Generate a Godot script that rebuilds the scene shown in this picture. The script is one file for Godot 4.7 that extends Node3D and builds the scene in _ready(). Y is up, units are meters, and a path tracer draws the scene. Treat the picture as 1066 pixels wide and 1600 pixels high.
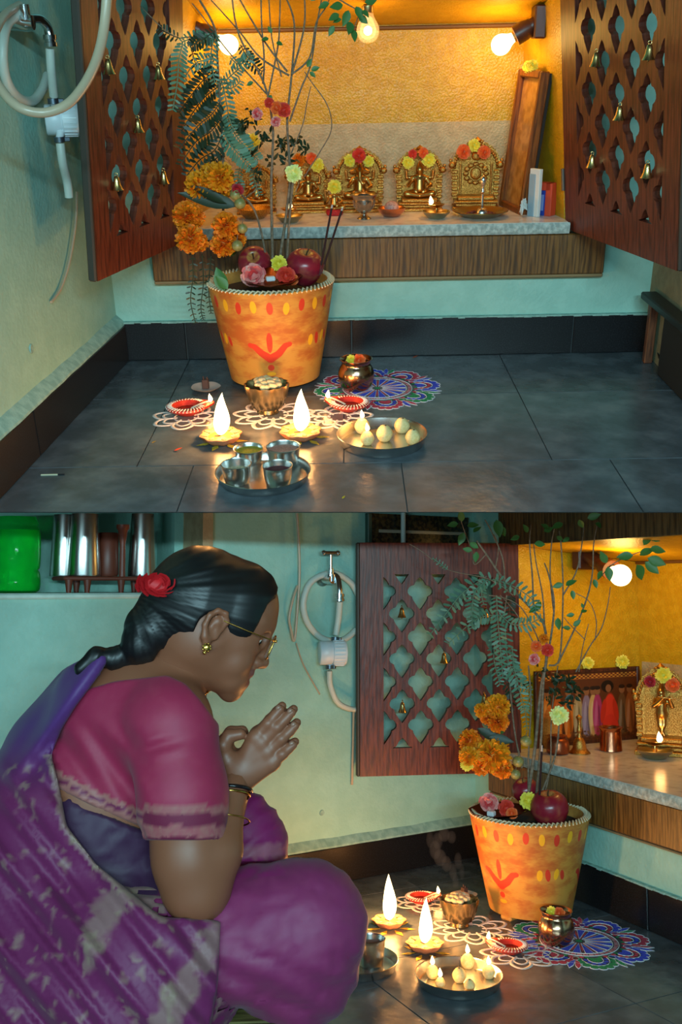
extends Node3D
# Two views of one household altar, built as two sets stacked like the storeys of a doll's house:
# the lower set stands level, the upper set is tipped towards the viewer above it.

const F := 1500.0
const PITCH := 25.8      # the upper set seen from above, degrees
const ROLL := -1.2
const TILT := 4.3        # the camera looks a little upwards in the lower set
const EYE_U := 0.72
const EYE_L := 0.80

var W := Transform3D()       # the set being built -> world
var cam := Transform3D()     # the camera in the set being built
var W_up: Transform3D
var cam_up: Transform3D
var cam_low: Transform3D
var rng := RandomNumberGenerator.new()
var mats := {}
var noises := {}
var names := {}

# ------------------------------------------------------------------ picture rays meet surfaces of the set
func ray(px: float, py: float) -> Vector3:
	return cam.basis * Vector3((px - 533.0) / F, (800.0 - py) / F, -1.0)

func dp(px: float, py: float, z: float) -> Vector3:
	return cam.origin + ray(px, py) * z

func on(px: float, py: float, p0: Vector3, n: Vector3) -> Vector3:
	var r := ray(px, py)
	return cam.origin + r * ((p0 - cam.origin).dot(n) / r.dot(n))

func fl(px: float, py: float, h := 0.0) -> Vector3:
	return on(px, py, Vector3(0, h, 0), Vector3.UP)

func zof(p: Vector3) -> float:
	return -((cam.basis.inverse() * (p - cam.origin)).z)

func mpp(p: Vector3) -> float:
	return zof(p) / F

# ------------------------------------------------------------------ nodes
func numbered(called: String) -> String:
	var n: int = names.get(called, 0)
	names[called] = n + 1
	return called if n == 0 else "%s_%03d" % [called, n]

func tag(o: Node3D, label := "", category := "", group := "", kind := "") -> Node3D:
	if label: o.set_meta("label", label)
	if category: o.set_meta("category", category)
	if group: o.set_meta("group", group)
	if kind: o.set_meta("kind", kind)
	return o

func thing(called: String, label: String, category: String, at := Vector3.ZERO, turn := 0.0, group := "") -> Node3D:
	var o := Node3D.new()
	o.name = numbered(called)
	add_child(o)
	o.transform = W * Transform3D(Basis(Vector3.UP, turn), at)
	tag(o, label, category, group)
	return o

func thing_t(called: String, label: String, category: String, t: Transform3D, group := "") -> Node3D:
	var o := thing(called, label, category, Vector3.ZERO, 0.0, group)
	o.transform = W * t
	return o

func obj(called: String, m, material: Material, parent: Node3D = null) -> MeshInstance3D:
	var o := MeshInstance3D.new()
	o.mesh = m.mesh() if m is MB else m
	o.material_override = material
	if parent:
		o.name = called
		parent.add_child(o, true)
	else:
		o.name = numbered(called)
		add_child(o)
		o.transform = W
	return o

func struct(called: String, m, material: Material) -> MeshInstance3D:
	var o := obj(called, m, material)
	o.set_meta("kind", "structure")
	return o

func dup(root: Node3D, t: Transform3D, label: String, group := "") -> Node3D:
	var r: Node3D = root.duplicate()
	var base: String = root.name
	if base.length() > 4 and base[base.length() - 4] == "_" and base.right(3).is_valid_int():
		base = base.left(base.length() - 4)
	r.name = numbered(base)
	add_child(r)
	r.transform = W * t
	r.set_meta("label", label)
	if group: r.set_meta("group", group)
	return r

# ------------------------------------------------------------------ mesh building
class MB:
	var v := PackedVector3Array()
	var n := PackedVector3Array()
	var uv := PackedVector2Array()
	var c := PackedColorArray()
	var ix := PackedInt32Array()
	var color := Color.WHITE
	var t := Transform3D()

	func p(a: Vector3, nn: Vector3, u := Vector2.ZERO) -> int:
		v.append(t * a)
		n.append((t.basis.inverse().transposed() * nn).normalized())
		uv.append(u)
		c.append(color)
		return v.size() - 1

	func tri(a: int, b: int, d: int) -> void:   # turned so that the front runs clockwise, as its normals say
		var f := (v[b] - v[a]).cross(v[d] - v[a])
		if f.dot(n[a] + n[b] + n[d]) > 0.0:
			ix.append_array([a, d, b])
		else:
			ix.append_array([a, b, d])

	func quad(a: Vector3, b: Vector3, d: Vector3, e: Vector3, nn := Vector3.ZERO) -> void:
		var m := nn if nn != Vector3.ZERO else (b - a).cross(e - a).normalized()
		var i := p(a, m, Vector2(0, 0))
		p(b, m, Vector2(1, 0))
		p(d, m, Vector2(1, 1))
		p(e, m, Vector2(0, 1))
		tri(i, i + 1, i + 2)
		tri(i, i + 2, i + 3)

	func facet(a: Vector3, b: Vector3, d: Vector3) -> void:
		var m := (b - a).cross(d - a).normalized()
		var i := p(a, m)
		p(b, m)
		p(d, m)
		tri(i, i + 1, i + 2)

	func lathe(prof: Array, seg := 32, squash := Vector3.ONE, wave := 0.0, waves := 0) -> MB:
		# prof: [radius, height] pairs, from one end of the outline to the other; sharp corners stay sharp
		var cum := 0.0
		for s in prof.size() - 1:
			var a := Vector2(prof[s][0], prof[s][1])
			var b := Vector2(prof[s + 1][0], prof[s + 1][1])
			var d := b - a
			var seglen := d.length()
			if seglen < 1e-7: continue
			var nm := Vector2(d.y, -d.x) / seglen
			var n0 := nm
			var n1 := nm
			if s > 0:
				var q := (a - Vector2(prof[s - 1][0], prof[s - 1][1]))
				if q.length() > 1e-7:
					q = q.normalized()
					var nq := Vector2(q.y, -q.x)
					if nq.dot(nm) > 0.6: n0 = (nm + nq).normalized()
			if s < prof.size() - 2:
				var q := (Vector2(prof[s + 2][0], prof[s + 2][1]) - b)
				if q.length() > 1e-7:
					q = q.normalized()
					var nq := Vector2(q.y, -q.x)
					if nq.dot(nm) > 0.6: n1 = (nm + nq).normalized()
			var base := v.size()
			for k in seg + 1:
				var th := TAU * k / seg
				var w := 1.0 + wave * cos(waves * th)
				var cs := cos(th)
				var sn := sin(th)
				p(Vector3(a.x * cs * w, a.y, a.x * sn * w) * squash, Vector3(n0.x * cs, n0.y, n0.x * sn) / squash, Vector2(float(k) / seg, cum))
				p(Vector3(b.x * cs * w, b.y, b.x * sn * w) * squash, Vector3(n1.x * cs, n1.y, n1.x * sn) / squash, Vector2(float(k) / seg, cum + seglen))
			for k in seg:
				var i := base + k * 2
				if a.x > 1e-6: tri(i, i + 2, i + 1)
				if b.x > 1e-6: tri(i + 1, i + 2, i + 3)
			cum += seglen
		return self

	func tube(path: Array, radii, seg := 8, caps := true) -> MB:
		var m := path.size()
		var side := Vector3.ZERO
		var base := v.size()
		var cum := 0.0
		for i in m:
			var d: Vector3 = (path[mini(i + 1, m - 1)] - path[maxi(i - 1, 0)])
			d = d.normalized()
			if side == Vector3.ZERO:
				side = d.cross(Vector3.UP if absf(d.y) < 0.9 else Vector3.RIGHT).normalized()
			side = (side - d * side.dot(d)).normalized()
			var up := side.cross(d)
			var r: float = radii if radii is float or radii is int else radii[i]
			if i > 0: cum += (path[i] - path[i - 1]).length()
			for k in seg + 1:
				var th := TAU * k / seg
				var o := side * cos(th) + up * sin(th)
				p(path[i] + o * r, o, Vector2(float(k) / seg, cum * 10.0))
		for i in m - 1:
			for k in seg:
				var a := base + i * (seg + 1) + k
				tri(a, a + 1, a + seg + 1)
				tri(a + 1, a + seg + 2, a + seg + 1)
		if caps:
			for e in [0, m - 1]:
				var d2: Vector3 = (path[0] - path[1]).normalized() if e == 0 else (path[m - 1] - path[m - 2]).normalized()
				var at: int = base + e * (seg + 1)
				var ce := v.size()
				v.append(t * path[e]); n.append((t.basis * d2).normalized()); uv.append(Vector2.ZERO); c.append(color)
				for k in seg + 1:
					v.append(v[at + k]); n.append(n[ce]); uv.append(Vector2.ZERO); c.append(color)
				for k in seg:
					tri(ce, ce + 1 + k, ce + 2 + k)
		return self

	func ball(at: Vector3, r: Vector3, seg := 16, rings := 10, turn := Basis()) -> MB:
		var base := v.size()
		for j in rings + 1:
			var ph := PI * j / rings
			for k in seg + 1:
				var th := TAU * k / seg
				var d := Vector3(sin(ph) * cos(th), cos(ph), sin(ph) * sin(th))
				p(at + turn * (d * r), turn * (d / r), Vector2(float(k) / seg, float(j) / rings))
		for j in rings:
			for k in seg:
				var a := base + j * (seg + 1) + k
				if j > 0: tri(a, a + 1, a + seg + 1)
				if j < rings - 1: tri(a + 1, a + seg + 2, a + seg + 1)
		return self

	func box(lo: Vector3, hi: Vector3, bev := 0.0, turn := Transform3D()) -> MB:
		# a box with chamfered edges
		var ce := (lo + hi) / 2.0
		var h := (hi - lo) / 2.0
		bev = minf(bev, minf(h.x, minf(h.y, h.z)) * 0.9)
		var keep := t
		t = t * turn
		if bev <= 0.0:
			for ax in 3:
				for s in [-1.0, 1.0]:
					var nn := Vector3.ZERO; nn[ax] = s
					var a := Vector3.ZERO; a[(ax + 1) % 3] = h[(ax + 1) % 3]
					var b := Vector3.ZERO; b[(ax + 2) % 3] = h[(ax + 2) % 3]
					var o := ce + nn * h[ax]
					quad(o - a - b, o + a - b, o + a + b, o - a + b, nn)
		else:
			for ax in 3:
				for s in [-1.0, 1.0]:
					var nn := Vector3.ZERO; nn[ax] = s
					var a := Vector3.ZERO; a[(ax + 1) % 3] = h[(ax + 1) % 3] - bev
					var b := Vector3.ZERO; b[(ax + 2) % 3] = h[(ax + 2) % 3] - bev
					var o := ce + nn * h[ax]
					quad(o - a - b, o + a - b, o + a + b, o - a + b, nn)
			for ax in 3:
				var u := (ax + 1) % 3
				var w := (ax + 2) % 3
				for s in [-1.0, 1.0]:
					for q in [-1.0, 1.0]:
						var nn := Vector3.ZERO; nn[u] = s; nn[w] = q
						var e1 := Vector3.ZERO; e1[u] = s * h[u]; e1[w] = q * (h[w] - bev)
						var e2 := Vector3.ZERO; e2[u] = s * (h[u] - bev); e2[w] = q * h[w]
						var l := Vector3.ZERO; l[ax] = h[ax] - bev
						quad(ce + e1 - l, ce + e1 + l, ce + e2 + l, ce + e2 - l, nn.normalized())
			for sx in [-1.0, 1.0]:
				for sy in [-1.0, 1.0]:
					for sz in [-1.0, 1.0]:
						var s3 := Vector3(sx, sy, sz)
						var i := p(ce + s3 * Vector3(h.x, h.y - bev, h.z - bev), s3.normalized())
						p(ce + s3 * Vector3(h.x - bev, h.y, h.z - bev), s3.normalized())
						p(ce + s3 * Vector3(h.x - bev, h.y - bev, h.z), s3.normalized())
						tri(i, i + 1, i + 2)
		t = keep
		return self

	func hexa(q: Array, back: Array) -> MB:
		# a solid between two quads of four corners each (same order)
		var cen := Vector3.ZERO
		for k in 4: cen += (q[k] + back[k]) / 8.0
		var faces := [[q[0], q[1], q[2], q[3]], [back[0], back[1], back[2], back[3]]]
		for k in 4:
			faces.append([q[k], q[(k + 1) % 4], back[(k + 1) % 4], back[k]])
		for f in faces:
			var nn: Vector3 = (f[1] - f[0]).cross(f[2] - f[0])
			if nn.length() < 1e-12: nn = (f[2] - f[0]).cross(f[3] - f[0])
			if nn.length() < 1e-12: continue
			nn = nn.normalized()
			if nn.dot((f[0] + f[1] + f[2] + f[3]) / 4.0 - cen) < 0.0: nn = -nn
			quad(f[0], f[1], f[2], f[3], nn)
		return self

	func prism(poly: PackedVector2Array, z0: float, z1: float, frame := Transform3D()) -> MB:
		# a flat outline with thickness; the outline lies in x, y of the frame
		var keep := t
		t = t * frame
		var ids := Geometry2D.triangulate_polygon(poly)
		for side in [z0, z1]:
			var nn := Vector3(0, 0, 1.0 if side == maxf(z0, z1) else -1.0)
			var b := v.size()
			for q in poly: p(Vector3(q.x, q.y, side), nn, q)
			for k in ids.size() / 3:
				tri(b + ids[k * 3], b + ids[k * 3 + 1], b + ids[k * 3 + 2])
		var cw := Geometry2D.is_polygon_clockwise(poly)
		for k in poly.size():
			var a := poly[k]
			var b2 := poly[(k + 1) % poly.size()]
			var d := (b2 - a).normalized()
			var nn := Vector3(d.y, -d.x, 0) * (-1.0 if cw else 1.0)
			quad(Vector3(a.x, a.y, z0), Vector3(b2.x, b2.y, z0), Vector3(b2.x, b2.y, z1), Vector3(a.x, a.y, z1), nn)
		t = keep
		return self

	func mesh() -> ArrayMesh:
		var a := []
		a.resize(Mesh.ARRAY_MAX)
		a[Mesh.ARRAY_VERTEX] = v
		a[Mesh.ARRAY_NORMAL] = n
		a[Mesh.ARRAY_TEX_UV] = uv
		a[Mesh.ARRAY_COLOR] = c
		a[Mesh.ARRAY_INDEX] = ix
		var m := ArrayMesh.new()
		m.add_surface_from_arrays(Mesh.PRIMITIVE_TRIANGLES, a)
		return m

func curve(pts: Array, steps := 6) -> Array:      # a smooth line through points
	var out := []
	for i in pts.size() - 1:
		var a: Vector3 = pts[maxi(i - 1, 0)]
		var b: Vector3 = pts[i]
		var c2: Vector3 = pts[i + 1]
		var d: Vector3 = pts[mini(i + 2, pts.size() - 1)]
		for k in steps:
			out.append(b.cubic_interpolate(c2, a, d, float(k) / steps))
	out.append(pts[-1])
	return out

func sm(pairs: Array, steps := 4) -> Array:       # a smooth lathe outline through points
	var p3 := []
	for q in pairs: p3.append(Vector3(q[0], q[1], 0))
	var out := []
	for q in curve(p3, steps): out.append([maxf(q.x, 0.0), q.y])
	return out

# ------------------------------------------------------------------ rounded bodies: tapered bones joined smoothly, then surface nets
class Touch:      # a body's own surface changes and colours
	func near(_p: Vector3, dist: float) -> float: return dist
	func tint(_p: Vector3) -> Color: return Color.WHITE

class Field:
	var lo: Vector3
	var cell: float
	var nx: int
	var ny: int
	var nz: int
	var d: PackedFloat32Array
	var k: float

	func _init(a: Vector3, b: Vector3, size: float, blend: float) -> void:
		lo = a; cell = size; k = blend
		nx = int(ceil((b.x - a.x) / size)) + 1
		ny = int(ceil((b.y - a.y) / size)) + 1
		nz = int(ceil((b.z - a.z) / size)) + 1
		d.resize(nx * ny * nz)
		d.fill(1.0)

	func bone(a: Vector3, b: Vector3, ra: float, rb: float, kk := -1.0, cut := false, flat := Vector3.ONE) -> void:
		# flat scales distances along the axes, so that a bone may be oval
		var bl := k if kk < 0.0 else kk
		var grow := maxf(ra, rb) / minf(flat.x, minf(flat.y, flat.z)) + bl * 1.5 + cell * 2.0
		var mn := a.min(b) - Vector3.ONE * grow
		var mx := a.max(b) + Vector3.ONE * grow
		var i0 := clampi(int((mn.x - lo.x) / cell), 0, nx - 1)
		var i1 := clampi(int((mx.x - lo.x) / cell) + 1, 0, nx - 1)
		var j0 := clampi(int((mn.y - lo.y) / cell), 0, ny - 1)
		var j1 := clampi(int((mx.y - lo.y) / cell) + 1, 0, ny - 1)
		var k0 := clampi(int((mn.z - lo.z) / cell), 0, nz - 1)
		var k1 := clampi(int((mx.z - lo.z) / cell) + 1, 0, nz - 1)
		var ab := (b - a) * flat
		var l2 := maxf(ab.length_squared(), 1e-9)
		for kz in range(k0, k1 + 1):
			for jy in range(j0, j1 + 1):
				var row := (kz * ny + jy) * nx
				for ixx in range(i0, i1 + 1):
					var q := (lo + Vector3(ixx, jy, kz) * cell - a) * flat
					var h := clampf(q.dot(ab) / l2, 0.0, 1.0)
					var dist := (q - ab * h).length() - (ra + (rb - ra) * h)
					var o := d[row + ixx]
					if cut:
						var e := maxf(bl - absf(-dist - o), 0.0) / bl
						d[row + ixx] = maxf(o, -dist) + e * e * bl * 0.25
					else:
						var e := maxf(bl - absf(dist - o), 0.0) / bl
						d[row + ixx] = minf(o, dist) - e * e * bl * 0.25

	func at(q: Vector3) -> float:
		var f := (q - lo) / cell
		var x := clampi(int(f.x), 0, nx - 2)
		var y := clampi(int(f.y), 0, ny - 2)
		var z := clampi(int(f.z), 0, nz - 2)
		var u := f.x - x; var w := f.y - y; var s := f.z - z
		var i := (z * ny + y) * nx + x
		var sy := nx
		var sz := nx * ny
		return lerpf(lerpf(lerpf(d[i], d[i + 1], u), lerpf(d[i + sy], d[i + sy + 1], u), w),
			lerpf(lerpf(d[i + sz], d[i + sz + 1], u), lerpf(d[i + sz + sy], d[i + sz + sy + 1], u), w), s)

	func shape(f: Touch) -> void:      # changes distances near the surface
		var i := 0
		for kz in nz:
			for jy in ny:
				for ixx in nx:
					if absf(d[i]) < 0.028:
						d[i] = f.near(lo + Vector3(ixx, jy, kz) * cell, d[i])
					i += 1

	func mesh(mb: MB, paint: Touch = null) -> MB:
		var idx := PackedInt32Array()
		idx.resize(nx * ny * nz)
		idx.fill(-1)
		var sy := nx
		var sz := nx * ny
		var offs := [0, 1, sy, sy + 1, sz, sz + 1, sz + sy, sz + sy + 1]
		var edges := [[0, 1], [0, 2], [0, 4], [1, 3], [1, 5], [2, 3], [2, 6], [4, 5], [4, 6], [3, 7], [5, 7], [6, 7]]
		for z in nz - 1:
			for y in ny - 1:
				for x in nx - 1:
					var i := z * sz + y * sy + x
					if absf(d[i]) > cell * 5.0: continue
					var m := 0
					for q in 8:
						if d[i + offs[q]] < 0.0: m |= 1 << q
					if m == 0 or m == 255: continue
					var s := Vector3.ZERO
					var cnt := 0
					for e in edges:
						var a: int = e[0]
						var b: int = e[1]
						if ((m >> a) & 1) != ((m >> b) & 1):
							var da := d[i + offs[a]]
							var db := d[i + offs[b]]
							var tt := da / (da - db)
							var pa := Vector3(a & 1, (a >> 1) & 1, (a >> 2) & 1)
							var pb := Vector3(b & 1, (b >> 1) & 1, (b >> 2) & 1)
							s += pa.lerp(pb, tt)
							cnt += 1
					var pos := lo + (Vector3(x, y, z) + s / cnt) * cell
					var e2 := cell * 0.6
					var g := Vector3(at(pos + Vector3(e2, 0, 0)) - at(pos - Vector3(e2, 0, 0)), at(pos + Vector3(0, e2, 0)) - at(pos - Vector3(0, e2, 0)), at(pos + Vector3(0, 0, e2)) - at(pos - Vector3(0, 0, e2)))
					if paint: mb.color = paint.tint(pos)
					idx[i] = mb.p(pos, g.normalized() if g.length() > 1e-9 else Vector3.UP, Vector2(pos.x, pos.y))
		for z in range(1, nz - 1):
			for y in range(1, ny - 1):
				for x in range(1, nx - 1):
					var i := z * sz + y * sy + x
					if absf(d[i]) > cell * 5.0: continue
					var ins := d[i] < 0.0
					for ax in 3:
						var st: int = [1, sy, sz][ax]
						if (d[i + st] < 0.0) == ins: continue
						var u: int = [sy, sz, 1][ax]
						var w: int = [sz, 1, sy][ax]
						var a := idx[i]
						var b := idx[i - u]
						var c2 := idx[i - u - w]
						var e := idx[i - w]
						if a < 0 or b < 0 or c2 < 0 or e < 0: continue
						mb.tri(a, b, c2)
						mb.tri(a, c2, e)
		return mb

# ------------------------------------------------------------------ materials
func noise_tex(key: String, freq: float, oct := 3, normal := false, bump := 4.0, kind := FastNoiseLite.TYPE_SIMPLEX_SMOOTH, ramp: Gradient = null) -> NoiseTexture2D:
	if noises.has(key): return noises[key]
	var f := FastNoiseLite.new()
	f.seed = key.hash() % 1000
	f.noise_type = kind
	f.frequency = freq
	f.fractal_octaves = oct
	var t := NoiseTexture2D.new()
	t.width = 512
	t.height = 512
	t.seamless = true
	t.noise = f
	if ramp: t.color_ramp = ramp
	if normal:
		t.as_normal_map = true
		t.bump_strength = bump
	noises[key] = t
	return t

func ramp(cols: Array) -> Gradient:
	var g := Gradient.new()
	var off := PackedFloat32Array()
	var cc := PackedColorArray()
	for q in cols:
		off.append(q[0])
		cc.append(q[1])
	g.offsets = off
	g.colors = cc
	return g

func mat(key: String, col := Color.WHITE, rough := 0.6, metal := 0.0) -> StandardMaterial3D:
	if mats.has(key): return mats[key]
	var m := StandardMaterial3D.new()
	m.resource_name = key
	m.albedo_color = col
	m.roughness = rough
	m.metallic = metal
	mats[key] = m
	return m

func tri(m: StandardMaterial3D, tex: Texture2D, scale: Vector3, normal: Texture2D = null, nscale := 0.5) -> StandardMaterial3D:
	m.albedo_texture = tex
	m.uv1_triplanar = true
	m.uv1_scale = scale
	if normal:
		m.normal_enabled = true
		m.normal_texture = normal
		m.normal_scale = nscale
	return m

func C(h: String) -> Color:
	return Color.html(h)

func _ready() -> void:
	setup()
	for up in [true, false]:
		enter(up)
		build_shell()
		build_altar()
	build_upper()
	build_lower()
	build_person()

# ------------------------------------------------------------------ the two sets share one plan: x along the altar wall, z out along the tap wall, y up
var lean := 0.0              # the tap wall is a few degrees off square
var Lf := Transform3D()      # axes of the tap wall
var upper := true
var SC := ""

func enter(up: bool) -> void:
	upper = up
	lean = -0.072 if up else 0.077
	SC = "in the upper view" if up else "in the lower view"
	W = W_up if up else W_low
	cam = cam_up if up else cam_low
	var zz := Vector3(lean, 0, 1).normalized()
	Lf = Transform3D(Basis(Vector3.UP.cross(zz), Vector3.UP, zz), Vector3.ZERO)

var W_low: Transform3D

func plan_frame(o: Vector3, ux: Vector3) -> Transform3D:
	var a := ux.normalized()
	return Transform3D(Basis(a, Vector3.UP, a.cross(Vector3.UP)), o)

func ydiv(x: float, z: float) -> float:     # the floor between the two storeys lies in the plane of sight
	var n := cam.basis.y
	return cam.origin.y - (n.x * (x - cam.origin.x) + n.z * (z - cam.origin.z)) / n.y

func lw(px: float, py: float, off := 0.0) -> Vector3:
	return on(px, py, Lf.basis.x * off, Lf.basis.x)

func bw(px: float, py: float, z := 0.0) -> Vector3:
	return on(px, py, Vector3(0, 0, z), Vector3(0, 0, 1))

func block(m: MB, x0: float, x1: float, y0: float, y1: float, z0: float, z1: float) -> void:
	m.box(Vector3(x0, y0, z0), Vector3(x1, y1, z1))

func tall(m: MB, a: Vector2, b: Vector2, c: Vector2, d: Vector2, y0: float, top := 9.0) -> void:   # a wall block over a four-cornered plan, up to the storey above
	var q := []
	var r := []
	for e in [a, b, c, d]:
		q.append(Vector3(e.x, y0, e.y))
		r.append(Vector3(e.x, minf(top, ydiv(e.x, e.y) - 0.002), e.y))
	m.hexa(q, r)

func cut_wall(m: MB, a: Vector2, b: Vector2, c: Vector2, d: Vector2, cut: bool) -> void:    # an upper wall that stops at the plane of sight
	var q := []
	var r := []
	for e in [a, b, d, c]:
		q.append(Vector3(e.x, maxf(-0.008, ydiv(e.x, e.y) + 0.002) if cut else -0.008, e.y))
		r.append(Vector3(e.x, 1.7, e.y))
	m.hexa(q, r)

func lp(x: float, z: float) -> Vector2:     # a plan point in the axes of the tap wall
	var p := Lf * Vector3(x, 0, z)
	return Vector2(p.x, p.z)

func setup() -> void:
	var tilt := Basis(Vector3.RIGHT, deg_to_rad(TILT))
	var cw := Transform3D(tilt, Vector3(0, EYE_L, 0))
	var cu := Transform3D(Basis(Vector3.RIGHT, -deg_to_rad(PITCH)) * Basis(Vector3.BACK, deg_to_rad(ROLL)), Vector3(0, EYE_U, 0))
	var au := plan_frame(Vector3(-0.563, 0, -2.428), Vector3(1.353, 0, 0.018))
	W_low = plan_frame(Vector3(0.401, 0, -2.919), Vector3(0.454, 0, 0.891))
	cam_low = W_low.affine_inverse() * cw
	cam_up = au.affine_inverse() * cu
	W_up = cw * cam_up.affine_inverse()
	var c := Camera3D.new()
	c.name = "camera"
	c.fov = rad_to_deg(2.0 * atan(800.0 / F))
	c.near = 0.02
	c.far = 50.0
	add_child(c)
	c.transform = cw
	c.current = true
	var e := Environment.new()
	e.background_mode = Environment.BG_COLOR
	e.background_color = Color(0.30, 0.36, 0.36)
	e.background_energy_multiplier = 0.22
	e.tonemap_mode = Environment.TONE_MAPPER_LINEAR
	e.tonemap_exposure = 1.0
	e.sdfgi_enabled = true
	e.ssao_enabled = true
	e.ssil_enabled = true
	e.volumetric_fog_enabled = true
	e.volumetric_fog_density = 0.0
	var we := WorldEnvironment.new()
	we.name = "surroundings"
	we.environment = e
	add_child(we)
	# the room's fluorescent tubes, behind the viewer: one high, one by the tap wall
	W = Transform3D()
	tube_light("white fluorescent tube in its batten high behind the viewer", Vector3(0.22, 0.98, 0.95), Vector3(0.0, 0.85, -2.2), TUBE_HIGH)
	tube_light("white fluorescent tube in its batten low behind the woman", Vector3(-1.0, 0.735, 0.6), Vector3(-0.1, 0.5, -2.6), TUBE_LOW)

func tube_light(label: String, at: Vector3, to: Vector3, energy: float) -> void:
	var t := thing("tube_light", label, "lamp", at)
	t.look_at_from_position(at, to)
	obj("batten", MB.new().box(Vector3(-0.62, -0.02, 0.012), Vector3(0.62, 0.02, 0.06), 0.004), mat("batten", C("d8dcd8"), 0.5), t)
	var tm := mat("tube_glow", C("e8fffa"), 0.4)
	tm.emission_enabled = true
	tm.emission = C("d6fff6")
	tm.emission_energy_multiplier = 2.0
	obj("tube", MB.new().tube([Vector3(-0.6, 0, 0), Vector3(0.6, 0, 0)], 0.013, 12), tm, t)
	var al := AreaLight3D.new()
	al.name = "tube_daylight"
	al.area_size = Vector2(1.2, 0.05)
	al.light_color = Color(0.74, 0.95, 1.0)
	al.light_energy = energy
	al.area_range = 12.0
	al.area_attenuation = 2.0
	al.shadow_enabled = true
	t.add_child(al)
	al.position = Vector3(0, 0, -0.02)

const TUBE_HIGH := 5.8
const TUBE_LOW := 1.6

func lamp_light(called: String, at: Vector3, col: Color, energy: float, size := 0.02, parent: Node3D = null) -> void:
	var l := OmniLight3D.new()
	l.name = called if parent else numbered(called)
	l.light_color = col
	l.light_energy = energy
	l.light_size = size
	l.omni_range = 8.0
	l.omni_attenuation = 2.0
	l.shadow_enabled = true
	if parent:
		parent.add_child(l, true)
		l.position = at
	else:
		add_child(l, true)
		l.position = W * at

func wood(key: String, dark: Color, light: Color, sc: Vector3, rough := 0.5) -> StandardMaterial3D:
	var m := mat(key, Color.WHITE, rough)
	if m.albedo_texture == null:
		tri(m, noise_tex("wood_" + key, 0.022, 4, false, 4.0, FastNoiseLite.TYPE_SIMPLEX_SMOOTH, ramp([[0.25, dark], [0.5, dark.lerp(light, 0.6)], [0.75, light]])), sc, noise_tex("wood_bump", 0.03, 3, true, 3.0), 0.25)
	return m

func plaster(key: String, a: Color, b: Color, rough := 0.75, ns := 0.5, sc := 3.0) -> StandardMaterial3D:
	var m := mat(key, Color.WHITE, rough)
	if m.albedo_texture == null:
		tri(m, noise_tex("plaster_" + key, 0.012, 4, false, 4.0, FastNoiseLite.TYPE_SIMPLEX_SMOOTH, ramp([[0.3, a], [0.7, b]])), Vector3.ONE * sc * 0.4, noise_tex("plaster_bump", 0.06, 3, true, 3.0), ns)
		m.uv1_scale = Vector3.ONE * sc
	return m

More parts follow.
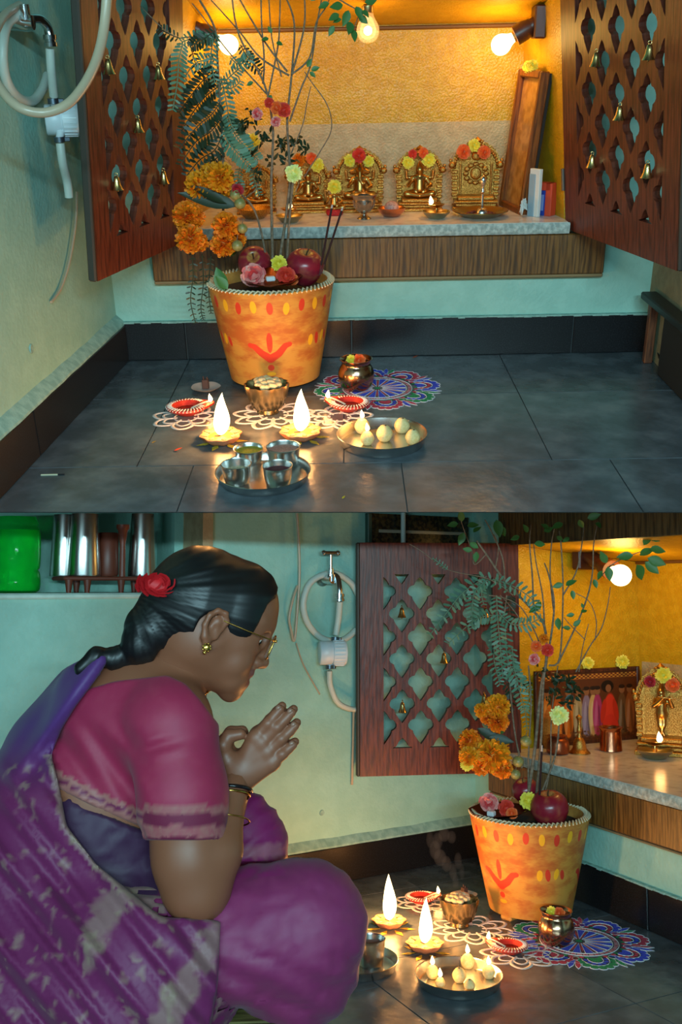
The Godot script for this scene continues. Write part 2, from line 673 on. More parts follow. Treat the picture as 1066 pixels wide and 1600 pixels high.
func build_shell() -> void:
	var mint := plaster("mint_paint", C("93c2b4"), C("9ac8ba"), 0.62, 0.3, 2.2)
	var ochre := plaster("ochre_paint", C("c4920e"), C("ce9e18"), 0.36, 1.0, 4.0)
	var cream := plaster("cream_paint", C("b89c70"), C("c2a87c"), 0.5, 0.8, 4.0)
	var cement := plaster("painted_cement", C("7fa69d"), C("98bdb2"), 0.8, 0.7, 7.0)
	var slate := mat("slate", Color.WHITE, 0.24)
	tri(slate, noise_tex("slate_tone", 0.010, 5, false, 4.0, FastNoiseLite.TYPE_SIMPLEX_SMOOTH, ramp([[0.25, C("484f55")], [0.55, C("555c63")], [0.8, C("62696f")]])), Vector3.ONE * 1.7, noise_tex("slate_bump", 0.035, 4, true, 2.0), 0.18)
	var slate2 := mat("slate_darker", Color.WHITE, 0.26)
	tri(slate2, noise_tex("slate_tone_b", 0.012, 5, false, 4.0, FastNoiseLite.TYPE_SIMPLEX_SMOOTH, ramp([[0.25, C("41484d")], [0.55, C("4d545a")], [0.8, C("596066")]])), Vector3.ONE * 1.7, noise_tex("slate_bump", 0.035, 4, true, 2.0), 0.18)
	var grout := mat("grout", C("5a5f60"), 0.9)
	var granite := mat("black_granite", Color.WHITE, 0.3)
	tri(granite, noise_tex("granite", 0.11, 3, false, 4.0, FastNoiseLite.TYPE_SIMPLEX_SMOOTH, ramp([[0.35, C("0f0f11")], [0.6, C("18181b")], [0.85, C("2a2a30")]])), Vector3.ONE * 4.0)
	# floor: a solid bed with stone tiles laid on it
	var bed := MB.new()
	var zb := -0.7
	if upper:
		var xa := -1.3
		var xb := 2.5
		var q := []
		var r := []
		for x in [xa, xb]:
			# where the plane of sight meets the bed's top
			var n := cam.basis.y
			var zf: float = cam.origin.z - (n.x * (x - cam.origin.x) + n.y * (-0.004 - cam.origin.y)) / n.z
			q.append(Vector3(x, -0.004, zf))
			r.append(Vector3(x, -0.0045, zf))
		q = [q[0], q[1], Vector3(xb, -0.004, zb), Vector3(xa, -0.004, zb)]
		r = [r[0], r[1], Vector3(xb, ydiv(xb, zb) + 0.001, zb), Vector3(xa, ydiv(xa, zb) + 0.001, zb)]
		bed.hexa(q, r)
	else:
		block(bed, -0.4, 3.1, -0.12, -0.004, -0.4, 2.6)
	var floor_ := struct("floor", bed, grout)
	var rows := [-0.08, 0.316, 0.715, 1.115, 1.515, 1.915, 2.4]
	for i in rows.size() - 1:
		var z0: float = rows[i] + 0.0015
		var z1: float = rows[i + 1] - 0.0015
		var x: float = -0.62 + (0.11 if i % 3 == 2 else 0.0)
		while x < (2.0 if upper else 2.9):
			var x0 := x + 0.0012
			var x1 := x + 0.4 - 0.0012
			x += 0.4
			var top := [Vector3(x0, 0, z0), Vector3(x1, 0, z0), Vector3(x1, 0, z1), Vector3(x0, 0, z1)]
			var bot := []
			var gone := false
			if upper:
				var n := cam.basis.y
				for k in 4:
					var zf: float = cam.origin.z - (n.x * (top[k].x - cam.origin.x) + n.y * (0.0 - cam.origin.y)) / n.z - 0.0005
					if k < 2 and zf < z0 + 0.01: gone = true
					top[k].z = minf(top[k].z, zf)
					var low: Vector3 = top[k] + Vector3(0, -0.0055, 0)
					low.z = minf(low.z, zf - 0.014)
					bot.append(low)
			else:
				for k in 4: bot.append(top[k] + Vector3(0, -0.0055, 0))
			if gone: continue
			if not upper and (x0 > 2.55 and z0 > 2.0): continue
			obj("tile", MB.new().hexa(top, bot), slate if (i + int(x * 10.0)) % 2 == 0 else slate2, floor_)
	# altar wall with the niche in it
	var HN := 0.835 if upper else 0.912       # front top of the niche
	var HB := 0.765 if upper else 0.868       # top of the niche at its back
	var xl0 := 0.183
	var xr0 := 1.128
	var xl1 := 0.235 if upper else 0.183
	var xr1 := 1.078 if upper else 1.128
	var wb := MB.new()
	var T := -0.12
	if upper:
		block(wb, -0.4, 1.5, -0.1, 0.308, T, 0.0)
		wb.hexa([Vector3(-0.4, 0.308, 0), Vector3(xl0, 0.308, 0), Vector3(xl1, HN, 0), Vector3(-0.4, HN, 0)], [Vector3(-0.4, 0.308, T), Vector3(xl0, 0.308, T), Vector3(xl1, HN, T), Vector3(-0.4, HN, T)])
		wb.hexa([Vector3(xr0, 0.308, 0), Vector3(1.5, 0.308, 0), Vector3(1.5, HN, 0), Vector3(xr1, HN, 0)], [Vector3(xr0, 0.308, T), Vector3(1.5, 0.308, T), Vector3(1.5, HN, T), Vector3(xr1, HN, T)])
		block(wb, -0.4, 1.5, HN, 1.7, T, 0.0)
	else:
		block(wb, -0.2, 2.6, -0.1, 0.308, T, 0.0)
		tall(wb, Vector2(-0.2, 0), Vector2(xl0, 0), Vector2(xl0, T), Vector2(-0.2, T), 0.308)
		tall(wb, Vector2(xr0, 0), Vector2(2.6, 0), Vector2(2.6, T), Vector2(xr0, T), 0.308)
		tall(wb, Vector2(xl0, 0), Vector2(xr0, 0), Vector2(xr0, T), Vector2(xl0, T), HN)
	struct("wall_back", wb, mint)
	# niche: back, cheeks, ceiling
	var D := -0.30 if upper else -0.48
	var bl := 0.215 if upper else 0.19
	var br := 1.082 if upper else 1.12
	var bl2 := 0.25 if upper else 0.19
	var br2 := 1.045 if upper else 1.12
	var nb := MB.new()
	nb.hexa([Vector3(bl - 0.02, 0.27, D), Vector3(br + 0.02, 0.27, D), Vector3(br2 + 0.02, HB + 0.02, D), Vector3(bl2 - 0.02, HB + 0.02, D)], [Vector3(bl - 0.02, 0.27, D - 0.05), Vector3(br + 0.02, 0.27, D - 0.05), Vector3(br2 + 0.02, HB + 0.02, D - 0.05), Vector3(bl2 - 0.02, HB + 0.02, D - 0.05)])
	nb.hexa([Vector3(xl0, 0.27, -0.001), Vector3(bl, 0.27, D), Vector3(bl2, HB, D), Vector3(xl1, HN, -0.001)], [Vector3(xl0 - 0.03, 0.27, -0.001), Vector3(bl - 0.05, 0.27, D), Vector3(bl2 - 0.05, HB, D), Vector3(xl1 - 0.03, HN, -0.001)])
	nb.hexa([Vector3(xr0, 0.27, -0.001), Vector3(br, 0.27, D), Vector3(br2, HB, D), Vector3(xr1, HN, -0.001)], [Vector3(xr0 + 0.03, 0.27, -0.001), Vector3(br + 0.05, 0.27, D), Vector3(br2 + 0.05, HB, D), Vector3(xr1 + 0.03, HN, -0.001)])
	nb.hexa([Vector3(xl1 - 0.03, HN, -0.001), Vector3(xr1 + 0.03, HN, -0.001), Vector3(br2 + 0.05, HB, D - 0.02), Vector3(bl2 - 0.05, HB, D - 0.02)], [Vector3(xl1 - 0.03, HN + 0.03, -0.001), Vector3(xr1 + 0.03, HN + 0.03, -0.001), Vector3(br2 + 0.05, HB + 0.03, D - 0.02), Vector3(bl2 - 0.05, HB + 0.03, D - 0.02)])
	struct("wall_niche", nb, ochre)
	var da := MB.new()
	var hd := 0.54 if upper else 0.565
	da.hexa([Vector3(bl, 0.30, D + 0.002), Vector3(br, 0.30, D + 0.002), Vector3(br - 0.012, hd, D + 0.002), Vector3(bl + 0.012, hd, D + 0.002)], [Vector3(bl, 0.30, D - 0.01), Vector3(br, 0.30, D - 0.01), Vector3(br - 0.012, hd, D - 0.01), Vector3(bl + 0.012, hd, D - 0.01)])
	struct("wall_dado", da, cream)
	struct("trim_niche", MB.new().tube([Vector3(bl2, HB - 0.002, D + 0.004), Vector3(br2, HB - 0.002, D + 0.004)], 0.005, 8), mat("brown_line", C("6b4418"), 0.6))
	# tap wall
	var wl := MB.new()
	var LB := -0.12
	if upper:
		cut_wall(wl, lp(0, -0.12), lp(LB, -0.12), lp(0, 0.86), lp(LB, 0.86), false)
		cut_wall(wl, lp(0, 0.86), lp(LB, 0.86), lp(0, 2.0), lp(LB, 2.0), true)
	else:
		tall(wl, lp(0, -0.12), lp(0, 0.885), lp(LB, 0.885), lp(LB, -0.12), -0.1)
		tall(wl, lp(0, 0.885), lp(0, 2.5), lp(LB, 2.5), lp(LB, 0.885), -0.1, 0.775)
		tall(wl, lp(-0.25, 0.885), lp(-0.25, 2.5), lp(-0.30, 2.5), lp(-0.30, 0.885), 0.6)
		tall(wl, lp(LB + 0.001, 0.875), lp(LB + 0.001, 0.915), lp(-0.28, 0.915), lp(-0.28, 0.875), 0.6)
	struct("wall_left", wl, mint)
	# black stone skirting, a piece at a time
	var bb := struct("baseboard_back", MB.new().box(Vector3(-0.05, 0, 0), Vector3(1.34 if upper else 2.5, 0.094, 0.003)), grout)
	var js := [0.0, 0.175, 0.60, 1.165, 1.358] if upper else [0.0, 0.30, 0.705, 1.165, 1.6, 2.0]
	for i in js.size() - 1:
		obj("panel", MB.new().box(Vector3(js[i] + 0.0015, 0.0005, 0.0005), Vector3(js[i + 1] - 0.0015, 0.099, 0.012), 0.0015), granite, bb)
	var bl_ := struct("baseboard_left", MB.new().box(Vector3(0, 0, 0.0), Vector3(0.012, 0.094, 1.3 if upper else 2.3), 0.0, Lf * Transform3D(Basis(), Vector3.ZERO) if false else Transform3D()), grout)
	bl_.transform = W * Lf
	var jz := [0.012, 0.655, 1.3] if upper else [0.012, 0.665, 1.35, 2.2]
	for i in jz.size() - 1:
		obj("panel", MB.new().box(Vector3(0.0, 0.0005, jz[i] + 0.0015), Vector3(0.024, 0.094, jz[i + 1] - 0.0015), 0.0015), granite, bl_)
	# the painted cement fillet on top of the tap wall's skirting
	var fm := MB.new()
	var z := 0.0
	rng.seed = 5
	var pa := Vector2(0.022, 0.118)
	while z < (1.3 if upper else 2.2):
		var pb := Vector2(0.022 + rng.randf_range(-0.0015, 0.001), 0.116 + rng.randf_range(-0.002, 0.002))
		var z2 := z + 0.06
		fm.hexa([Vector3(0, 0.0945, z), Vector3(pa.x, 0.0945, z), Vector3(pa.x * 0.93, 0.099, z), Vector3(0, pa.y, z)], [Vector3(0, 0.0945, z2), Vector3(pb.x, 0.0945, z2), Vector3(pb.x * 0.93, 0.099, z2), Vector3(0, pb.y, z2)])
		pa = pb
		z = z2
	var fil := struct("trim_fillet", fm, cement)
	fil.transform = W * Lf
	# ragged paint edge over the altar wall's skirting
	var rg := MB.new()
	var x := 0.0
	while x < (1.34 if upper else 2.4):
		var w := rng.randf_range(0.012, 0.03)
		var h := rng.randf_range(0.0005, 0.004)
		rg.box(Vector3(x, 0.099 - h, -0.001), Vector3(x + w, 0.101, 0.0128), 0.001)
		x += w
	struct("trim_paint", rg, cement)
	if upper:
		var wr := MB.new()
		cut_wall(wr, Vector2(1.352, -0.1), Vector2(1.5, -0.1), Vector2(1.356, 0.86), Vector2(1.5, 0.86), false)
		cut_wall(wr, Vector2(1.356, 0.86), Vector2(1.5, 0.86), Vector2(1.36, 1.6), Vector2(1.5, 1.6), true)
		struct("wall_right", wr, plaster("drab_paint", C("7d7a5e"), C("8b886a"), 0.8, 0.5, 3.0))
	else:
		var tr := MB.new()
		tall(tr, lp(0.012, 0.862), lp(0.012, 0.89), lp(-0.12, 0.89), lp(-0.12, 0.862), 0.775)
		struct("trim_reveal", tr, plaster("brown_cream", C("a98f6a"), C("b9a17c"), 0.7, 0.5))
		var led := MB.new().box(Vector3(-0.26, 0.765, 0.886), Vector3(0.012, 0.779, 2.45), 0.004)
		var lo := struct("windowsill", led, plaster("pale_mint", C("b6cfc4"), C("c4dbd0"), 0.5, 0.3))
		lo.transform = W * Lf

# ------------------------------------------------------------------ altar joinery
func hole_outline(cx: float, cy: float, sx := 1.0, sy := 1.0) -> PackedVector2Array:
	var half := [[0.0, 0.043], [0.006, 0.038], [0.011, 0.032], [0.0145, 0.026], [0.0165, 0.0215], [0.019, 0.0195], [0.0245, 0.0185], [0.031, 0.014], [0.0355, 0.006], [0.0355, -0.001],
		[0.0315, -0.007], [0.0255, -0.0105], [0.0225, -0.0125], [0.0222, -0.016], [0.019, -0.023], [0.0135, -0.031], [0.0075, -0.04], [0.0, -0.049]]
	var out := PackedVector2Array()
	for q in half: out.append(Vector2(cx + q[0] * sx, cy + q[1] * sy))
	for i in range(half.size() - 2, 0, -1): out.append(Vector2(cx - half[i][0] * sx, cy + half[i][1] * sy))
	return out

func lattice_door(label: String, t: Transform3D, w: float, h: float, flip: bool) -> Node3D:
	# x from the hinge outwards, z towards the viewer; flip turns the outline for a door hung on the other side
	var d := thing_t("lattice_door", label, "cabinet door", t)
	var wm := wood("door_wood", C("451a10"), C("6e3220"), Vector3(9.0, 0.8, 9.0), 0.42)
	var c := CSGCombiner3D.new()
	c.name = "panel"
	d.add_child(c, true)
	var b := CSGBox3D.new()
	b.name = "board"
	b.size = Vector3(w - 0.010, h, 0.016)
	b.position = Vector3(w / 2.0 - 0.005, h / 2.0, -0.008)
	b.material = wm
	c.add_child(b, true)
	var x0 := 0.075 if not flip else 0.075
	var x1 := w - 0.075
	var sp := (x1 - x0) / 6.0
	var s := sp / 0.0535
	var rect := PackedVector2Array([Vector2(x0, 0.074), Vector2(x1, 0.074), Vector2(x1, 0.547), Vector2(x0, 0.547)])
	for k in 7:
		var cys := [0.132, 0.249, 0.372, 0.497, 0.62] if k % 2 == 0 else [0.058, 0.1895, 0.3115, 0.4355, 0.568]
		for cy in cys:
			var pts := hole_outline(x0 + k * sp, cy, 1.0, 1.0)
			for piece in Geometry2D.intersect_polygons(pts, rect):
				var g := CSGPolygon3D.new()
				g.name = "cutout"
				g.operation = CSGShape3D.OPERATION_SUBTRACTION
				g.polygon = piece
				g.depth = 0.06
				g.position = Vector3(0, 0, 0.02)
				g.material = wm
				c.add_child(g, true)
	# a darker edging strip along the free edge
	obj("edge_strip", MB.new().box(Vector3(w - 0.010, 0, -0.0165), Vector3(w, h, 0.0005), 0.003), mat("dark_edge", C("3a332c"), 0.55), d)
	for y in [0.09, h - 0.12]:
		obj("hinge", MB.new().tube([Vector3(-0.003, y, 0.002), Vector3(-0.003, y + 0.05, 0.002)], 0.005, 8), mat("old_steel", C("6f6a62"), 0.4, 0.8), d)
	return d

func small_bell(label: String, at: Vector3, size: float, group: String) -> void:
	var b := thing("bell", label, "bell", at, 0.0, group)
	var k := size / 0.03
	var brass := mat("brass_bell", C("d8b878"), 0.24, 1.0)
	var prof := []
	for q in [[0.0, 0.024], [0.0025, 0.024], [0.0045, 0.0215], [0.0055, 0.016], [0.0068, 0.009], [0.0092, 0.003], [0.0108, 0.0], [0.0100, -0.0003], [0.0085, 0.003], [0.0058, 0.010], [0.0040, 0.0195], [0.0, 0.0215]]:
		prof.append([q[0] * k, q[1] * k])
	obj("cup", MB.new().lathe(prof, 18), brass, b)
	var ring := []
	for i in 13: ring.append(Vector3(cos(TAU * i / 12) * 0.0028, 0.0265 + sin(TAU * i / 12) * 0.0028, 0) * k)
	obj("ring", MB.new().tube(ring, 0.0008 * k, 6, false), brass, b)
	obj("clapper", MB.new().tube([Vector3(0, 0.02, 0) * k, Vector3(0, 0.001, 0) * k], 0.0006 * k, 5).ball(Vector3(0, -0.0005, 0) * k, Vector3.ONE * 0.0022 * k, 8, 6), brass, b)

func build_altar() -> void:
	var marble := mat("marble", Color.WHITE, 0.22)
	tri(marble, noise_tex("marble", 0.014, 5, false, 4.0, FastNoiseLite.TYPE_SIMPLEX_SMOOTH, ramp([[0.2, C("c3b8ae")], [0.4, C("d6cdc4")], [0.7, C("ddd5cc")]])), Vector3.ONE * 3.0)
	var marble_edge := plaster("marble_edge", C("8f9a94"), C("c0c8c0"), 0.75, 1.0, 9.0)
	var teak := wood("apron_wood", C("4a2f14"), C("7d5426"), Vector3(11.0, 0.7, 11.0), 0.38)
	var sh := thing("altar_shelf", "white marble altar shelf over a brown wooden apron " + SC, "shelf")
	obj("marble_slab", MB.new().box(Vector3(0.184, 0.3085, -0.299 if upper else -0.478), Vector3(1.127, 0.334, 0.046), 0.004), marble, sh)
	var ed := MB.new()
	var nz := FastNoiseLite.new()
	nz.seed = 8
	nz.frequency = 1.0
	var rows := [[0.046, 0.3335], [0.0485, 0.3315], [0.050, 0.326], [0.0495, 0.318], [0.0485, 0.311], [0.046, 0.3075], [0.04, 0.3065]]
	for i in 161:
		var x := 0.184 + 0.943 * i / 160.0
		for j in rows.size():
			var d := nz.get_noise_2d(x * 90.0, j * 1.7) * 0.0022 + nz.get_noise_2d(x * 20.0, j * 0.9 + 40.0) * 0.0016
			ed.p(Vector3(x, rows[j][1] + d * (0.6 if j > 3 else 0.15), rows[j][0] + d), Vector3(nz.get_noise_2d(x * 90.0 + 9.0, j * 1.7) * 0.5, 0.7 - j * 0.25, 1.0).normalized())
	for i in 160:
		for j in rows.size() - 1:
			var q := i * rows.size() + j
			ed.tri(q, q + 1, q + rows.size())
			ed.tri(q + 1, q + rows.size() + 1, q + rows.size())
	obj("rough_edge", ed, marble_edge, sh)
	obj("apron", MB.new().box(Vector3(0.112, 0.207 if upper else 0.210, 0.0005), Vector3(1.222, 0.3045, 0.034), 0.003), teak, sh)
	obj("apron_lining", MB.new().box(Vector3(0.112, 0.199 if upper else 0.203, 0.0005), Vector3(1.222, 0.2072, 0.03), 0.002), mat("lining", C("8a7350"), 0.7), sh)
	if upper:
		var u := Vector3(-0.11, 0.995, 0.02).normalized()
		var a := bw(884, 357, 0.004)
		var b := on(1062, 425, a, u)
		var xx := (b - a).normalized()
		lattice_door("open red-brown lattice door hung beside the leaning picture frame", Transform3D(Basis(xx, u, xx.cross(u)), a), (b - a).length(), 0.634, false)
		for q in [[930, 104, "upper one nearer the niche"], [1013, 94, "topmost, at the door's outer side"], [967, 188, "middle one of five"], [924, 262, "lower one nearer the niche"], [1010, 278, "lowest, at the door's outer side"]]:
			var p := on(q[0], q[1], a + xx.cross(u) * 0.012, xx.cross(u))
			small_bell("brass bell in the lattice door by the picture frame, " + q[2], p, 0.034, "bells in the right-hand upper lattice door")
		u = Vector3(0.07, 0.995, 0.01).normalized()
		a = bw(283, 375, 0.004)
		b = on(138, 440, a, u)
		xx = (a - b).normalized()
		var nn := xx.cross(u)
		var dl := lattice_door("open red-brown lattice door beside the tap, half behind fern leaves", Transform3D(Basis(-xx, u, -nn), a), (b - a).length(), 0.634, true)
		for q in [[171, 116, "topmost, at the tap's side"], [249, 124, "upper one by the fern"], [217, 207, "middle one of five"], [184, 297, "lowest, at the tap's side"], [257, 287, "lower one by the fern"]]:
			var p := on(q[0], q[1], a + nn * 0.027, nn)
			small_bell("brass bell in the lattice door by the upper tap, " + q[2], p, 0.034, "bells in the upper lattice door by the tap")
	else:
		var a := bw(812, 1205, 0.004)
		var b := fl(556, 1212, a.y)
		var xx := (a - b).normalized()
		var nn := xx.cross(Vector3.UP)
		lattice_door("open lattice door behind the marigolds in the woman's room", Transform3D(Basis(-xx, Vector3.UP, -nn), a), (b - a).length(), 0.634, true)
		for q in [[628, 965, "upper one by the filter"], [759, 966, "upper one behind the fern"], [694, 1036, "middle one of five"], [629, 1113, "lower one by the filter"], [757, 1100, "lowest, behind the marigolds"]]:
			var p := on(q[0], q[1], a + nn * 0.027, nn)
			small_bell("brass bell in the lattice door near the woman, " + q[2], p, 0.034, "bells in the lower lattice door")
		var bm := MB.new()
		tall(bm, Vector2(0.172, 0.03), Vector2(1.4, 0.03), Vector2(1.4, 0.0), Vector2(0.172, 0.0), 0.91)
		tag(obj("lintel_board", bm, wood("lintel_wood", C("3a2a14"), C("5f4a28"), Vector3(11.0, 0.7, 11.0), 0.4)), "dark brown wooden board over the lit altar niche", "board")

# ------------------------------------------------------------------ things made of metal, clay and fire
const SH := 0.334          # height of the altar shelf

func up_from(base: Vector3, px: float, py: float) -> Vector3:     # where that line of sight passes over a standing thing's base
	var n := Vector3(cam.origin.x - base.x, 0, cam.origin.z - base.z).normalized()
	return on(px, py, base, n)

func steel() -> StandardMaterial3D: return mat("steel", C("d2d0cc"), 0.26, 1.0)
func brass() -> StandardMaterial3D: return mat("brass", C("b88a48"), 0.28, 1.0)
func old_brass() -> StandardMaterial3D:
	var m := mat("old_brass", Color.WHITE, 0.36, 1.0)
	if m.albedo_texture == null: tri(m, noise_tex("old_brass", 0.05, 3, false, 4.0, FastNoiseLite.TYPE_SIMPLEX_SMOOTH, ramp([[0.3, C("9a6a2e")], [0.7, C("d9ab5c")]])), Vector3.ONE * 9.0, noise_tex("chasing", 0.12, 3, true, 5.0, FastNoiseLite.TYPE_CELLULAR), 0.8)
	return m
func copper() -> StandardMaterial3D: return mat("copper", C("c98462"), 0.22, 1.0)
func clay() -> StandardMaterial3D: return plaster("clay", C("b4704c"), C("c98a66"), 0.85, 0.7, 12.0)

func flame(parent: Node3D, at: Vector3, h: float, w: float, energy: float, lean_x := 0.0) -> void:
	var m := mat("flame", C("ffe9b8"), 0.6)
	m.emission_enabled = true
	m.emission = C("ffdf9c")
	m.emission_energy_multiplier = 7.0
	var mb := MB.new()
	mb.t = Transform3D(Basis(), at)
	var prof := sm([[0.0, 0.0], [0.2, 0.03], [0.4, 0.14], [0.5, 0.30], [0.43, 0.5], [0.25, 0.74], [0.09, 0.91], [0.0, 1.0]], 3)
	for q in prof:
		q[0] *= w
		q[1] *= h
	mb.lathe(prof, 14)
	for i in mb.v.size():
		var y := (mb.v[i].y - at.y) / h
		mb.v[i].x += lean_x * y * y + sin(y * 5.0) * w * 0.08
	obj("flame", mb, m, parent)
	lamp_light("flame_light", at + Vector3(lean_x * 0.2, h * 0.4, 0), Color(1.0, 0.68, 0.36), energy, minf(w, 0.012), parent)

func rim_dish(r: float, h: float, wall := 0.0015, flare := 0.12) -> Array:      # a steel plate with an upright rolled rim
	return [[0.0, 0.0], [r * (1.0 - flare), 0.0], [r * (1.0 - flare * 0.6), h * 0.12], [r * 0.985, h * 0.9], [r, h], [r * 1.012, h * 1.02], [r * 1.0, h * 1.06], [r * 0.975, h * 0.96], [r * (1.0 - flare * 0.8), h * 0.2], [r * (1.0 - flare * 1.3), wall * 1.6], [r * 0.35, wall * 1.4], [0.0, wall * 1.2]]

func cup(label: String, at: Vector3, r: float, h: float, fill: Material, fill_h: float, group := "", waist := 0.8, fill_name := "powder") -> Node3D:
	var o := thing("cup", label, "cup", at, 0.0, group)
	obj("bowl", MB.new().lathe([[0.0, 0.0], [r * waist * 0.9, 0.0], [r * waist, h * 0.04], [r * (waist + 1.0) / 2.0, h * 0.45], [r * 0.94, h * 0.86], [r * 0.97, h * 0.95], [r, h], [r * 0.96, h * 1.012], [r * 0.92, h * 0.94], [r * (waist + 0.9) / 2.0, h * 0.4], [r * waist * 0.9, h * 0.06], [0.0, h * 0.05]], 36), steel(), o)
	if fill:
		var mb := MB.new()
		var rr := r * lerpf(waist * 0.93, 0.93, fill_h)
		mb.lathe(sm([[0.0, h * fill_h + r * 0.06], [rr * 0.4, h * fill_h + r * 0.035], [rr * 0.75, h * fill_h - 0.0005], [rr, h * fill_h]], 3), 28, Vector3.ONE, 0.015, 5)
		obj(fill_name, mb, fill, o)
	return o

func clay_diya(label: String, at: Vector3, r: float, fh: float, fw: float, energy: float, lean_x := 0.0) -> void:
	# a scalloped flat clay lamp with a tall flame
	var o := thing("oil_lamp", label, "oil lamp", at, 0.3)
	obj("bowl", MB.new().lathe([[0.0, 0.0], [r * 0.62, 0.0], [r * 0.8, r * 0.14], [r * 0.97, r * 0.34], [r, r * 0.4], [r * 0.96, r * 0.43], [r * 0.7, r * 0.36], [r * 0.5, r * 0.2], [0.0, r * 0.17]], 64, Vector3.ONE, 0.06, 8), clay(), o)
	var lip := MB.new()
	for i in 8:
		var a := TAU * i / 8
		lip.ball(Vector3(cos(a) * r * 0.8, r * 0.40, sin(a) * r * 0.8), Vector3(r * 0.22, r * 0.07, r * 0.12), 10, 6, Basis(Vector3.UP, -a))
	obj("petal_rim", lip, clay(), o)
	obj("oil", MB.new().lathe([[0.0, r * 0.31], [r * 0.6, r * 0.31]], 28), mat("oil", C("9c6a3c"), 0.3), o)
	obj("wick", MB.new().tube(curve([Vector3(-r * 0.3, r * 0.3, 0), Vector3(-r * 0.1, r * 0.34, 0), Vector3(0, r * 0.44, 0)], 4), 0.0025, 7), mat("wick", C("3a3028"), 0.9), o)
	flame(o, Vector3(0, r * 0.36, 0), fh, fw, energy, lean_x)

func red_diya(label: String, at: Vector3, r: float, tip_dir: float, fh: float, energy: float) -> void:
	# a painted red lamp: deep bowl, white-striped rim drawn out to a lip that holds the wick
	var o := thing("oil_lamp", label, "oil lamp", at, tip_dir)
	var red := plaster("red_paint", C("a8231c"), C("c23a2a"), 0.5, 0.4, 9.0)
	var mb := MB.new()
	mb.lathe([[0.0, 0.0], [r * 0.45, 0.0], [r * 0.5, r * 0.05], [r * 0.8, r * 0.2], [r * 0.98, r * 0.34], [r * 0.96, r * 0.42], [r * 0.70, r * 0.44], [r * 0.64, r * 0.4], [r * 0.55, r * 0.2], [r * 0.3, r * 0.12], [0.0, r * 0.1]], 40)
	for i in mb.v.size():       # the drawn-out lip
		var q := mb.v[i]
		var a := atan2(q.z, q.x)
		var k := exp(-a * a * 6.0) * clampf(q.length() / r - 0.55, 0.0, 0.5) * 0.7
		mb.v[i] = Vector3(q.x + k * r, q.y + k * r * 0.15, q.z)
	obj("bowl", mb, red, o)
	var st := MB.new()
	for i in 34:
		var a := TAU * (i + 0.5) / 34
		if absf(wrapf(a, -PI, PI)) < 0.3: continue
		st.tube([Vector3(cos(a) * r * 0.70, r * 0.445, sin(a) * r * 0.70), Vector3(cos(a + 0.05) * r * 0.86, r * 0.435, sin(a + 0.05) * r * 0.86), Vector3(cos(a + 0.1) * r * 0.985, r * 0.37, sin(a + 0.1) * r * 0.985)], r * 0.032, 5)
	obj("white_stripes", st, mat("white_paint", C("e8e0d4"), 0.6), o)
	obj("oil", MB.new().lathe([[0.0, r * 0.22], [r * 0.54, r * 0.22]], 24), mat("dark_oil", C("5a1410"), 0.1), o)
	obj("wick", MB.new().tube(curve([Vector3(r * 0.2, r * 0.24, 0), Vector3(r * 0.7, r * 0.42, 0), Vector3(r * 1.12, r * 0.5, 0)], 4), 0.0022, 7), mat("white_wick", C("cfc4ae"), 0.9), o)
	flame(o, Vector3(r * 1.12, r * 0.46, 0), fh, fh * 0.5, energy)

func lota(label: String, at: Vector3, r: float, h: float) -> Node3D:
	# round-bellied water pot with a waist and a flared rim
	var o := thing("lota", label, "water pot", at)
	var k := [[0.0, 0.0], [0.55, 0.0], [0.66, 0.02], [0.86, 0.16], [0.98, 0.34], [1.0, 0.48], [0.97, 0.60], [0.88, 0.73], [0.80, 0.80], [0.78, 0.86], [0.82, 0.93], [0.90, 0.98], [0.91, 1.0], [0.87, 1.0], [0.78, 0.94], [0.73, 0.87], [0.74, 0.80]]
	var p := []
	for q in k: p.append([q[0] * r, q[1] * h])
	obj("body", MB.new().lathe(sm(p, 3), 48), mat("bright_copper", C("bc9274"), 0.2, 1.0), o)
	obj("water", MB.new().lathe([[0.0, h * 0.88], [r * 0.74, h * 0.88]], 28), mat("water_dark", C("3a2418"), 0.05), o)
	return o

func saucer_lamp(label: String, at: Vector3, r: float, fl_x := 0.35) -> void:
	# a small two-storey lamp: saucer, stem, upper cup with the wick
	var o := thing("oil_lamp", label, "oil lamp", at)
	obj("saucer", MB.new().lathe([[0.0, 0.0], [r * 0.55, 0.0], [r * 0.62, r * 0.08], [r * 0.9, r * 0.32], [r, r * 0.48], [r * 0.97, r * 0.5], [r * 0.86, r * 0.36], [r * 0.5, r * 0.12], [0.0, r * 0.1]], 36), mat("pewter", C("b8a888"), 0.3, 1.0), o)
	obj("stem", MB.new().lathe([[0.0, r * 0.1], [r * 0.16, r * 0.1], [r * 0.1, r * 0.3], [r * 0.14, r * 0.5], [r * 0.1, r * 0.7], [0.0, r * 0.72]], 16), brass(), o)
	obj("upper_cup", MB.new().lathe([[0.0, r * 0.70], [r * 0.2, r * 0.71], [r * 0.5, r * 0.86], [r * 0.6, r * 0.96], [r * 0.56, r * 0.97], [r * 0.3, r * 0.86], [0.0, r * 0.84]], 28), brass(), o)
	flame(o, Vector3(r * fl_x, r * 0.92, 0), r * 0.62, r * 0.34, 0.004)

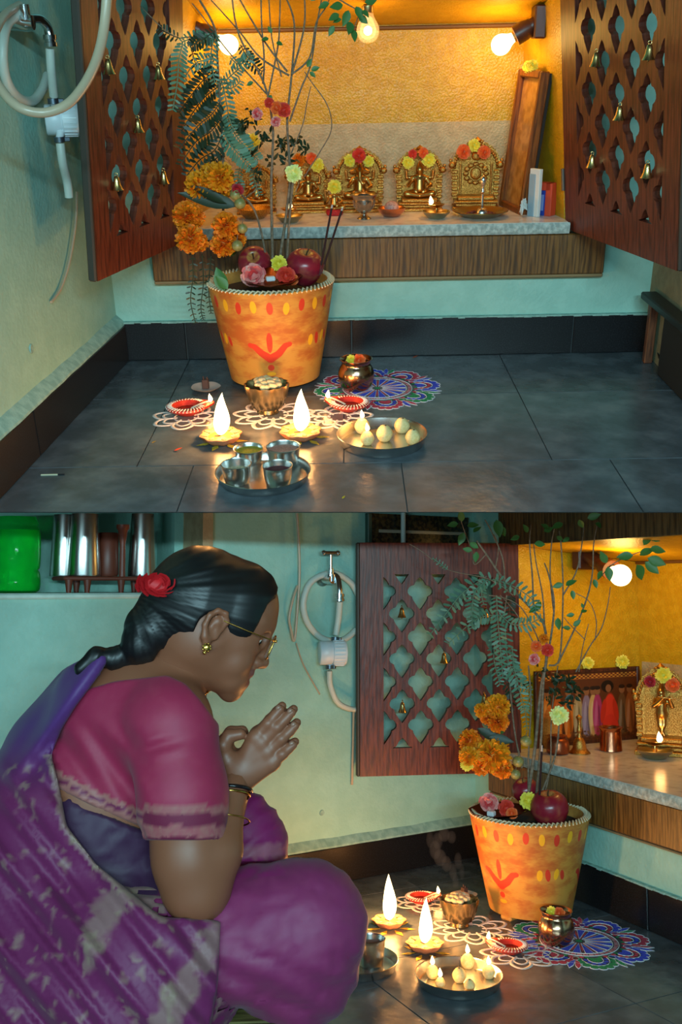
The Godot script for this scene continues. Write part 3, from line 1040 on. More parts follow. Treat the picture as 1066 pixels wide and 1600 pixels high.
func bulb(label: String, at: Vector3, r: float, base_at: Vector3, holder: bool, col: Color, energy: float, clear := false) -> void:
	var o := thing("light_bulb", label, "bulb", at)
	var d := (base_at - at).normalized()
	var y := d
	var x := y.cross(Vector3.FORWARD).normalized()
	var t := Transform3D(Basis(x, y, x.cross(y)), Vector3.ZERO)
	var mb := MB.new()
	mb.t = t
	mb.lathe(sm([[0.0, -r], [r * 0.5, -r * 0.87], [r * 0.87, -r * 0.5], [r, 0.0], [r * 0.88, r * 0.5], [r * 0.6, r * 0.95], [r * 0.48, r * 1.3], [r * 0.46, r * 1.5]], 3), 28)
	if clear:
		var g := mat("clear_glass", Color(0.95, 0.93, 0.85, 0.10), 0.05)
		g.transparency = BaseMaterial3D.TRANSPARENCY_ALPHA
		obj("glass", mb, g, o)
		var fm := mat("filament_glow", C("fff2d8"), 0.5)
		fm.emission_enabled = true
		fm.emission = C("ffe8c0")
		fm.emission_energy_multiplier = 9.0
		obj("filament", MB.new().ball(Vector3.ZERO, Vector3.ONE * r * 0.36, 16, 10), fm, o)
	else:
		var bm := mat("bulb_glow_" + str(energy), C("ffe0a0"), 0.4)
		bm.emission_enabled = true
		bm.emission = C("ffd890")
		bm.emission_energy_multiplier = 6.0
		obj("glass", mb, bm, o)
	var cm := MB.new()
	cm.t = t
	cm.lathe([[r * 0.46, r * 1.35], [r * 0.5, r * 1.4], [r * 0.5, r * 1.9], [r * 0.3, r * 2.05], [0.0, r * 2.05]], 20)
	obj("cap", cm, mat("cap_metal", C("b8a070"), 0.35, 1.0), o)
	lamp_light("bulb_light", Vector3.ZERO, col, energy, r, o)
	if holder:
		var h := thing("lamp_holder", "brown lamp holder of the bulb " + SC + (" by the frame" if at.x > 0.7 else " in the niche"), "lamp holder", base_at)
		var brown := mat("bakelite", C("4d2414"), 0.4)
		var hb := MB.new()
		hb.t = Transform3D(t.basis, at - base_at)
		hb.lathe([[r * 0.56, r * 1.55], [r * 0.95, r * 1.6], [r * 0.95, r * 2.6], [r * 0.75, r * 3.3], [0.0, r * 3.3]], 24)
		obj("socket", hb, brown, h)
		var tb := MB.new()
		tb.tube([(at - base_at) + d * r * 3.0, Vector3.ZERO], r * 0.72, 16)
		obj("arm", tb, brown, h)
		obj("mount", MB.new().box(Vector3(-r * 0.6, -r * 1.5, -r * 1.2), Vector3(r * 0.6, r * 1.5, r * 1.2), r * 0.15), brown, h)

# ------------------------------------------------------------------ flowers, fruit, leaves
func petal(mb: MB, at: Vector3, dir: Vector3, up: Vector3, l: float, w: float, curl: float) -> void:
	var side := dir.cross(up).normalized()
	var n := side.cross(dir).normalized()
	var a := at
	var m := at + dir * l * 0.55 + n * curl * l * 0.25
	var e := at + dir * l + n * curl * l * 0.75
	var i := mb.p(a - side * w * 0.25, n)
	mb.p(a + side * w * 0.25, n)
	mb.p(m + side * w * 0.5, n)
	mb.p(m - side * w * 0.5, n)
	mb.p(e + side * w * 0.42, n)
	mb.p(e - side * w * 0.42, n)
	mb.p(e + dir * l * 0.08 , n)
	mb.tri(i, i + 1, i + 2); mb.tri(i, i + 2, i + 3)
	mb.tri(i + 3, i + 2, i + 4); mb.tri(i + 3, i + 4, i + 5)
	mb.tri(i + 5, i + 4, i + 6)

var bloom_cache := {}
func bloom(kind: String, a: Color, b: Color, count: int, wide: float, seed_: int) -> ArrayMesh:      # unit radius, facing +z
	var key := kind + str(seed_)
	if bloom_cache.has(key): return bloom_cache[key]
	rng.seed = seed_
	var mb := MB.new()
	for i in count:
		var f := (i + 0.5) / count
		var th := i * 2.39996
		var ph := acos(1.0 - f * 1.45)            # from the crown to a little behind the widest ring
		var dir := Vector3(sin(ph) * cos(th), sin(ph) * sin(th), cos(ph))
		var out := Vector3(cos(th), sin(th), 0)
		var mixc := a.lerp(b, clampf(rng.randf() * 0.7 + 0.3 * sin(ph), 0, 1))
		mb.color = mixc.srgb_to_linear()
		var grow := (dir + out * 0.35).normalized()
		petal(mb, dir * 0.42, grow, (Vector3(0, 0, 1) + dir * 0.2 + (Vector3(rng.randfn(), rng.randfn(), rng.randfn()) * 1.6 if count > 200 else Vector3(0.02, 0.05, 0))).normalized(), rng.randf_range(0.34, 0.62), wide * rng.randf_range(0.8, 1.2), rng.randf_range(-0.5, 0.6))
	mb.color = a.lerp(b, 0.6).srgb_to_linear() * 0.8
	mb.ball(Vector3.ZERO, Vector3.ONE * 0.5, 12, 8)
	bloom_cache[key] = mb.mesh()
	return bloom_cache[key]

func petal_mat() -> StandardMaterial3D:
	var m := mat("petals", Color.WHITE, 0.65)
	m.vertex_color_use_as_albedo = true
	m.backlight_enabled = true
	m.backlight = Color(0.08, 0.05, 0.01)
	return m

func flower(called: String, label: String, at: Vector3, r: float, kind: String, face := Vector3.ZERO, group := "") -> Node3D:
	var to := face if face != Vector3.ZERO else (cam.origin - at).normalized()
	var x := Vector3.UP.cross(to).normalized()
	var t := Transform3D(Basis(x, to.cross(x), to) * Basis(Vector3.BACK, rng.randf() * 6.0), at)
	var o := thing_t(called, label, "flower", t, group)
	var ms: ArrayMesh
	var v := int(absf(at.x * 1000.0)) % 3
	match kind:
		"orange": ms = bloom("orange", C("e06a06"), C("f08c0c"), 300, 0.25, 11 + v)
		"amber": ms = bloom("amber", C("e07c06"), C("f0a010"), 300, 0.25, 21 + v)
		"yellow": ms = bloom("yellow", C("e8d02a"), C("f2e25a"), 110, 0.22, 31)
		"lime": ms = bloom("lime", C("dce070"), C("f0f0a8"), 110, 0.22, 41)
		"red": ms = bloom("red", C("c8281c"), C("e8482c"), 70, 0.5, 51)
		"crimson": ms = bloom("crimson", C("8c1420"), C("b82430"), 70, 0.5, 61)
		"pink": ms = bloom("pink", C("cc3038"), C("f0b8a8"), 60, 0.6, 71)
		"flame_red": ms = bloom("flame_red", C("e84a1c"), C("f07a30"), 70, 0.5, 81)
	var p := obj("petals", ms, petal_mat(), o)
	p.scale = Vector3.ONE * r
	var cx := MB.new()
	cx.t = Transform3D(Basis(Vector3.RIGHT, -PI / 2), Vector3(0, 0, -r * 0.75))
	cx.lathe(sm([[0.0, 0.0], [r * 0.16, 0.02 * r], [r * 0.3, r * 0.3], [r * 0.42, r * 0.6]], 3), 12)
	obj("calyx", cx, mat("calyx_green", C("4a6a2c"), 0.6), o)
	return o

func apple(label: String, at: Vector3, r: float, tiltb: Basis) -> void:
	var o := thing_t("apple", label, "apple", Transform3D(tiltb, at))
	var mb := MB.new()
	var prof := sm([[0.0, -0.80], [0.15, -0.86], [0.38, -0.90], [0.70, -0.68], [0.95, -0.20], [1.0, 0.12], [0.90, 0.52], [0.62, 0.80], [0.34, 0.84], [0.14, 0.70], [0.0, 0.60]], 3)
	for q in prof:
		q[0] *= r
		q[1] *= r
	mb.lathe(prof, 36)
	rng.seed = int(r * 10000.0)
	var nz := FastNoiseLite.new()
	nz.seed = 4
	nz.frequency = 1.0
	for i in mb.v.size():
		var q := mb.v[i] / r
		var a := atan2(q.z, q.x)
		var s := nz.get_noise_2d(a * 6.0, q.y * 0.8) * 0.5 + nz.get_noise_2d(a * 1.0 + 20.0, q.y * 1.5) * 0.6
		var yel := clampf(s * 1.1 + (0.9 if q.y > 0.66 and Vector2(q.x, q.z).length() < 0.4 else 0.0), 0.0, 1.0)
		mb.c[i] = C("8c1f30").lerp(C("c9a04a"), yel * 0.75).srgb_to_linear()
	var m := mat("apple_skin", Color.WHITE, 0.28)
	m.vertex_color_use_as_albedo = true
	obj("flesh", mb, m, o)
	obj("stem", MB.new().tube(curve([Vector3(0, 0.58, 0) * r, Vector3(0.03, 0.85, 0.02) * r, Vector3(0.12, 1.08, 0.03) * r], 4), r * 0.04, 6), mat("stem_brown", C("4a3520"), 0.7), o)

func leaf_mesh(mb: MB, at: Vector3, dir: Vector3, face: Vector3, l: float, w: float, bend := 0.15) -> void:
	var side := dir.cross(face).normalized()
	var n := side.cross(dir).normalized()
	var rows := 6
	var b := mb.v.size()
	for i in rows + 1:
		var f := float(i) / rows
		var ww := w * sin(PI * pow(f, 0.8)) * 0.5
		var ce := at + dir * l * f - n * bend * l * f * f
		mb.p(ce - side * ww + n * ww * 0.25, (n + side * 0.3).normalized(), Vector2(0, f))
		mb.p(ce, n, Vector2(0.5, f))
		mb.p(ce + side * ww + n * ww * 0.25, (n - side * 0.3).normalized(), Vector2(1, f))
	for i in rows:
		var q := b + i * 3
		mb.tri(q, q + 1, q + 3); mb.tri(q + 1, q + 4, q + 3)
		mb.tri(q + 1, q + 2, q + 4); mb.tri(q + 2, q + 5, q + 4)

func leaf_mat(key: String, c: Color) -> StandardMaterial3D:
	var m := mat(key, c, 0.5)
	m.backlight_enabled = true
	m.backlight = Color(c.r * 0.25, c.g * 0.25, c.b * 0.15)
	return m

# a plant drawn in the upright plane through its pot: points are given as seen, offsets in depth as metres
var plant_base := Vector3.ZERO
func pp(q: Array) -> Vector3:
	var n := Vector3(cam.origin.x - plant_base.x, 0, cam.origin.z - plant_base.z).normalized()
	var off: float = q[2] if q.size() > 2 else 0.0
	return on(q[0], q[1], plant_base + n * off, n)

func twig(parent: Node3D, pts: Array, r0: float, r1: float, m: Material, jitter := 0.02) -> void:
	var line := []
	for i in pts.size():
		var q: Array = pts[i]
		var z := rng.randf_range(-jitter, jitter) * (float(i) / pts.size())
		line.append(pp([q[0], q[1], (q[2] if q.size() > 2 else 0.0) + z]))
	line = curve(line, 5)
	var rad := []
	for i in line.size(): rad.append(lerpf(r0, r1, float(i) / (line.size() - 1)))
	obj("twig", MB.new().tube(line, rad, 7), m, parent)

func frond(parent: Node3D, pts: Array, leaf_px: float, pairs: int, m: Material, off := 0.0, one_side := 0) -> void:
	var line := []
	var k := rng.randf_range(-0.03, 0.03)
	for i in pts.size(): line.append(pp([pts[i][0], pts[i][1], off + k * i / pts.size()]))
	line = curve(line, 6)
	var mb := MB.new()
	mb.tube(line, 0.0012, 5, false)
	var n: Vector3 = (cam.origin - line[0]).normalized()
	var l := leaf_px * mpp(line[0])
	for i in pairs:
		var f := (i + 0.7) / pairs * (line.size() - 1.001)
		var a: Vector3 = line[int(f)].lerp(line[int(f) + 1], f - int(f))
		var d: Vector3 = (line[int(f) + 1] - line[int(f)]).normalized()
		var s := d.cross(n).normalized()
		var taper := sin(PI * (0.14 + 0.8 * (i + 0.5) / pairs))
		for sd in [-1.0, 1.0]:
			if one_side != 0 and sd != float(one_side): continue
			var dir: Vector3 = (s * sd + d * 0.45 + n * rng.randf_range(-0.5, 0.5)).normalized()
			var ff: Vector3 = (n + Vector3(rng.randf_range(-0.6, 0.6), rng.randf_range(-0.3, 0.6), rng.randf_range(-0.3, 0.3))).normalized()
			var side := dir.cross(ff).normalized()
			var nn := side.cross(dir).normalized()
			var ll := l * (0.35 + 0.65 * taper) * rng.randf_range(0.85, 1.1)
			var w := ll * 0.15
			var b := mb.p(a, nn)
			mb.p(a + dir * ll * 0.35 - side * w, nn); mb.p(a + dir * ll * 0.35 + side * w, nn)
			mb.p(a + dir * ll * 0.85 - side * w * 0.9, nn); mb.p(a + dir * ll * 0.85 + side * w * 0.9, nn)
			mb.p(a + dir * ll, nn)
			mb.tri(b, b + 1, b + 2); mb.tri(b + 1, b + 3, b + 2); mb.tri(b + 2, b + 3, b + 4); mb.tri(b + 3, b + 5, b + 4)
	obj("frond", mb, m, parent)

func leaf(parent: Node3D, q: Array, ang: float, l_px: float, m: Material, off := 0.0, wide := 0.55) -> void:
	var a := pp([q[0], q[1], off + (q[2] if q.size() > 2 else 0.0)])
	var d := cam.basis * Vector3(cos(deg_to_rad(ang)), sin(deg_to_rad(ang)), rng.randf_range(-0.4, 0.4)).normalized()
	var l := l_px * mpp(a)
	var mb := MB.new()
	leaf_mesh(mb, a, d, ((cam.origin - a).normalized() + Vector3(rng.randf_range(-0.5, 0.5), rng.randf_range(0, 0.7), 0)).normalized(), l, l * wide)
	obj("leaf", mb, m, parent)

func sprig(parent: Node3D, q: Array, spread_px: float, count: int, leaf_px: float, m: Material, off := 0.0) -> void:    # a tuft of small leaves round a point
	var a := pp([q[0], q[1], off])
	var k := mpp(a)
	var mb := MB.new()
	for i in count:
		var e := Vector3(rng.randfn(0, 0.5), rng.randfn(0, 0.5), rng.randfn(0, 0.4)) * spread_px * k
		var d := Vector3(rng.randf_range(-1, 1), rng.randf_range(-1, 1), rng.randf_range(-1, 1)).normalized()
		leaf_mesh(mb, a + e, d, Vector3(rng.randf_range(-1, 1), 0.5, rng.randf_range(0, 1)).normalized(), leaf_px * k * rng.randf_range(0.7, 1.2), leaf_px * k * 0.4)
	obj("foliage", mb, m, parent).set_meta("kind", "stuff")

# ------------------------------------------------------------------ the painted pot
var pot_tex: ImageTexture
func ell(im: Image, cx: float, cy: float, rx: float, ry: float, ang: float, col: Color, al := 0.9) -> void:
	var R := maxf(rx, ry)
	var ca := cos(ang)
	var sa := sin(ang)
	for y in range(int(cy - R) - 1, int(cy + R) + 2):
		if y < 0 or y >= im.get_height(): continue
		for x in range(int(cx - R) - 1, int(cx + R) + 2):
			var dx := x - cx
			var dy := y - cy
			var u := (dx * ca + dy * sa) / rx
			var v := (-dx * sa + dy * ca) / ry
			var d := u * u + v * v
			if d < 1.0:
				var xx := posmod(x, im.get_width())
				im.set_pixel(xx, y, im.get_pixel(xx, y).lerp(col, al * clampf((1.0 - d) * 5.0, 0, 1)))

func sweep(im: Image, pts: Array, r0: float, r1: float, col: Color) -> void:
	for i in pts.size() - 1:
		for k in 14:
			var f := k / 14.0
			var q: Vector2 = pts[i].lerp(pts[i + 1], f)
			ell(im, q.x, q.y, lerpf(r0, r1, (i + f) / (pts.size() - 1)), lerpf(r0, r1, (i + f) / (pts.size() - 1)), 0.0, col, 0.8)

func pot_paint() -> ImageTexture:
	if pot_tex: return pot_tex
	var w := 1024
	var h := 320
	var im := Image.create(w, h, false, Image.FORMAT_RGB8)
	var nz := FastNoiseLite.new()
	nz.seed = 3
	nz.frequency = 0.012
	nz.fractal_octaves = 4
	var n2 := FastNoiseLite.new()
	n2.seed = 9
	n2.frequency = 0.05
	for y in h:
		for x in w:
			var a := TAU * x / w
			var s := nz.get_noise_3d(cos(a) * 160.0, sin(a) * 160.0, y * 1.6) + 0.35 * n2.get_noise_3d(cos(a) * 160.0, sin(a) * 160.0, y * 4.0)
			var c2 := C("c48c3a").lerp(C("ae5e24"), clampf(0.22 + s * 1.3 + 0.5 * exp(-pow((y / float(h) - 0.36) / 0.13, 2.0)), 0.0, 1.0))
			c2 = c2.lerp(C("b08848"), clampf((y / float(h) - 0.75) * 1.4, 0.0, 0.5))
			im.set_pixel(x, y, c2)
	var red := C("c8301e")
	var yel := C("efb41a")
	# the front is a quarter of the way round; a pot seen from outside runs from right to left
	for i in 24:
		ell(im, i * w / 24.0 + 6.0, 46 + sin(i * 2.1) * 4.0, 9, 21, 0.05 * sin(i * 1.7), red if i % 2 == 0 else yel)
	for m in 3:
		var fx := w * (0.75 + m / 3.0)
		ell(im, fx, 160, 9, 36, 0.0, red)
		ell(im, fx, 150, 9, 24, 0.0, red)
		sweep(im, [Vector2(fx, 215), Vector2(fx - 26, 196), Vector2(fx - 46, 174), Vector2(fx - 60, 170)], 14.0, 8.0, red)
		sweep(im, [Vector2(fx, 215), Vector2(fx + 26, 198), Vector2(fx + 46, 172), Vector2(fx + 60, 168)], 14.0, 8.0, red)
		ell(im, fx, 246, 11, 11, 0.0, red)
		ell(im, fx, 268, 16, 7, 0.0, yel, 0.7)
		var gx := fx + w / 6.0
		ell(im, gx - 40, 166, 10, 20, 0.0, yel)
		ell(im, gx - 14, 166, 9, 22, -0.15, red)
		ell(im, gx + 14, 164, 9, 20, 0.1, yel)
		ell(im, gx + 36, 168, 8, 18, -0.2, red)
	pot_tex = ImageTexture.create_from_image(im)
	return pot_tex

func painted_pot(label: String, at: Vector3, r: float, r_low: float, h: float, turn: float) -> void:
	var o := thing("flower_pot", label, "flower pot", at, turn)
	var fh := h * 0.05
	var m := mat("painted_pot", Color.WHITE, 0.55)
	m.albedo_texture = pot_paint()
	m.normal_enabled = false
	# outside: the outline's own length runs down the paint
	var mb := MB.new()
	var L := (Vector2(r, h) - Vector2(r_low, fh)).length()
	mb.lathe(sm([[r_low, fh], [lerpf(r, r_low, 0.66) * 1.004, lerpf(h, fh, 0.66)], [lerpf(r, r_low, 0.33) * 1.004, lerpf(h, fh, 0.33)], [r, h]], 5), 64)
	for i in mb.uv.size(): mb.uv[i] = Vector2(1.0 - mb.uv[i].x, 1.0 - clampf(mb.uv[i].y / L, 0.0, 1.0))
	obj("body", mb, m, o)
	var plain := plaster("pot_ochre", C("b9823c"), C("cf9a4c"), 0.6, 0.3, 6.0)
	obj("lining", MB.new().lathe([[0.0, fh * 0.9], [r_low * 0.98, fh * 0.9], [r_low, fh], [r_low - 0.001, fh + 0.002], [r - 0.003, h - 0.002], [r * 0.985, h + 0.001], [r * 0.90, h], [r * 0.885, h - 0.004], [r * 0.82, h * 0.8]], 56), plain, o)
	var rope := MB.new()
	for i in 76:
		var a := TAU * i / 76
		var d := Vector3(cos(a), 0, sin(a))
		var e := Vector3(cos(a + 0.11), 0, sin(a + 0.11))
		rope.tube([d * r * 0.905 + Vector3(0, h + 0.0005, 0), d.lerp(e, 0.5) * r * 0.95 + Vector3(0, h + 0.0045, 0), e * r * 1.002 + Vector3(0, h - 0.002, 0)], 0.0024, 5)
	obj("rope_rim", rope, mat("rope_white", C("d8cfae"), 0.7), o)
	for i in 3:
		var a := TAU * i / 3 + 0.5
		obj("foot", MB.new().box(Vector3(r_low * 0.62, 0.0, -r_low * 0.16), Vector3(r_low * 0.985, fh * 1.05, r_low * 0.16), 0.004, Transform3D(Basis(Vector3.UP, a), Vector3.ZERO)), plain, o)
	var soil := MB.new()
	soil.lathe([[0.0, h * 0.93], [r * 0.4, h * 0.925], [r * 0.87, h * 0.9]], 40, Vector3.ONE, 0.01, 7)
	obj("soil", soil, plaster("soil", C("2a2018"), C("40301f"), 0.95, 1.5, 20.0), o)

# ------------------------------------------------------------------ powder drawings on the floor
func stroke(mb: MB, pts: Array, w: float, y := 0.0016) -> void:       # a raised line of powder
	var b := mb.v.size()
	for i in pts.size():
		var d: Vector2 = (pts[mini(i + 1, pts.size() - 1)] - pts[maxi(i - 1, 0)]).normalized()
		var s := Vector2(-d.y, d.x) * w * 0.5
		var q: Vector2 = pts[i]
		mb.p(Vector3(q.x - s.x, 0.0002, q.y - s.y), Vector3(-s.x, w * 0.3, -s.y).normalized())
		mb.p(Vector3(q.x, y, q.y), Vector3.UP)
		mb.p(Vector3(q.x + s.x, 0.0002, q.y + s.y), Vector3(s.x, w * 0.3, s.y).normalized())
	for i in pts.size() - 1:
		for k in 2:
			var a := b + i * 3 + k
			mb.tri(a, a + 1, a + 3); mb.tri(a + 1, a + 4, a + 3)

func patch(mb: MB, pts: Array, y := 0.0011) -> void:
	var poly := PackedVector2Array(pts)
	var ids := Geometry2D.triangulate_polygon(poly)
	var b := mb.v.size()
	for q in poly: mb.p(Vector3(q.x, y, q.y), Vector3.UP)
	for k in ids.size() / 3: mb.tri(b + ids[k * 3], b + ids[k * 3 + 1], b + ids[k * 3 + 2])

func arc(c: Vector2, r: float, a0: float, a1: float, n := 14, sq := Vector2.ONE) -> Array:
	var o := []
	for i in n + 1:
		var a := lerpf(a0, a1, float(i) / n)
		o.append(c + Vector2(cos(a), sin(a)) * r * sq)
	return o

func rot2(pts: Array, a: float, off := Vector2.ZERO) -> Array:
	var o := []
	for q in pts: o.append((q as Vector2).rotated(a) + off)
	return o

func rangoli(label: String, at: Vector3, R: float, turn: float) -> void:
	var o := thing("rangoli", label, "rangoli", at, turn)
	var blue := plaster("powder_blue", C("2438c8"), C("3c58e0"), 0.95, 0.8, 40.0)
	var red := plaster("powder_red", C("a82a48"), C("c8445c"), 0.95, 0.8, 40.0)
	var green := plaster("powder_green", C("0c7a4c"), C("249a64"), 0.95, 0.8, 40.0)
	var pink := plaster("powder_pink", C("b07a88"), C("c894a0"), 0.95, 0.8, 40.0)
	var white := plaster("powder_white", C("c8ccd8"), C("dcdfe8"), 0.95, 0.8, 40.0)
	var P := {"b": MB.new(), "r": MB.new(), "g": MB.new(), "p": MB.new()}
	var line := MB.new()
	var n := 16
	var R0 := R
	R = R0 * 0.84
	for i in n:            # sunburst
		var a := TAU * i / n
		var da := TAU / n
		patch(P.b, [Vector2(0.12 * R, 0).rotated(a), Vector2(0.52 * R, 0).rotated(a - da * 0.33), Vector2(0.535 * R, 0).rotated(a), Vector2(0.52 * R, 0).rotated(a + da * 0.33)])
		patch(P.r, [Vector2(0.06 * R, 0).rotated(a + da * 0.5), Vector2(0.33 * R, 0).rotated(a + da * 0.36), Vector2(0.5 * R, 0).rotated(a + da * 0.5), Vector2(0.33 * R, 0).rotated(a + da * 0.64)])
		for s in [-0.33, 0.33]:
			stroke(line, [Vector2(0.10 * R, 0).rotated(a), Vector2(0.53 * R, 0).rotated(a + da * s)], 0.010 * R)
	patch(P.g, arc(Vector2.ZERO, 0.055 * R, 0, TAU - 0.3, 12))
	stroke(line, arc(Vector2.ZERO, 0.54 * R, 0, TAU, 60), 0.014 * R)
	for i in 40:
		var a := TAU * i / 40
		patch(P.p, rot2([Vector2(0.565 * R, -0.037 * R), Vector2(0.625 * R, -0.04 * R), Vector2(0.625 * R, 0.04 * R), Vector2(0.565 * R, 0.037 * R)], a), 0.0009)
		if i % 2 == 0: patch(P.r, arc(Vector2(0.597 * R, 0).rotated(a), 0.02 * R, 0, TAU - 0.5, 8), 0.0014)
	stroke(line, arc(Vector2.ZERO, 0.64 * R, 0, TAU, 60), 0.014 * R)
	R = R0
	for i in 8:            # scalloped fans, in turn blue, green, red
		var a := TAU * i / 8
		var k: String = ["b", "g", "r", "b", "g", "r", "b", "r"][i]
		var k2: String = {"b": "r", "g": "b", "r": "b"}[k]
		var ce := Vector2(0.66 * R, 0)
		var sq := Vector2(1.0, 0.84)
		for j in 9:
			var f := -1.75 + 3.5 * j / 8.0
			var d := Vector2(cos(f), sin(f)) * sq
			patch(P[k], rot2(arc(ce + d * 0.275 * R, 0.058 * R, 0, TAU - 0.5, 9), a))
			stroke(line, rot2(arc(ce + d * 0.278 * R, 0.066 * R, f - 1.4, f + 1.4, 7), a), 0.010 * R)
		stroke(line, rot2(arc(ce, 0.215 * R, -1.9, 1.9, 14, sq), a), 0.011 * R)
		for j in 7:
			var f := -1.5 + 3.0 * j / 6.0
			patch(P[k2], rot2(arc(ce + Vector2(cos(f), sin(f)) * sq * 0.165 * R, 0.032 * R, 0, TAU - 0.5, 8), a))
		stroke(line, rot2(arc(ce, 0.12 * R, -2.0, 2.0, 12, sq), a), 0.010 * R)
		patch(P[k], rot2([ce + Vector2(-0.09, -0.12) * R, ce + Vector2(0.06, -0.065) * R, ce + Vector2(0.10, 0) * R, ce + Vector2(0.06, 0.065) * R, ce + Vector2(-0.09, 0.12) * R, ce + Vector2(-0.03, 0) * R], a))
		# leaf pairs between the fans
		var b := a + TAU / 16
		for s in [-1.0, 1.0]:
			var pet := [Vector2(0.70 * R, 0.0), Vector2(0.78 * R, s * 0.06 * R), Vector2(0.90 * R, s * 0.085 * R), Vector2(1.0 * R, s * 0.06 * R), Vector2(0.9 * R, s * 0.015 * R), Vector2(0.78 * R, 0.004 * s * R)]
			if s < 0.0: pet.reverse()
			patch(P["g" if i % 2 == 0 else "b"] if s > 0.0 else P["b" if i % 3 == 0 else "r"], rot2(pet, b), 0.0013)
			stroke(line, rot2(pet, b), 0.011 * R)
		for s in [-1.0, 1.0]:
			patch(P.r, rot2(arc(Vector2(0.60 * R, s * 0.07 * R), 0.034 * R, 0, TAU - 0.5, 9), b), 0.0013)
			patch(P.g, rot2(arc(Vector2(0.58 * R, s * 0.14 * R), 0.028 * R, 0, TAU - 0.5, 9), b), 0.0013)
	obj("blue_powder", P.b, blue, o).set_meta("kind", "stuff")
	obj("red_powder", P.r, red, o).set_meta("kind", "stuff")
	obj("green_powder", P.g, green, o).set_meta("kind", "stuff")
	obj("pink_powder", P.p, pink, o).set_meta("kind", "stuff")
	obj("white_outline", line, white, o).set_meta("kind", "stuff")

func white_flower(label: String, at: Vector3, R: float, petals: int, turn: float) -> void:
	var o := thing("rangoli", label, "rangoli", at, turn)
	var line := MB.new()
	rng.seed = petals * 7
	for i in petals:
		var a := TAU * i / petals
		var da := PI / petals
		for e in 2:
			var jit := rng.randf_range(-0.02, 0.02)
			var pts := [Vector2(0.36 * R, 0).rotated(a - da), Vector2(0.72 * R, 0).rotated(a - da * 0.95), Vector2(0.92 * R, 0).rotated(a - da * 0.5), Vector2((1.02 + jit) * R, 0).rotated(a), Vector2(0.92 * R, 0).rotated(a + da * 0.5), Vector2(0.72 * R, 0).rotated(a + da * 0.95), Vector2(0.36 * R, 0).rotated(a + da)]
			var p3 := []
			for q in pts: p3.append(Vector3(q.x, 0, q.y) * (1.0 if e == 0 else 0.72))
			var p2 := []
			for q in curve(p3, 3): p2.append(Vector2(q.x, q.z))
			stroke(line, p2, 0.009 if e == 0 else 0.006)
	stroke(line, arc(Vector2.ZERO, 0.36 * R, 0, TAU, 24), 0.004)
	obj("white_powder", line, plaster("powder_chalk", C("c9c0bb"), C("e2dad4"), 0.95, 0.8, 40.0), o)

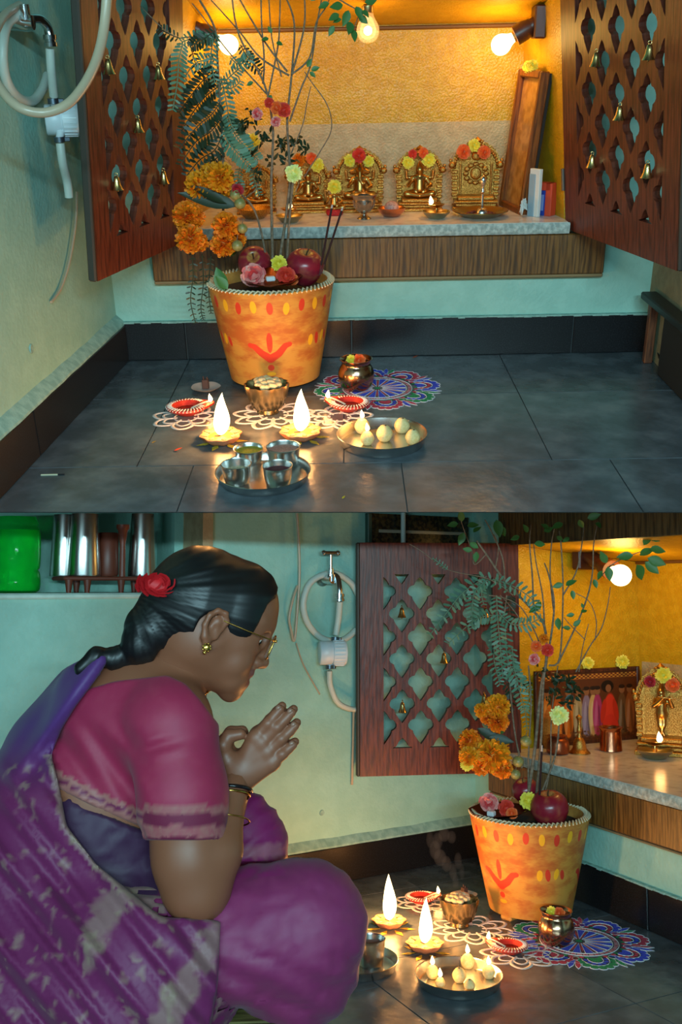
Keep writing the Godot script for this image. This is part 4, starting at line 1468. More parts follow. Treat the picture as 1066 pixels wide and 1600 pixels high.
# ------------------------------------------------------------------ small cast figures on the altar
func cast_figure(kind: String) -> ArrayMesh:        # about 1 unit tall, facing +z
	if bloom_cache.has("cast_" + kind): return bloom_cache["cast_" + kind]
	var f := Field.new(Vector3(-0.62, -0.05, -0.42), Vector3(0.62, 1.25, 0.5), 0.022, 0.05)
	match kind:
		"seated", "trunk":
			f.bone(Vector3(0, 0.28, 0), Vector3(0, 0.52, 0), 0.2, 0.17)            # belly, chest
			f.bone(Vector3(-0.12, 0.62, 0), Vector3(0.12, 0.62, 0), 0.10, 0.10)
			f.bone(Vector3(0, 0.66, 0.02), Vector3(0, 0.86, 0.04), 0.07, 0.13)
			f.bone(Vector3(0, 0.95, 0.02), Vector3(0, 1.12, 0.0), 0.11, 0.03, 0.03)      # crown
			for s in [-1.0, 1.0]:
				f.bone(Vector3(s * 0.14, 0.16, 0.05), Vector3(s * 0.42, 0.13, 0.14), 0.12, 0.10)
				f.bone(Vector3(s * 0.42, 0.13, 0.14), Vector3(s * 0.02, 0.09, 0.28), 0.09, 0.06)
				f.bone(Vector3(s * 0.2, 0.62, 0), Vector3(s * 0.36, 0.40, 0.1), 0.07, 0.055, 0.03)
				f.bone(Vector3(s * 0.36, 0.40, 0.1), Vector3(s * 0.24, 0.36 if s > 0 else 0.58, 0.27), 0.05, 0.045, 0.03)
				f.bone(Vector3(s * 0.18, 0.62, -0.03), Vector3(s * 0.42, 0.62, 0.0), 0.055, 0.045, 0.03)
				f.bone(Vector3(s * 0.42, 0.62, 0.0), Vector3(s * 0.44, 0.84, 0.03), 0.045, 0.05, 0.03)
				if kind == "trunk": f.bone(Vector3(s * 0.14, 0.86, 0), Vector3(s * 0.26, 0.82, -0.02), 0.09, 0.07, 0.03)
			if kind == "trunk":
				f.bone(Vector3(0, 0.82, 0.14), Vector3(0.0, 0.62, 0.22), 0.07, 0.05, 0.03)
				f.bone(Vector3(0.0, 0.62, 0.22), Vector3(0.08, 0.48, 0.24), 0.05, 0.04, 0.02)
				f.bone(Vector3(0.08, 0.48, 0.24), Vector3(0.16, 0.50, 0.24), 0.04, 0.03, 0.02)
		"standing":
			f.bone(Vector3(0, 0.0, 0), Vector3(0, 0.5, 0), 0.17, 0.10)
			f.bone(Vector3(0, 0.5, 0), Vector3(0, 0.78, 0), 0.10, 0.12)
			f.bone(Vector3(0, 0.88, 0.02), Vector3(0, 0.95, 0.03), 0.06, 0.085)
			f.bone(Vector3(0, 1.02, 0.0), Vector3(0, 1.18, 0.0), 0.08, 0.02, 0.02)
			for s in [-1.0, 1.0]:
				f.bone(Vector3(s * 0.12, 0.8, 0), Vector3(s * 0.25, 0.6, 0.04), 0.05, 0.04, 0.03)
				f.bone(Vector3(s * 0.25, 0.6, 0.04), Vector3(s * 0.16, 0.5 if s > 0 else 0.76, 0.14), 0.04, 0.035, 0.03)
		"flute":
			for s in [-1.0, 1.0]:
				f.bone(Vector3(s * 0.05, 0.5, 0), Vector3(s * 0.04, 0.24, 0.03), 0.075, 0.05, 0.03)
				f.bone(Vector3(s * 0.04, 0.24, 0.03), Vector3(-s * 0.05, 0.02, 0.04), 0.05, 0.035, 0.02)
				f.bone(Vector3(s * 0.12, 0.8, 0), Vector3(s * 0.2 + 0.04, 0.66, 0.08), 0.045, 0.04, 0.03)
				f.bone(Vector3(s * 0.2 + 0.04, 0.66, 0.08), Vector3(s * 0.06 + 0.12, 0.86, 0.14), 0.04, 0.03, 0.02)
			f.bone(Vector3(0, 0.5, 0), Vector3(0, 0.78, 0), 0.11, 0.12)
			f.bone(Vector3(0, 0.9, 0.03), Vector3(0, 0.96, 0.03), 0.07, 0.085)
			f.bone(Vector3(0, 1.03, 0.0), Vector3(0.02, 1.18, -0.02), 0.07, 0.02, 0.02)
			f.bone(Vector3(-0.08, 0.88, 0.15), Vector3(0.4, 0.84, 0.16), 0.018, 0.018, 0.01)
	var m := f.mesh(MB.new()).mesh()
	bloom_cache["cast_" + kind] = m
	return m


func shrine(label: String, at: Vector3, w: float, h: float, kind: String, turn := 0.0, plate := false) -> Node3D:
	# a figure on a stepped seat before a high arched aureole
	var o := thing("idol", label, "idol", at, turn)
	var m := old_brass()
	var base := MB.new()
	base.box(Vector3(-w * 0.46, 0, -w * 0.22), Vector3(w * 0.46, h * 0.05, w * 0.34), h * 0.008)
	base.box(Vector3(-w * 0.40, h * 0.05, -w * 0.20), Vector3(w * 0.40, h * 0.10, w * 0.28), h * 0.012)
	base.box(Vector3(-w * 0.43, h * 0.10, -w * 0.20), Vector3(w * 0.43, h * 0.135, w * 0.30), h * 0.01)
	base.box(Vector3(-w * 0.36, h * 0.135, -w * 0.18), Vector3(w * 0.36, h * 0.19, w * 0.26), h * 0.012)
	obj("seat", base, m, o)
	# arched back: scalloped border round a field
	var pts := PackedVector2Array()
	var inner := PackedVector2Array()
	for i in 41:
		var f := i / 40.0
		var a := PI * f
		var sc := 1.0 + 0.035 * absf(sin(f * 40.0 * PI / 2.6))
		var y := h * 0.55 + sin(a) * h * 0.36
		pts.append(Vector2(cos(a) * w * 0.47 * sc, y * sc if f > 0.02 and f < 0.98 else h * 0.55))
		inner.append(Vector2(cos(a) * w * 0.37, h * 0.55 + sin(a) * h * 0.28))
	pts.append(Vector2(-w * 0.44, h * 0.1))
	pts.append(Vector2(w * 0.44, h * 0.1))
	inner.append(Vector2(-w * 0.35, h * 0.12))
	inner.append(Vector2(w * 0.35, h * 0.12))
	var ab := MB.new()
	ab.prism(pts, -w * 0.2, -w * 0.15)
	var bb := MB.new()
	for i in 26:       # beads round the arch
		var a := PI * (i + 0.5) / 26
		bb.ball(Vector3(cos(a) * w * 0.42, h * 0.55 + sin(a) * h * 0.32, -w * 0.14), Vector3.ONE * w * 0.032, 8, 5)
	for s in [-1.0, 1.0]:
		for k in 5: bb.box(Vector3(s * w * 0.41 - w * 0.06, h * (0.16 + k * 0.08), -w * 0.2), Vector3(s * w * 0.41 + w * 0.06, h * (0.21 + k * 0.08), -w * 0.1), h * 0.01)
		bb.ball(Vector3(s * w * 0.47, h * 0.60, -w * 0.12), Vector3(w * 0.07, h * 0.05, w * 0.05), 10, 6)
		bb.ball(Vector3(s * w * 0.50, h * 0.66, -w * 0.14), Vector3(w * 0.035, h * 0.03, w * 0.03), 8, 5)
	obj("aureole", ab, m, o)
	obj("aureole_border", bb, m, o)
	var fin := MB.new()
	fin.lathe(sm([[0.0, h * 0.86], [w * 0.1, h * 0.88], [w * 0.06, h * 0.92], [w * 0.08, h * 0.95], [w * 0.03, h * 0.98], [0.0, h * 1.0]], 3), 12)
	fin.t = Transform3D(Basis(), Vector3(0, 0, -w * 0.17))
	for s in [-1.0, 1.0]: fin.ball(Vector3(s * w * 0.09, h * 0.915, 0), Vector3(w * 0.05, h * 0.03, w * 0.03), 8, 5)
	obj("finial", fin, m, o)
	if plate:
		var pl := MB.new()
		pl.prism(inner, -w * 0.15, -w * 0.12)
		for k in 12: pl.ball(Vector3(w * 0.2 * cos(TAU * k / 12), h * 0.48 + h * 0.13 * sin(TAU * k / 12), -w * 0.11), Vector3(w * 0.06, h * 0.035, w * 0.03), 8, 5)
		pl.ball(Vector3(0, h * 0.48, -w * 0.11), Vector3(w * 0.11, h * 0.09, w * 0.04), 12, 8)
		pl.ball(Vector3(0, h * 0.72, -w * 0.11), Vector3(w * 0.1, h * 0.06, w * 0.05), 12, 8)
		for s in [-1.0, 1.0]: pl.tube([Vector3(s * w * 0.3, h * 0.14, -w * 0.1), Vector3(s * w * 0.3, h * 0.62, -w * 0.1)], w * 0.022, 8)
		obj("embossed_plate", pl, m, o)
	else:
		var fg := obj("figure", cast_figure(kind), mat("polished_figure", C("c09654"), 0.28, 1.0), o)
		fg.scale = Vector3.ONE * h * 0.5
		fg.position = Vector3(0, h * 0.19, w * 0.02)
	return o

func face_turn(at: Vector3, k := 0.6) -> float:
	return atan2(cam.origin.x - at.x, cam.origin.z - at.z) * k

func marble_at(px: float, py: float) -> Vector3:     # on the shelf, never into its back wall
	var q := fl(px, py, SH)
	q.z = maxf(q.z, -0.24)
	return bwx(px, q.z)

func bwx(px: float, z: float) -> Vector3:           # the shelf point in that column of sight at a given depth
	var a := on(px, 330.0 if upper else 1180.0, Vector3(0, 0, z), Vector3(0, 0, 1))
	return Vector3(a.x, SH, z)

func green_a() -> StandardMaterial3D: return leaf_mat("leaf_green", C("3f7030"))
func green_b() -> StandardMaterial3D: return leaf_mat("leaf_dark", C("1d3018"))
func green_c() -> StandardMaterial3D: return leaf_mat("leaf_pale", C("587f64"))
func bark() -> StandardMaterial3D: return plaster("bark", C("6a5a48"), C("8c7a66"), 0.85, 0.6, 14.0)

func tap_set(p: Dictionary) -> void:
	# brass tap, white filter drum, and the hoses that join them
	var chrome := mat("chrome", C("c4ccd0"), 0.12, 1.0)
	var t := thing("tap", p.tap_label, "tap")
	var at: Vector3 = lw(p.tap[0], p.tap[1], 0.05)
	var k: float = mpp(at)
	var xx: Vector3 = Lf.basis.x
	var zz: Vector3 = Lf.basis.z
	# body: from the wall outwards, bib, spout bending down
	obj("body", MB.new().tube([at - xx * 0.05, at - xx * 0.044, at - xx * 0.043, at - xx * 0.02, at, at + xx * 0.012], [0.020, 0.020, 0.012, 0.012, 0.015, 0.012], 16).tube([at + Vector3(0, -0.006, 0), at + Vector3(0, 0.012, 0), at + Vector3(0, 0.013, 0), at + Vector3(0, 0.03, 0)], [0.014, 0.014, 0.009, 0.008], 14), chrome, t)
	var sp: Array = []
	for q in p.spout: sp.append(lw(q[0], q[1], 0.05 + q[2]))
	obj("spout", MB.new().tube(curve(sp, 6), 0.0085, 14), chrome, t)
	var e: Vector3 = sp[-1]
	obj("collar", MB.new().lathe([[0.0085, 0.004], [0.0125, 0.004], [0.0125, -0.004], [0.0105, -0.005], [0.0105, -0.008], [0.0125, -0.009], [0.0125, -0.016], [0.006, -0.016]], 18), chrome, t).position = e
	if p.has("handle"):
		var h: Vector3 = lw(p.handle[0], p.handle[1], 0.05)
		obj("handle", MB.new().tube([at + Vector3(0, 0.03, 0), h], 0.004, 10).tube([h - zz * 0.022 , h + zz * 0.022], 0.0055, 12).ball(h - zz * 0.022, Vector3.ONE * 0.0075, 10, 8).ball(h + zz * 0.022, Vector3.ONE * 0.0075, 10, 8), chrome, t)
	# filter drum
	var f := thing("water_filter", p.filter_label, "water filter")
	var wp := mat("white_plastic", C("d5dce0"), 0.4)
	var fc: Vector3 = lw(p.drum[0], p.drum[1], 0.055)
	var ax: Vector3 = p.drum_axis
	var y := ax.normalized()
	var x := y.cross(Vector3.UP).normalized()
	var fr := Transform3D(Basis(x, y, x.cross(y)), Vector3.ZERO)
	var R: float = p.drum_r * mpp(fc)
	var drum := MB.new()
	drum.t = fr
	drum.lathe([[0.0, -R * 1.05], [R * 0.86, -R * 1.05], [R * 0.94, -R * 0.98], [R * 0.96, -R * 0.1], [R * 0.9, -R * 0.02], [R * 0.9, R * 0.04]], 40)
	obj("drum", drum, wp, f).position = fc
	var cap := MB.new()
	cap.t = fr
	cap.lathe([[R * 0.9, 0.0], [R * 1.02, R * 0.03], [R * 1.03, R * 0.98], [R * 0.95, R * 1.1], [0.0, R * 1.12]], 40)
	for i in 22:
		var a := TAU * i / 22
		cap.box(Vector3(-R * 0.05, R * 0.08, -R * 0.03), Vector3(R * 0.05, R * 0.92, R * 0.05), R * 0.012, Transform3D(Basis(Vector3.UP, a), Vector3(sin(a), 0, cos(a)) * R * 1.02))
	obj("ribbed_cap", cap, wp, f).position = fc
	var top: Vector3 = lw(p.drum_top[0], p.drum_top[1], 0.055)
	var bot: Vector3 = lw(p.drum_bottom[0], p.drum_bottom[1], 0.055)
	obj("nozzle", MB.new().tube([fc, top], 0.0075, 14).tube([fc, bot], 0.0075, 14), wp, f)
	var clip := mat("clip_steel", C("6c7680"), 0.35, 0.9)
	for q in [top, bot]:
		var up := Vector3(0, 0.005, 0)
		obj("hose_clip", MB.new().tube([q - up, q + up], 0.0105, 16).box(Vector3(0.009, -0.004, -0.004), Vector3(0.02, 0.004, 0.004), 0.001, Transform3D(Basis(Vector3.UP, 0.4), q)), clip, f)
	# hoses
	var hm := mat("hose_white", C("c3cabf"), 0.4)
	hm.backlight_enabled = true
	hm.backlight = Color(0.2, 0.2, 0.18)
	for j in p.hoses.size():
		var ho: Dictionary = p.hoses[j]
		var line := []
		for q in ho.pts: line.append(lw(q[0], q[1], q[2]))
		var hs := obj("hose", MB.new().tube(curve(line, 8), ho.r, 12), mat("hose_clear", C("b59f86"), 0.3) if ho.get("clear", false) else hm)
		tag(hs, ho.label, "hose")

func build_upper() -> void:
	enter(true)
	rng.seed = 77
	# lamps of the niche
	var warm := Color(1.0, 0.78, 0.38)
	var wp := bwx(783, -0.14)
	var b1 := on(783, 70, Vector3(0, 0, -0.16), Vector3(0, 0, 1))
	bulb("round frosted bulb glowing at the niche's corner above the leaning picture frame", b1, 0.024, on(842, 34, Vector3(0, 0, -0.15), Vector3(0, 0, 1)), true, warm, 0.030)
	var b2 := on(358, 70, Vector3(0, 0, -0.16), Vector3(0, 0, 1))
	bulb("round bulb glowing behind the fern leaves of the upper view", b2, 0.023, on(296, 40, Vector3(0, 0, -0.15), Vector3(0, 0, 1)), true, warm, 0.030)
	var b3 := on(575, 48, Vector3(0, 0, -0.08), Vector3(0, 0, 1))
	bulb("clear glass bulb with a bright filament under the middle of the niche top", b3, 0.027, b3 + Vector3(0, 0.06, 0.0), false, Color(1.0, 0.72, 0.4), 0.014, true)
	obj("lamp_cord", MB.new().tube([b3 + Vector3(0, 0.05, 0), b3 + Vector3(0, 0.12, 0)], 0.006, 8), mat("bakelite", C("4d2414"), 0.4), get_node("light_bulb_002"))
	# idols, left to right
	var ID := [
		[402, 322, 252, 32, "seated", "small brass seated idol half hidden behind the plant stems at the shelf's end", false],
		[483, 322, 240, 33, "seated", "brass seated idol before a round arch, nearest the fern stems", false],
		[563, 322, 227, 38, "trunk", "brass elephant-headed idol before an arched back, behind the silver cup", false],
		[655, 323, 226, 37, "seated", "brass seated idol before a pointed arch, behind the small lit lamp", false],
		[742, 322, 213, 38, "standing", "arched brass plaque idol beside the leaning picture frame", true]]
	for q in ID:
		var at := bwx(q[0], -0.20)
		var h := up_from(at, q[0], q[2]).y - at.y
		var bpy: float = q[1]
		shrine(q[5], at, q[3] * 2.0 * mpp(at) / 0.97, h, q[4], face_turn(at, 0.5), q[6])
	# flowers tucked on them
	var FL := [
		[561, 243, 11, "red", "red flower over the elephant-headed idol"], [547, 251, 10, "yellow", "yellow bloom at the tap side of the elephant-headed idol's red flower"], [576, 252, 9, "yellow", "yellow bloom at the frame side of the elephant-headed idol's red flower"],
		[645, 241, 7, "red", "first red bloom on the pointed-arch idol"], [662, 239, 8, "flame_red", "second red bloom on the pointed-arch idol, by its tip"], [638, 254, 10, "yellow", "yellow bloom at the tap side of the pointed-arch idol"], [670, 250, 11, "yellow", "yellow bloom at the frame side of the pointed-arch idol"],
		[725, 237, 11, "flame_red", "orange-red bloom on the plaque idol, on the lamp's side"], [757, 238, 10, "flame_red", "orange-red bloom on the plaque idol, on the frame's side"], [741, 227, 10, "yellow", "yellow bloom crowning the brass plaque idol"],
		[467, 250, 10, "orange", "orange bloom on the idol nearest the fern stems"], [487, 248, 9, "flame_red", "red-orange bloom beside the orange one on the idol near the fern"], [496, 258, 11, "yellow", "yellow bloom on the idol nearest the fern stems"], [394, 221, 13, "yellow", "yellow bloom hanging on the niche wall behind the plant"]]
	for q in FL:
		var p := on(q[0], q[1], Vector3(0, 0, -0.185), Vector3(0, 0, 1))
		flower("flower", q[4], p, q[2] * mpp(p), q[3], Vector3(0.05, 0.1, 1).normalized(), "flowers on the upper idols")
	# little idol with the yellow flower on a red cushion
	var li := bwx(523, -0.13)
	var o := thing("idol", "tiny brass idol on a red cushion wearing one yellow flower", "idol", li, face_turn(li, 0.4))
	var k := mpp(li)
	obj("cushion", MB.new().lathe(sm([[0.0, 0.0], [11 * k, 0.0], [13 * k, 4 * k], [11 * k, 9 * k], [0.0, 11 * k]], 3), 20), plaster("red_cloth", C("a01418"), C("c42420"), 0.8, 0.6, 20.0), o)
	var fg := obj("figure", cast_figure("seated"), mat("polished_figure", C("c09654"), 0.28, 1.0), o)
	fg.scale = Vector3.ONE * 32 * k
	fg.position = Vector3(0, 8 * k, 0)
	var yp := up_from(li, 523, 291) + Vector3(0, 0, 0.012)
	flower("flower", "yellow bloom over the tiny idol on the red cushion", yp, 11 * k, "yellow", Vector3(0, 0.2, 1).normalized())
	# silver goblet
	var g := bwx(569, -0.06)
	k = mpp(g)
	o = thing("goblet", "small silver goblet with a flared rim before the elephant-headed idol", "goblet", g)
	var pr := []
	for q in [[0.0, 0.0], [10, 0.0], [10.5, 1.5], [5, 5], [4, 8], [9, 11], [15, 18], [17, 26], [17, 31], [21, 35.5], [22, 37], [20, 37], [16, 32], [15.5, 25], [8, 14], [0.0, 12]]: pr.append([q[0] * k, q[1] * k])
	obj("body", MB.new().lathe(sm(pr, 2), 36), mat("dull_silver", C("a89c90"), 0.25, 1.0), o)
	var fl_ := MB.new()
	for i in 14:
		var a := TAU * i / 14
		fl_.tube([Vector3(cos(a) * 9.5 * k, 12 * k, sin(a) * 9.5 * k), Vector3(cos(a) * 15.6 * k, 19 * k, sin(a) * 15.6 * k), Vector3(cos(a) * 17.3 * k, 28 * k, sin(a) * 17.3 * k)], 0.9 * k, 6)
	obj("fluting", fl_, mat("dull_silver", C("a89c90"), 0.25, 1.0), o)
	# copper dish with a round stone
	g = bwx(612, -0.09)
	k = mpp(g)
	tag(obj("copper_dish", MB.new().lathe([[0.0, 0.0], [12 * k, 0.0], [20 * k, 8 * k], [22 * k, 13 * k], [21 * k, 13.5 * k], [18 * k, 8 * k], [0.0, 3 * k]], 32), copper()), "low copper dish beside the silver goblet", "dish").position = Vector3.ZERO
	get_node("copper_dish").transform = W * Transform3D(Basis(), g)
	o = tag(obj("stone_ball", MB.new().ball(Vector3.ZERO, Vector3(11.5, 10.5, 11.5) * k, 20, 14), plaster("rose_stone", C("a07068"), C("c49a8c"), 0.6, 0.6, 20.0)), "round rose-grey ball sitting in the copper dish", "ball")
	o.transform = W * Transform3D(Basis(), g + Vector3(0, 13 * k, 0))
	# lamps on the shelf
	g = bwx(682, -0.05)
	saucer_lamp("small brass lamp on a saucer, lit, before the pointed-arch idol", g, 22 * mpp(g), -0.4)
	g = bwx(452, -0.03)
	saucer_lamp("small brass lamp on a saucer, lit, beside the fern stems", g, 22 * mpp(g), 0.05)
	g = bwx(398, -0.10)
	tag(obj("brass_bowl", MB.new().lathe([[0.0, 0.0], [14 * k, 0.0], [24 * k, 9 * k], [28 * k, 16 * k], [27 * k, 16.5 * k], [20 * k, 8 * k], [0.0, 3 * k]], 32), old_brass()), "shallow brass bowl behind the plant stems on the shelf", "bowl").transform = W * Transform3D(Basis(), g)
	# brass plate with a stand
	g = bwx(751, -0.06)
	k = mpp(g)
	o = thing("brass_plate", "round brass plate before the plaque idol", "plate", g)
	obj("dish", MB.new().lathe([[0.0, 0.0], [25 * k, 0.0], [36 * k, 6 * k], [43 * k, 9 * k], [43 * k, 10.5 * k], [34 * k, 8 * k], [24 * k, 3 * k], [0.0, 2.5 * k]], 40), brass(), o)
	var crumbs := MB.new()
	rng.seed = 3
	for i in 30:
		var a := rng.randf() * TAU
		var r := sqrt(rng.randf()) * 24 * k
		crumbs.ball(Vector3(cos(a) * r, 4.5 * k, sin(a) * r), Vector3(3.2, 2.4, 3.0) * k * rng.randf_range(0.7, 1.3), 6, 4)
	obj("offering", crumbs, plaster("dark_petals", C("4a1a14"), C("7a3420"), 0.8, 0.5, 30.0), o).set_meta("kind", "stuff")
	o = thing("incense_stand", "thin polished metal stand upright in the brass plate", "stand", g + Vector3(0.003, 3 * k, 0.004))
	obj("base", MB.new().lathe([[0.0, 0.0], [9 * k, 0.0], [10 * k, 3 * k], [7 * k, 9 * k], [3 * k, 11 * k], [0.0, 11 * k]], 18), steel(), o)
	obj("stem", MB.new().lathe(sm([[0.0, 9 * k], [2.2 * k, 10 * k], [1.8 * k, 30 * k], [3.2 * k, 34 * k], [1.8 * k, 40 * k], [3.6 * k, 46 * k], [5 * k, 52 * k], [3 * k, 57 * k], [0.0, 59 * k]], 3), 14), steel(), o)
	# the picture leaning on the niche's cheek
	var tl := on(810, 107, Vector3(0, 0, -0.24), Vector3(0, 0, 1))
	var bl := bwx(778, -0.24)
	var br := fl(812, 336, SH)
	var xx := (br - bl)
	var u := (tl - bl)
	var hgt := u.length()
	u = u.normalized()
	xx = (xx - u * xx.dot(u))
	var wid := xx.length()
	xx = xx.normalized()
	o = thing_t("picture_frame", "wooden picture frame leaning on the niche's side wall", "picture frame", Transform3D(Basis(xx, u, xx.cross(u)), bl))
	var fw := 0.016
	var fwood := wood("frame_wood", C("5a2c10"), C("8a4c1e"), Vector3(9.0, 1.0, 9.0), 0.35)
	for q in [["side_rail", Vector3(0, 0, -0.022), Vector3(fw, hgt, 0.0)], ["side_rail", Vector3(wid - fw, 0, -0.022), Vector3(wid, hgt, 0.0)], ["end_rail", Vector3(fw, 0, -0.022), Vector3(wid - fw, fw * 1.1, 0.0)], ["end_rail", Vector3(fw, hgt - fw * 1.1, -0.022), Vector3(wid - fw, hgt, 0.0)]]:
		obj(q[0], MB.new().box(q[1], q[2], 0.003), fwood, o)
	obj("backing", MB.new().box(Vector3(0.004, 0.004, -0.03), Vector3(wid - 0.004, hgt - 0.004, -0.02)), mat("frame_back", C("1c1410"), 0.8), o)
	obj("print", MB.new().box(Vector3(fw, fw, -0.02), Vector3(wid - fw, hgt - fw, -0.014)), plaster("faded_print", C("9a6a30"), C("b88444"), 0.25, 0.1, 4.0), o)
	var tip := bl + u * (hgt + 0.006) + xx * wid * 0.5
	for i in 3:
		var p := tip + xx * (i - 1) * 0.018 + Vector3(0, 0.002 * i, 0)
		flower("flower", ["yellow bloom on top of the leaning frame, nearest the bulb", "yellow bloom on the middle of the leaning frame's top", "yellow bloom on the leaning frame's top, nearest the lattice door"][i], p, 0.014, "yellow", Vector3(-0.3, 0.4, 1).normalized(), "yellow blooms on the leaning frame")
	# papers beside it
	var pc := fl(834, 338, SH)
	o = thing("booklet", "white booklet with a blue band standing beside the leaning frame", "booklet", pc, -0.95)
	obj("pages", MB.new().box(Vector3(-0.017, 0.0, -0.005), Vector3(0.017, 0.112, 0.005), 0.001), mat("paper_white", C("d8d8d4"), 0.6), o)
	obj("blue_band", MB.new().box(Vector3(-0.0175, 0.0, 0.001), Vector3(0.004, 0.10, 0.0062), 0.001), mat("paper_blue", C("8fa6b4"), 0.6), o)
	pc = fl(851, 336, SH)
	o = thing("carton", "small blue and orange-red carton at the niche's corner", "box", pc, -0.7)
	obj("carton_body", MB.new().box(Vector3(-0.022, 0.0, -0.012), Vector3(0.022, 0.075, 0.012), 0.0015), mat("carton_blue", C("27409a"), 0.45), o)
	obj("carton_flap", MB.new().box(Vector3(0.006, -0.0, -0.013), Vector3(0.0235, 0.078, 0.0145), 0.0015).box(Vector3(-0.015, 0.06, -0.013), Vector3(0.02, 0.078, 0.0145), 0.0015), mat("carton_red", C("d2462a"), 0.45), o)
	obj("carton_print", MB.new().box(Vector3(-0.018, 0.012, 0.0122), Vector3(0.002, 0.05, 0.0128)), mat("carton_print", C("7f92c8"), 0.45), o)
	pc = fl(818, 338, SH)
	var cr := MB.new()
	rng.seed = 12
	var cp := []
	for i in 26: cp.append(Vector3(rng.randf_range(-0.011, 0.011), rng.randf_range(0.0, 0.046), rng.randf_range(-0.008, 0.008)))
	for i in 24: cr.facet(cp[i], cp[i + 1], cp[i + 2])
	tag(obj("crumpled_paper", cr, mat("paper_white", C("d8d8d4"), 0.6)), "crumpled scrap of white paper at the foot of the leaning frame", "paper").transform = W * Transform3D(Basis(), pc)

	# tap wall
	tap_set({"tap": [42, 36], "spout": [[46, 30, 0.0], [62, 30, 0.012], [74, 42, 0.02], [78, 58, 0.022]], "tap_label": "chrome tap on the wall beside the lattice door in the upper view",
		"drum": [97, 187], "drum_axis": Vector3(0.98, -0.02, -0.25), "drum_r": 24.0, "drum_top": [83, 158], "drum_bottom": [93, 218], "filter_label": "white drum water filter with a ribbed cap below the upper view's tap",
		"hoses": [{"pts": [[78, 76, 0.07], [80, 110, 0.065], [84, 150, 0.055]], "r": 0.0085, "label": "short white hose from the tap to the filter in the upper view"},
			{"pts": [[94, 224, 0.055], [98, 255, 0.055], [105, 285, 0.052], [108, 308, 0.05]], "r": 0.0088, "label": "white hose hanging below the filter in the upper view"},
			{"pts": [[168, -20, 0.33], [163, 40, 0.32], [152, 90, 0.30], [132, 132, 0.27], [105, 163, 0.235], [70, 176, 0.20], [35, 170, 0.17], [8, 148, 0.14], [-12, 110, 0.11], [-10, 60, 0.08], [6, 25, 0.05], [30, 8, 0.03]], "r": 0.0072, "clear": true, "label": "long beige hose looping in front of the upper view's tap and filter"},
			{"pts": [[30, 20, 0.035], [10, 40, 0.03], [4, 85, 0.025], [10, 125, 0.02], [28, 152, 0.02], [50, 158, 0.02], [66, 140, 0.02], [74, 118, 0.02]], "r": 0.009, "label": "pale hose coiled behind the filter against the upper view's wall"},
			{"pts": [[120, 300, 0.012], [118, 350, 0.01], [108, 410, 0.008], [95, 450, 0.006], [80, 472, 0.004]], "r": 0.003, "clear": true, "label": "thin beige tube hanging down the wall below the lattice door"}]})
	tag(obj("wall_plug", MB.new().lathe([[0.0, 0.0], [0.01, 0.0], [0.009, 0.003], [0.004, 0.0035], [0.0, 0.001]], 14), plaster("painted_cement", C("7fa69d"), C("a3c6bb"), 0.8, 1.0, 7.0)), "plastered plug hole low in the wall beside the skirting", "wall plug").transform = W * Transform3D(Basis(Vector3.BACK, -PI / 2), lw(48, 545))

	# the pot and what stands in it
	var pb := fl(431, 592)
	var pk := mpp(pb)
	var top := up_from(pb, 425, 437)
	painted_pot("orange painted pot with a red lotus facing the viewer, carrying the bouquet", pb, 99 * mpp(top), 69 * pk, top.y, 0.0)
	var rimk := mpp(top)
	plant_base = pb + Vector3(0, 0, 0)
	# apples
	apple("large purple-red apple in the pot beside the incense sticks", pp([476, 418, 0.03]), 29 * rimk, Basis(Vector3.BACK, -0.15) * Basis(Vector3.RIGHT, 0.25))
	apple("streaked red apple in the pot behind the pink flower", pp([398, 412, -0.01]), 26 * rimk, Basis(Vector3.RIGHT, 0.9) * Basis(Vector3.UP, 2.0))
	# small copper plate on the rim with flowers on it
	var pl := pp([425, 441, 0.08])
	o = thing_t("copper_plate", "small dark copper plate on the pot's rim holding flowers", "plate", Transform3D(Basis(Vector3.RIGHT, 0.10), pl))
	obj("dish", MB.new().lathe([[0.0, 0.0], [22 * rimk, 0.0], [34 * rimk, 3 * rimk], [46 * rimk, 8 * rimk], [47 * rimk, 9.5 * rimk], [44 * rimk, 9 * rimk], [33 * rimk, 5 * rimk], [0.0, 3 * rimk]], 8), mat("copper_dark", C("8a4f34"), 0.3, 1.0), o)
	for q in [[396, 430, 19, "pink", "pink and white flower on the copper plate"], [447, 431, 15, "red", "dark red flower on the copper plate"], [457, 437, 9, "flame_red", "small orange-red flower at the copper plate's edge"], [436, 412, 13, "yellow", "yellow bloom between the two apples in the upper pot"], [371, 297, 10, "crimson", "small crimson flower beside the top marigold bunch"]]:
		var p := pp([q[0], q[1], 0.09 if q[1] > 425 else (0.05 if q[1] > 400 else 0.06)])
		flower("flower", q[4], p, q[2] * mpp(p), q[3])
	var tl2 := pp([423, 439, 0.12])
	o = tag(obj("camphor_cube", MB.new().box(Vector3(-0.010, 0, -0.007), Vector3(0.010, 0.010, 0.007), 0.002), mat("camphor", C("dfe0e4"), 0.4)), "white cube lying between the flowers on the copper plate", "cube")
	o.transform = W * Transform3D(Basis(Vector3.UP, 0.3), tl2)
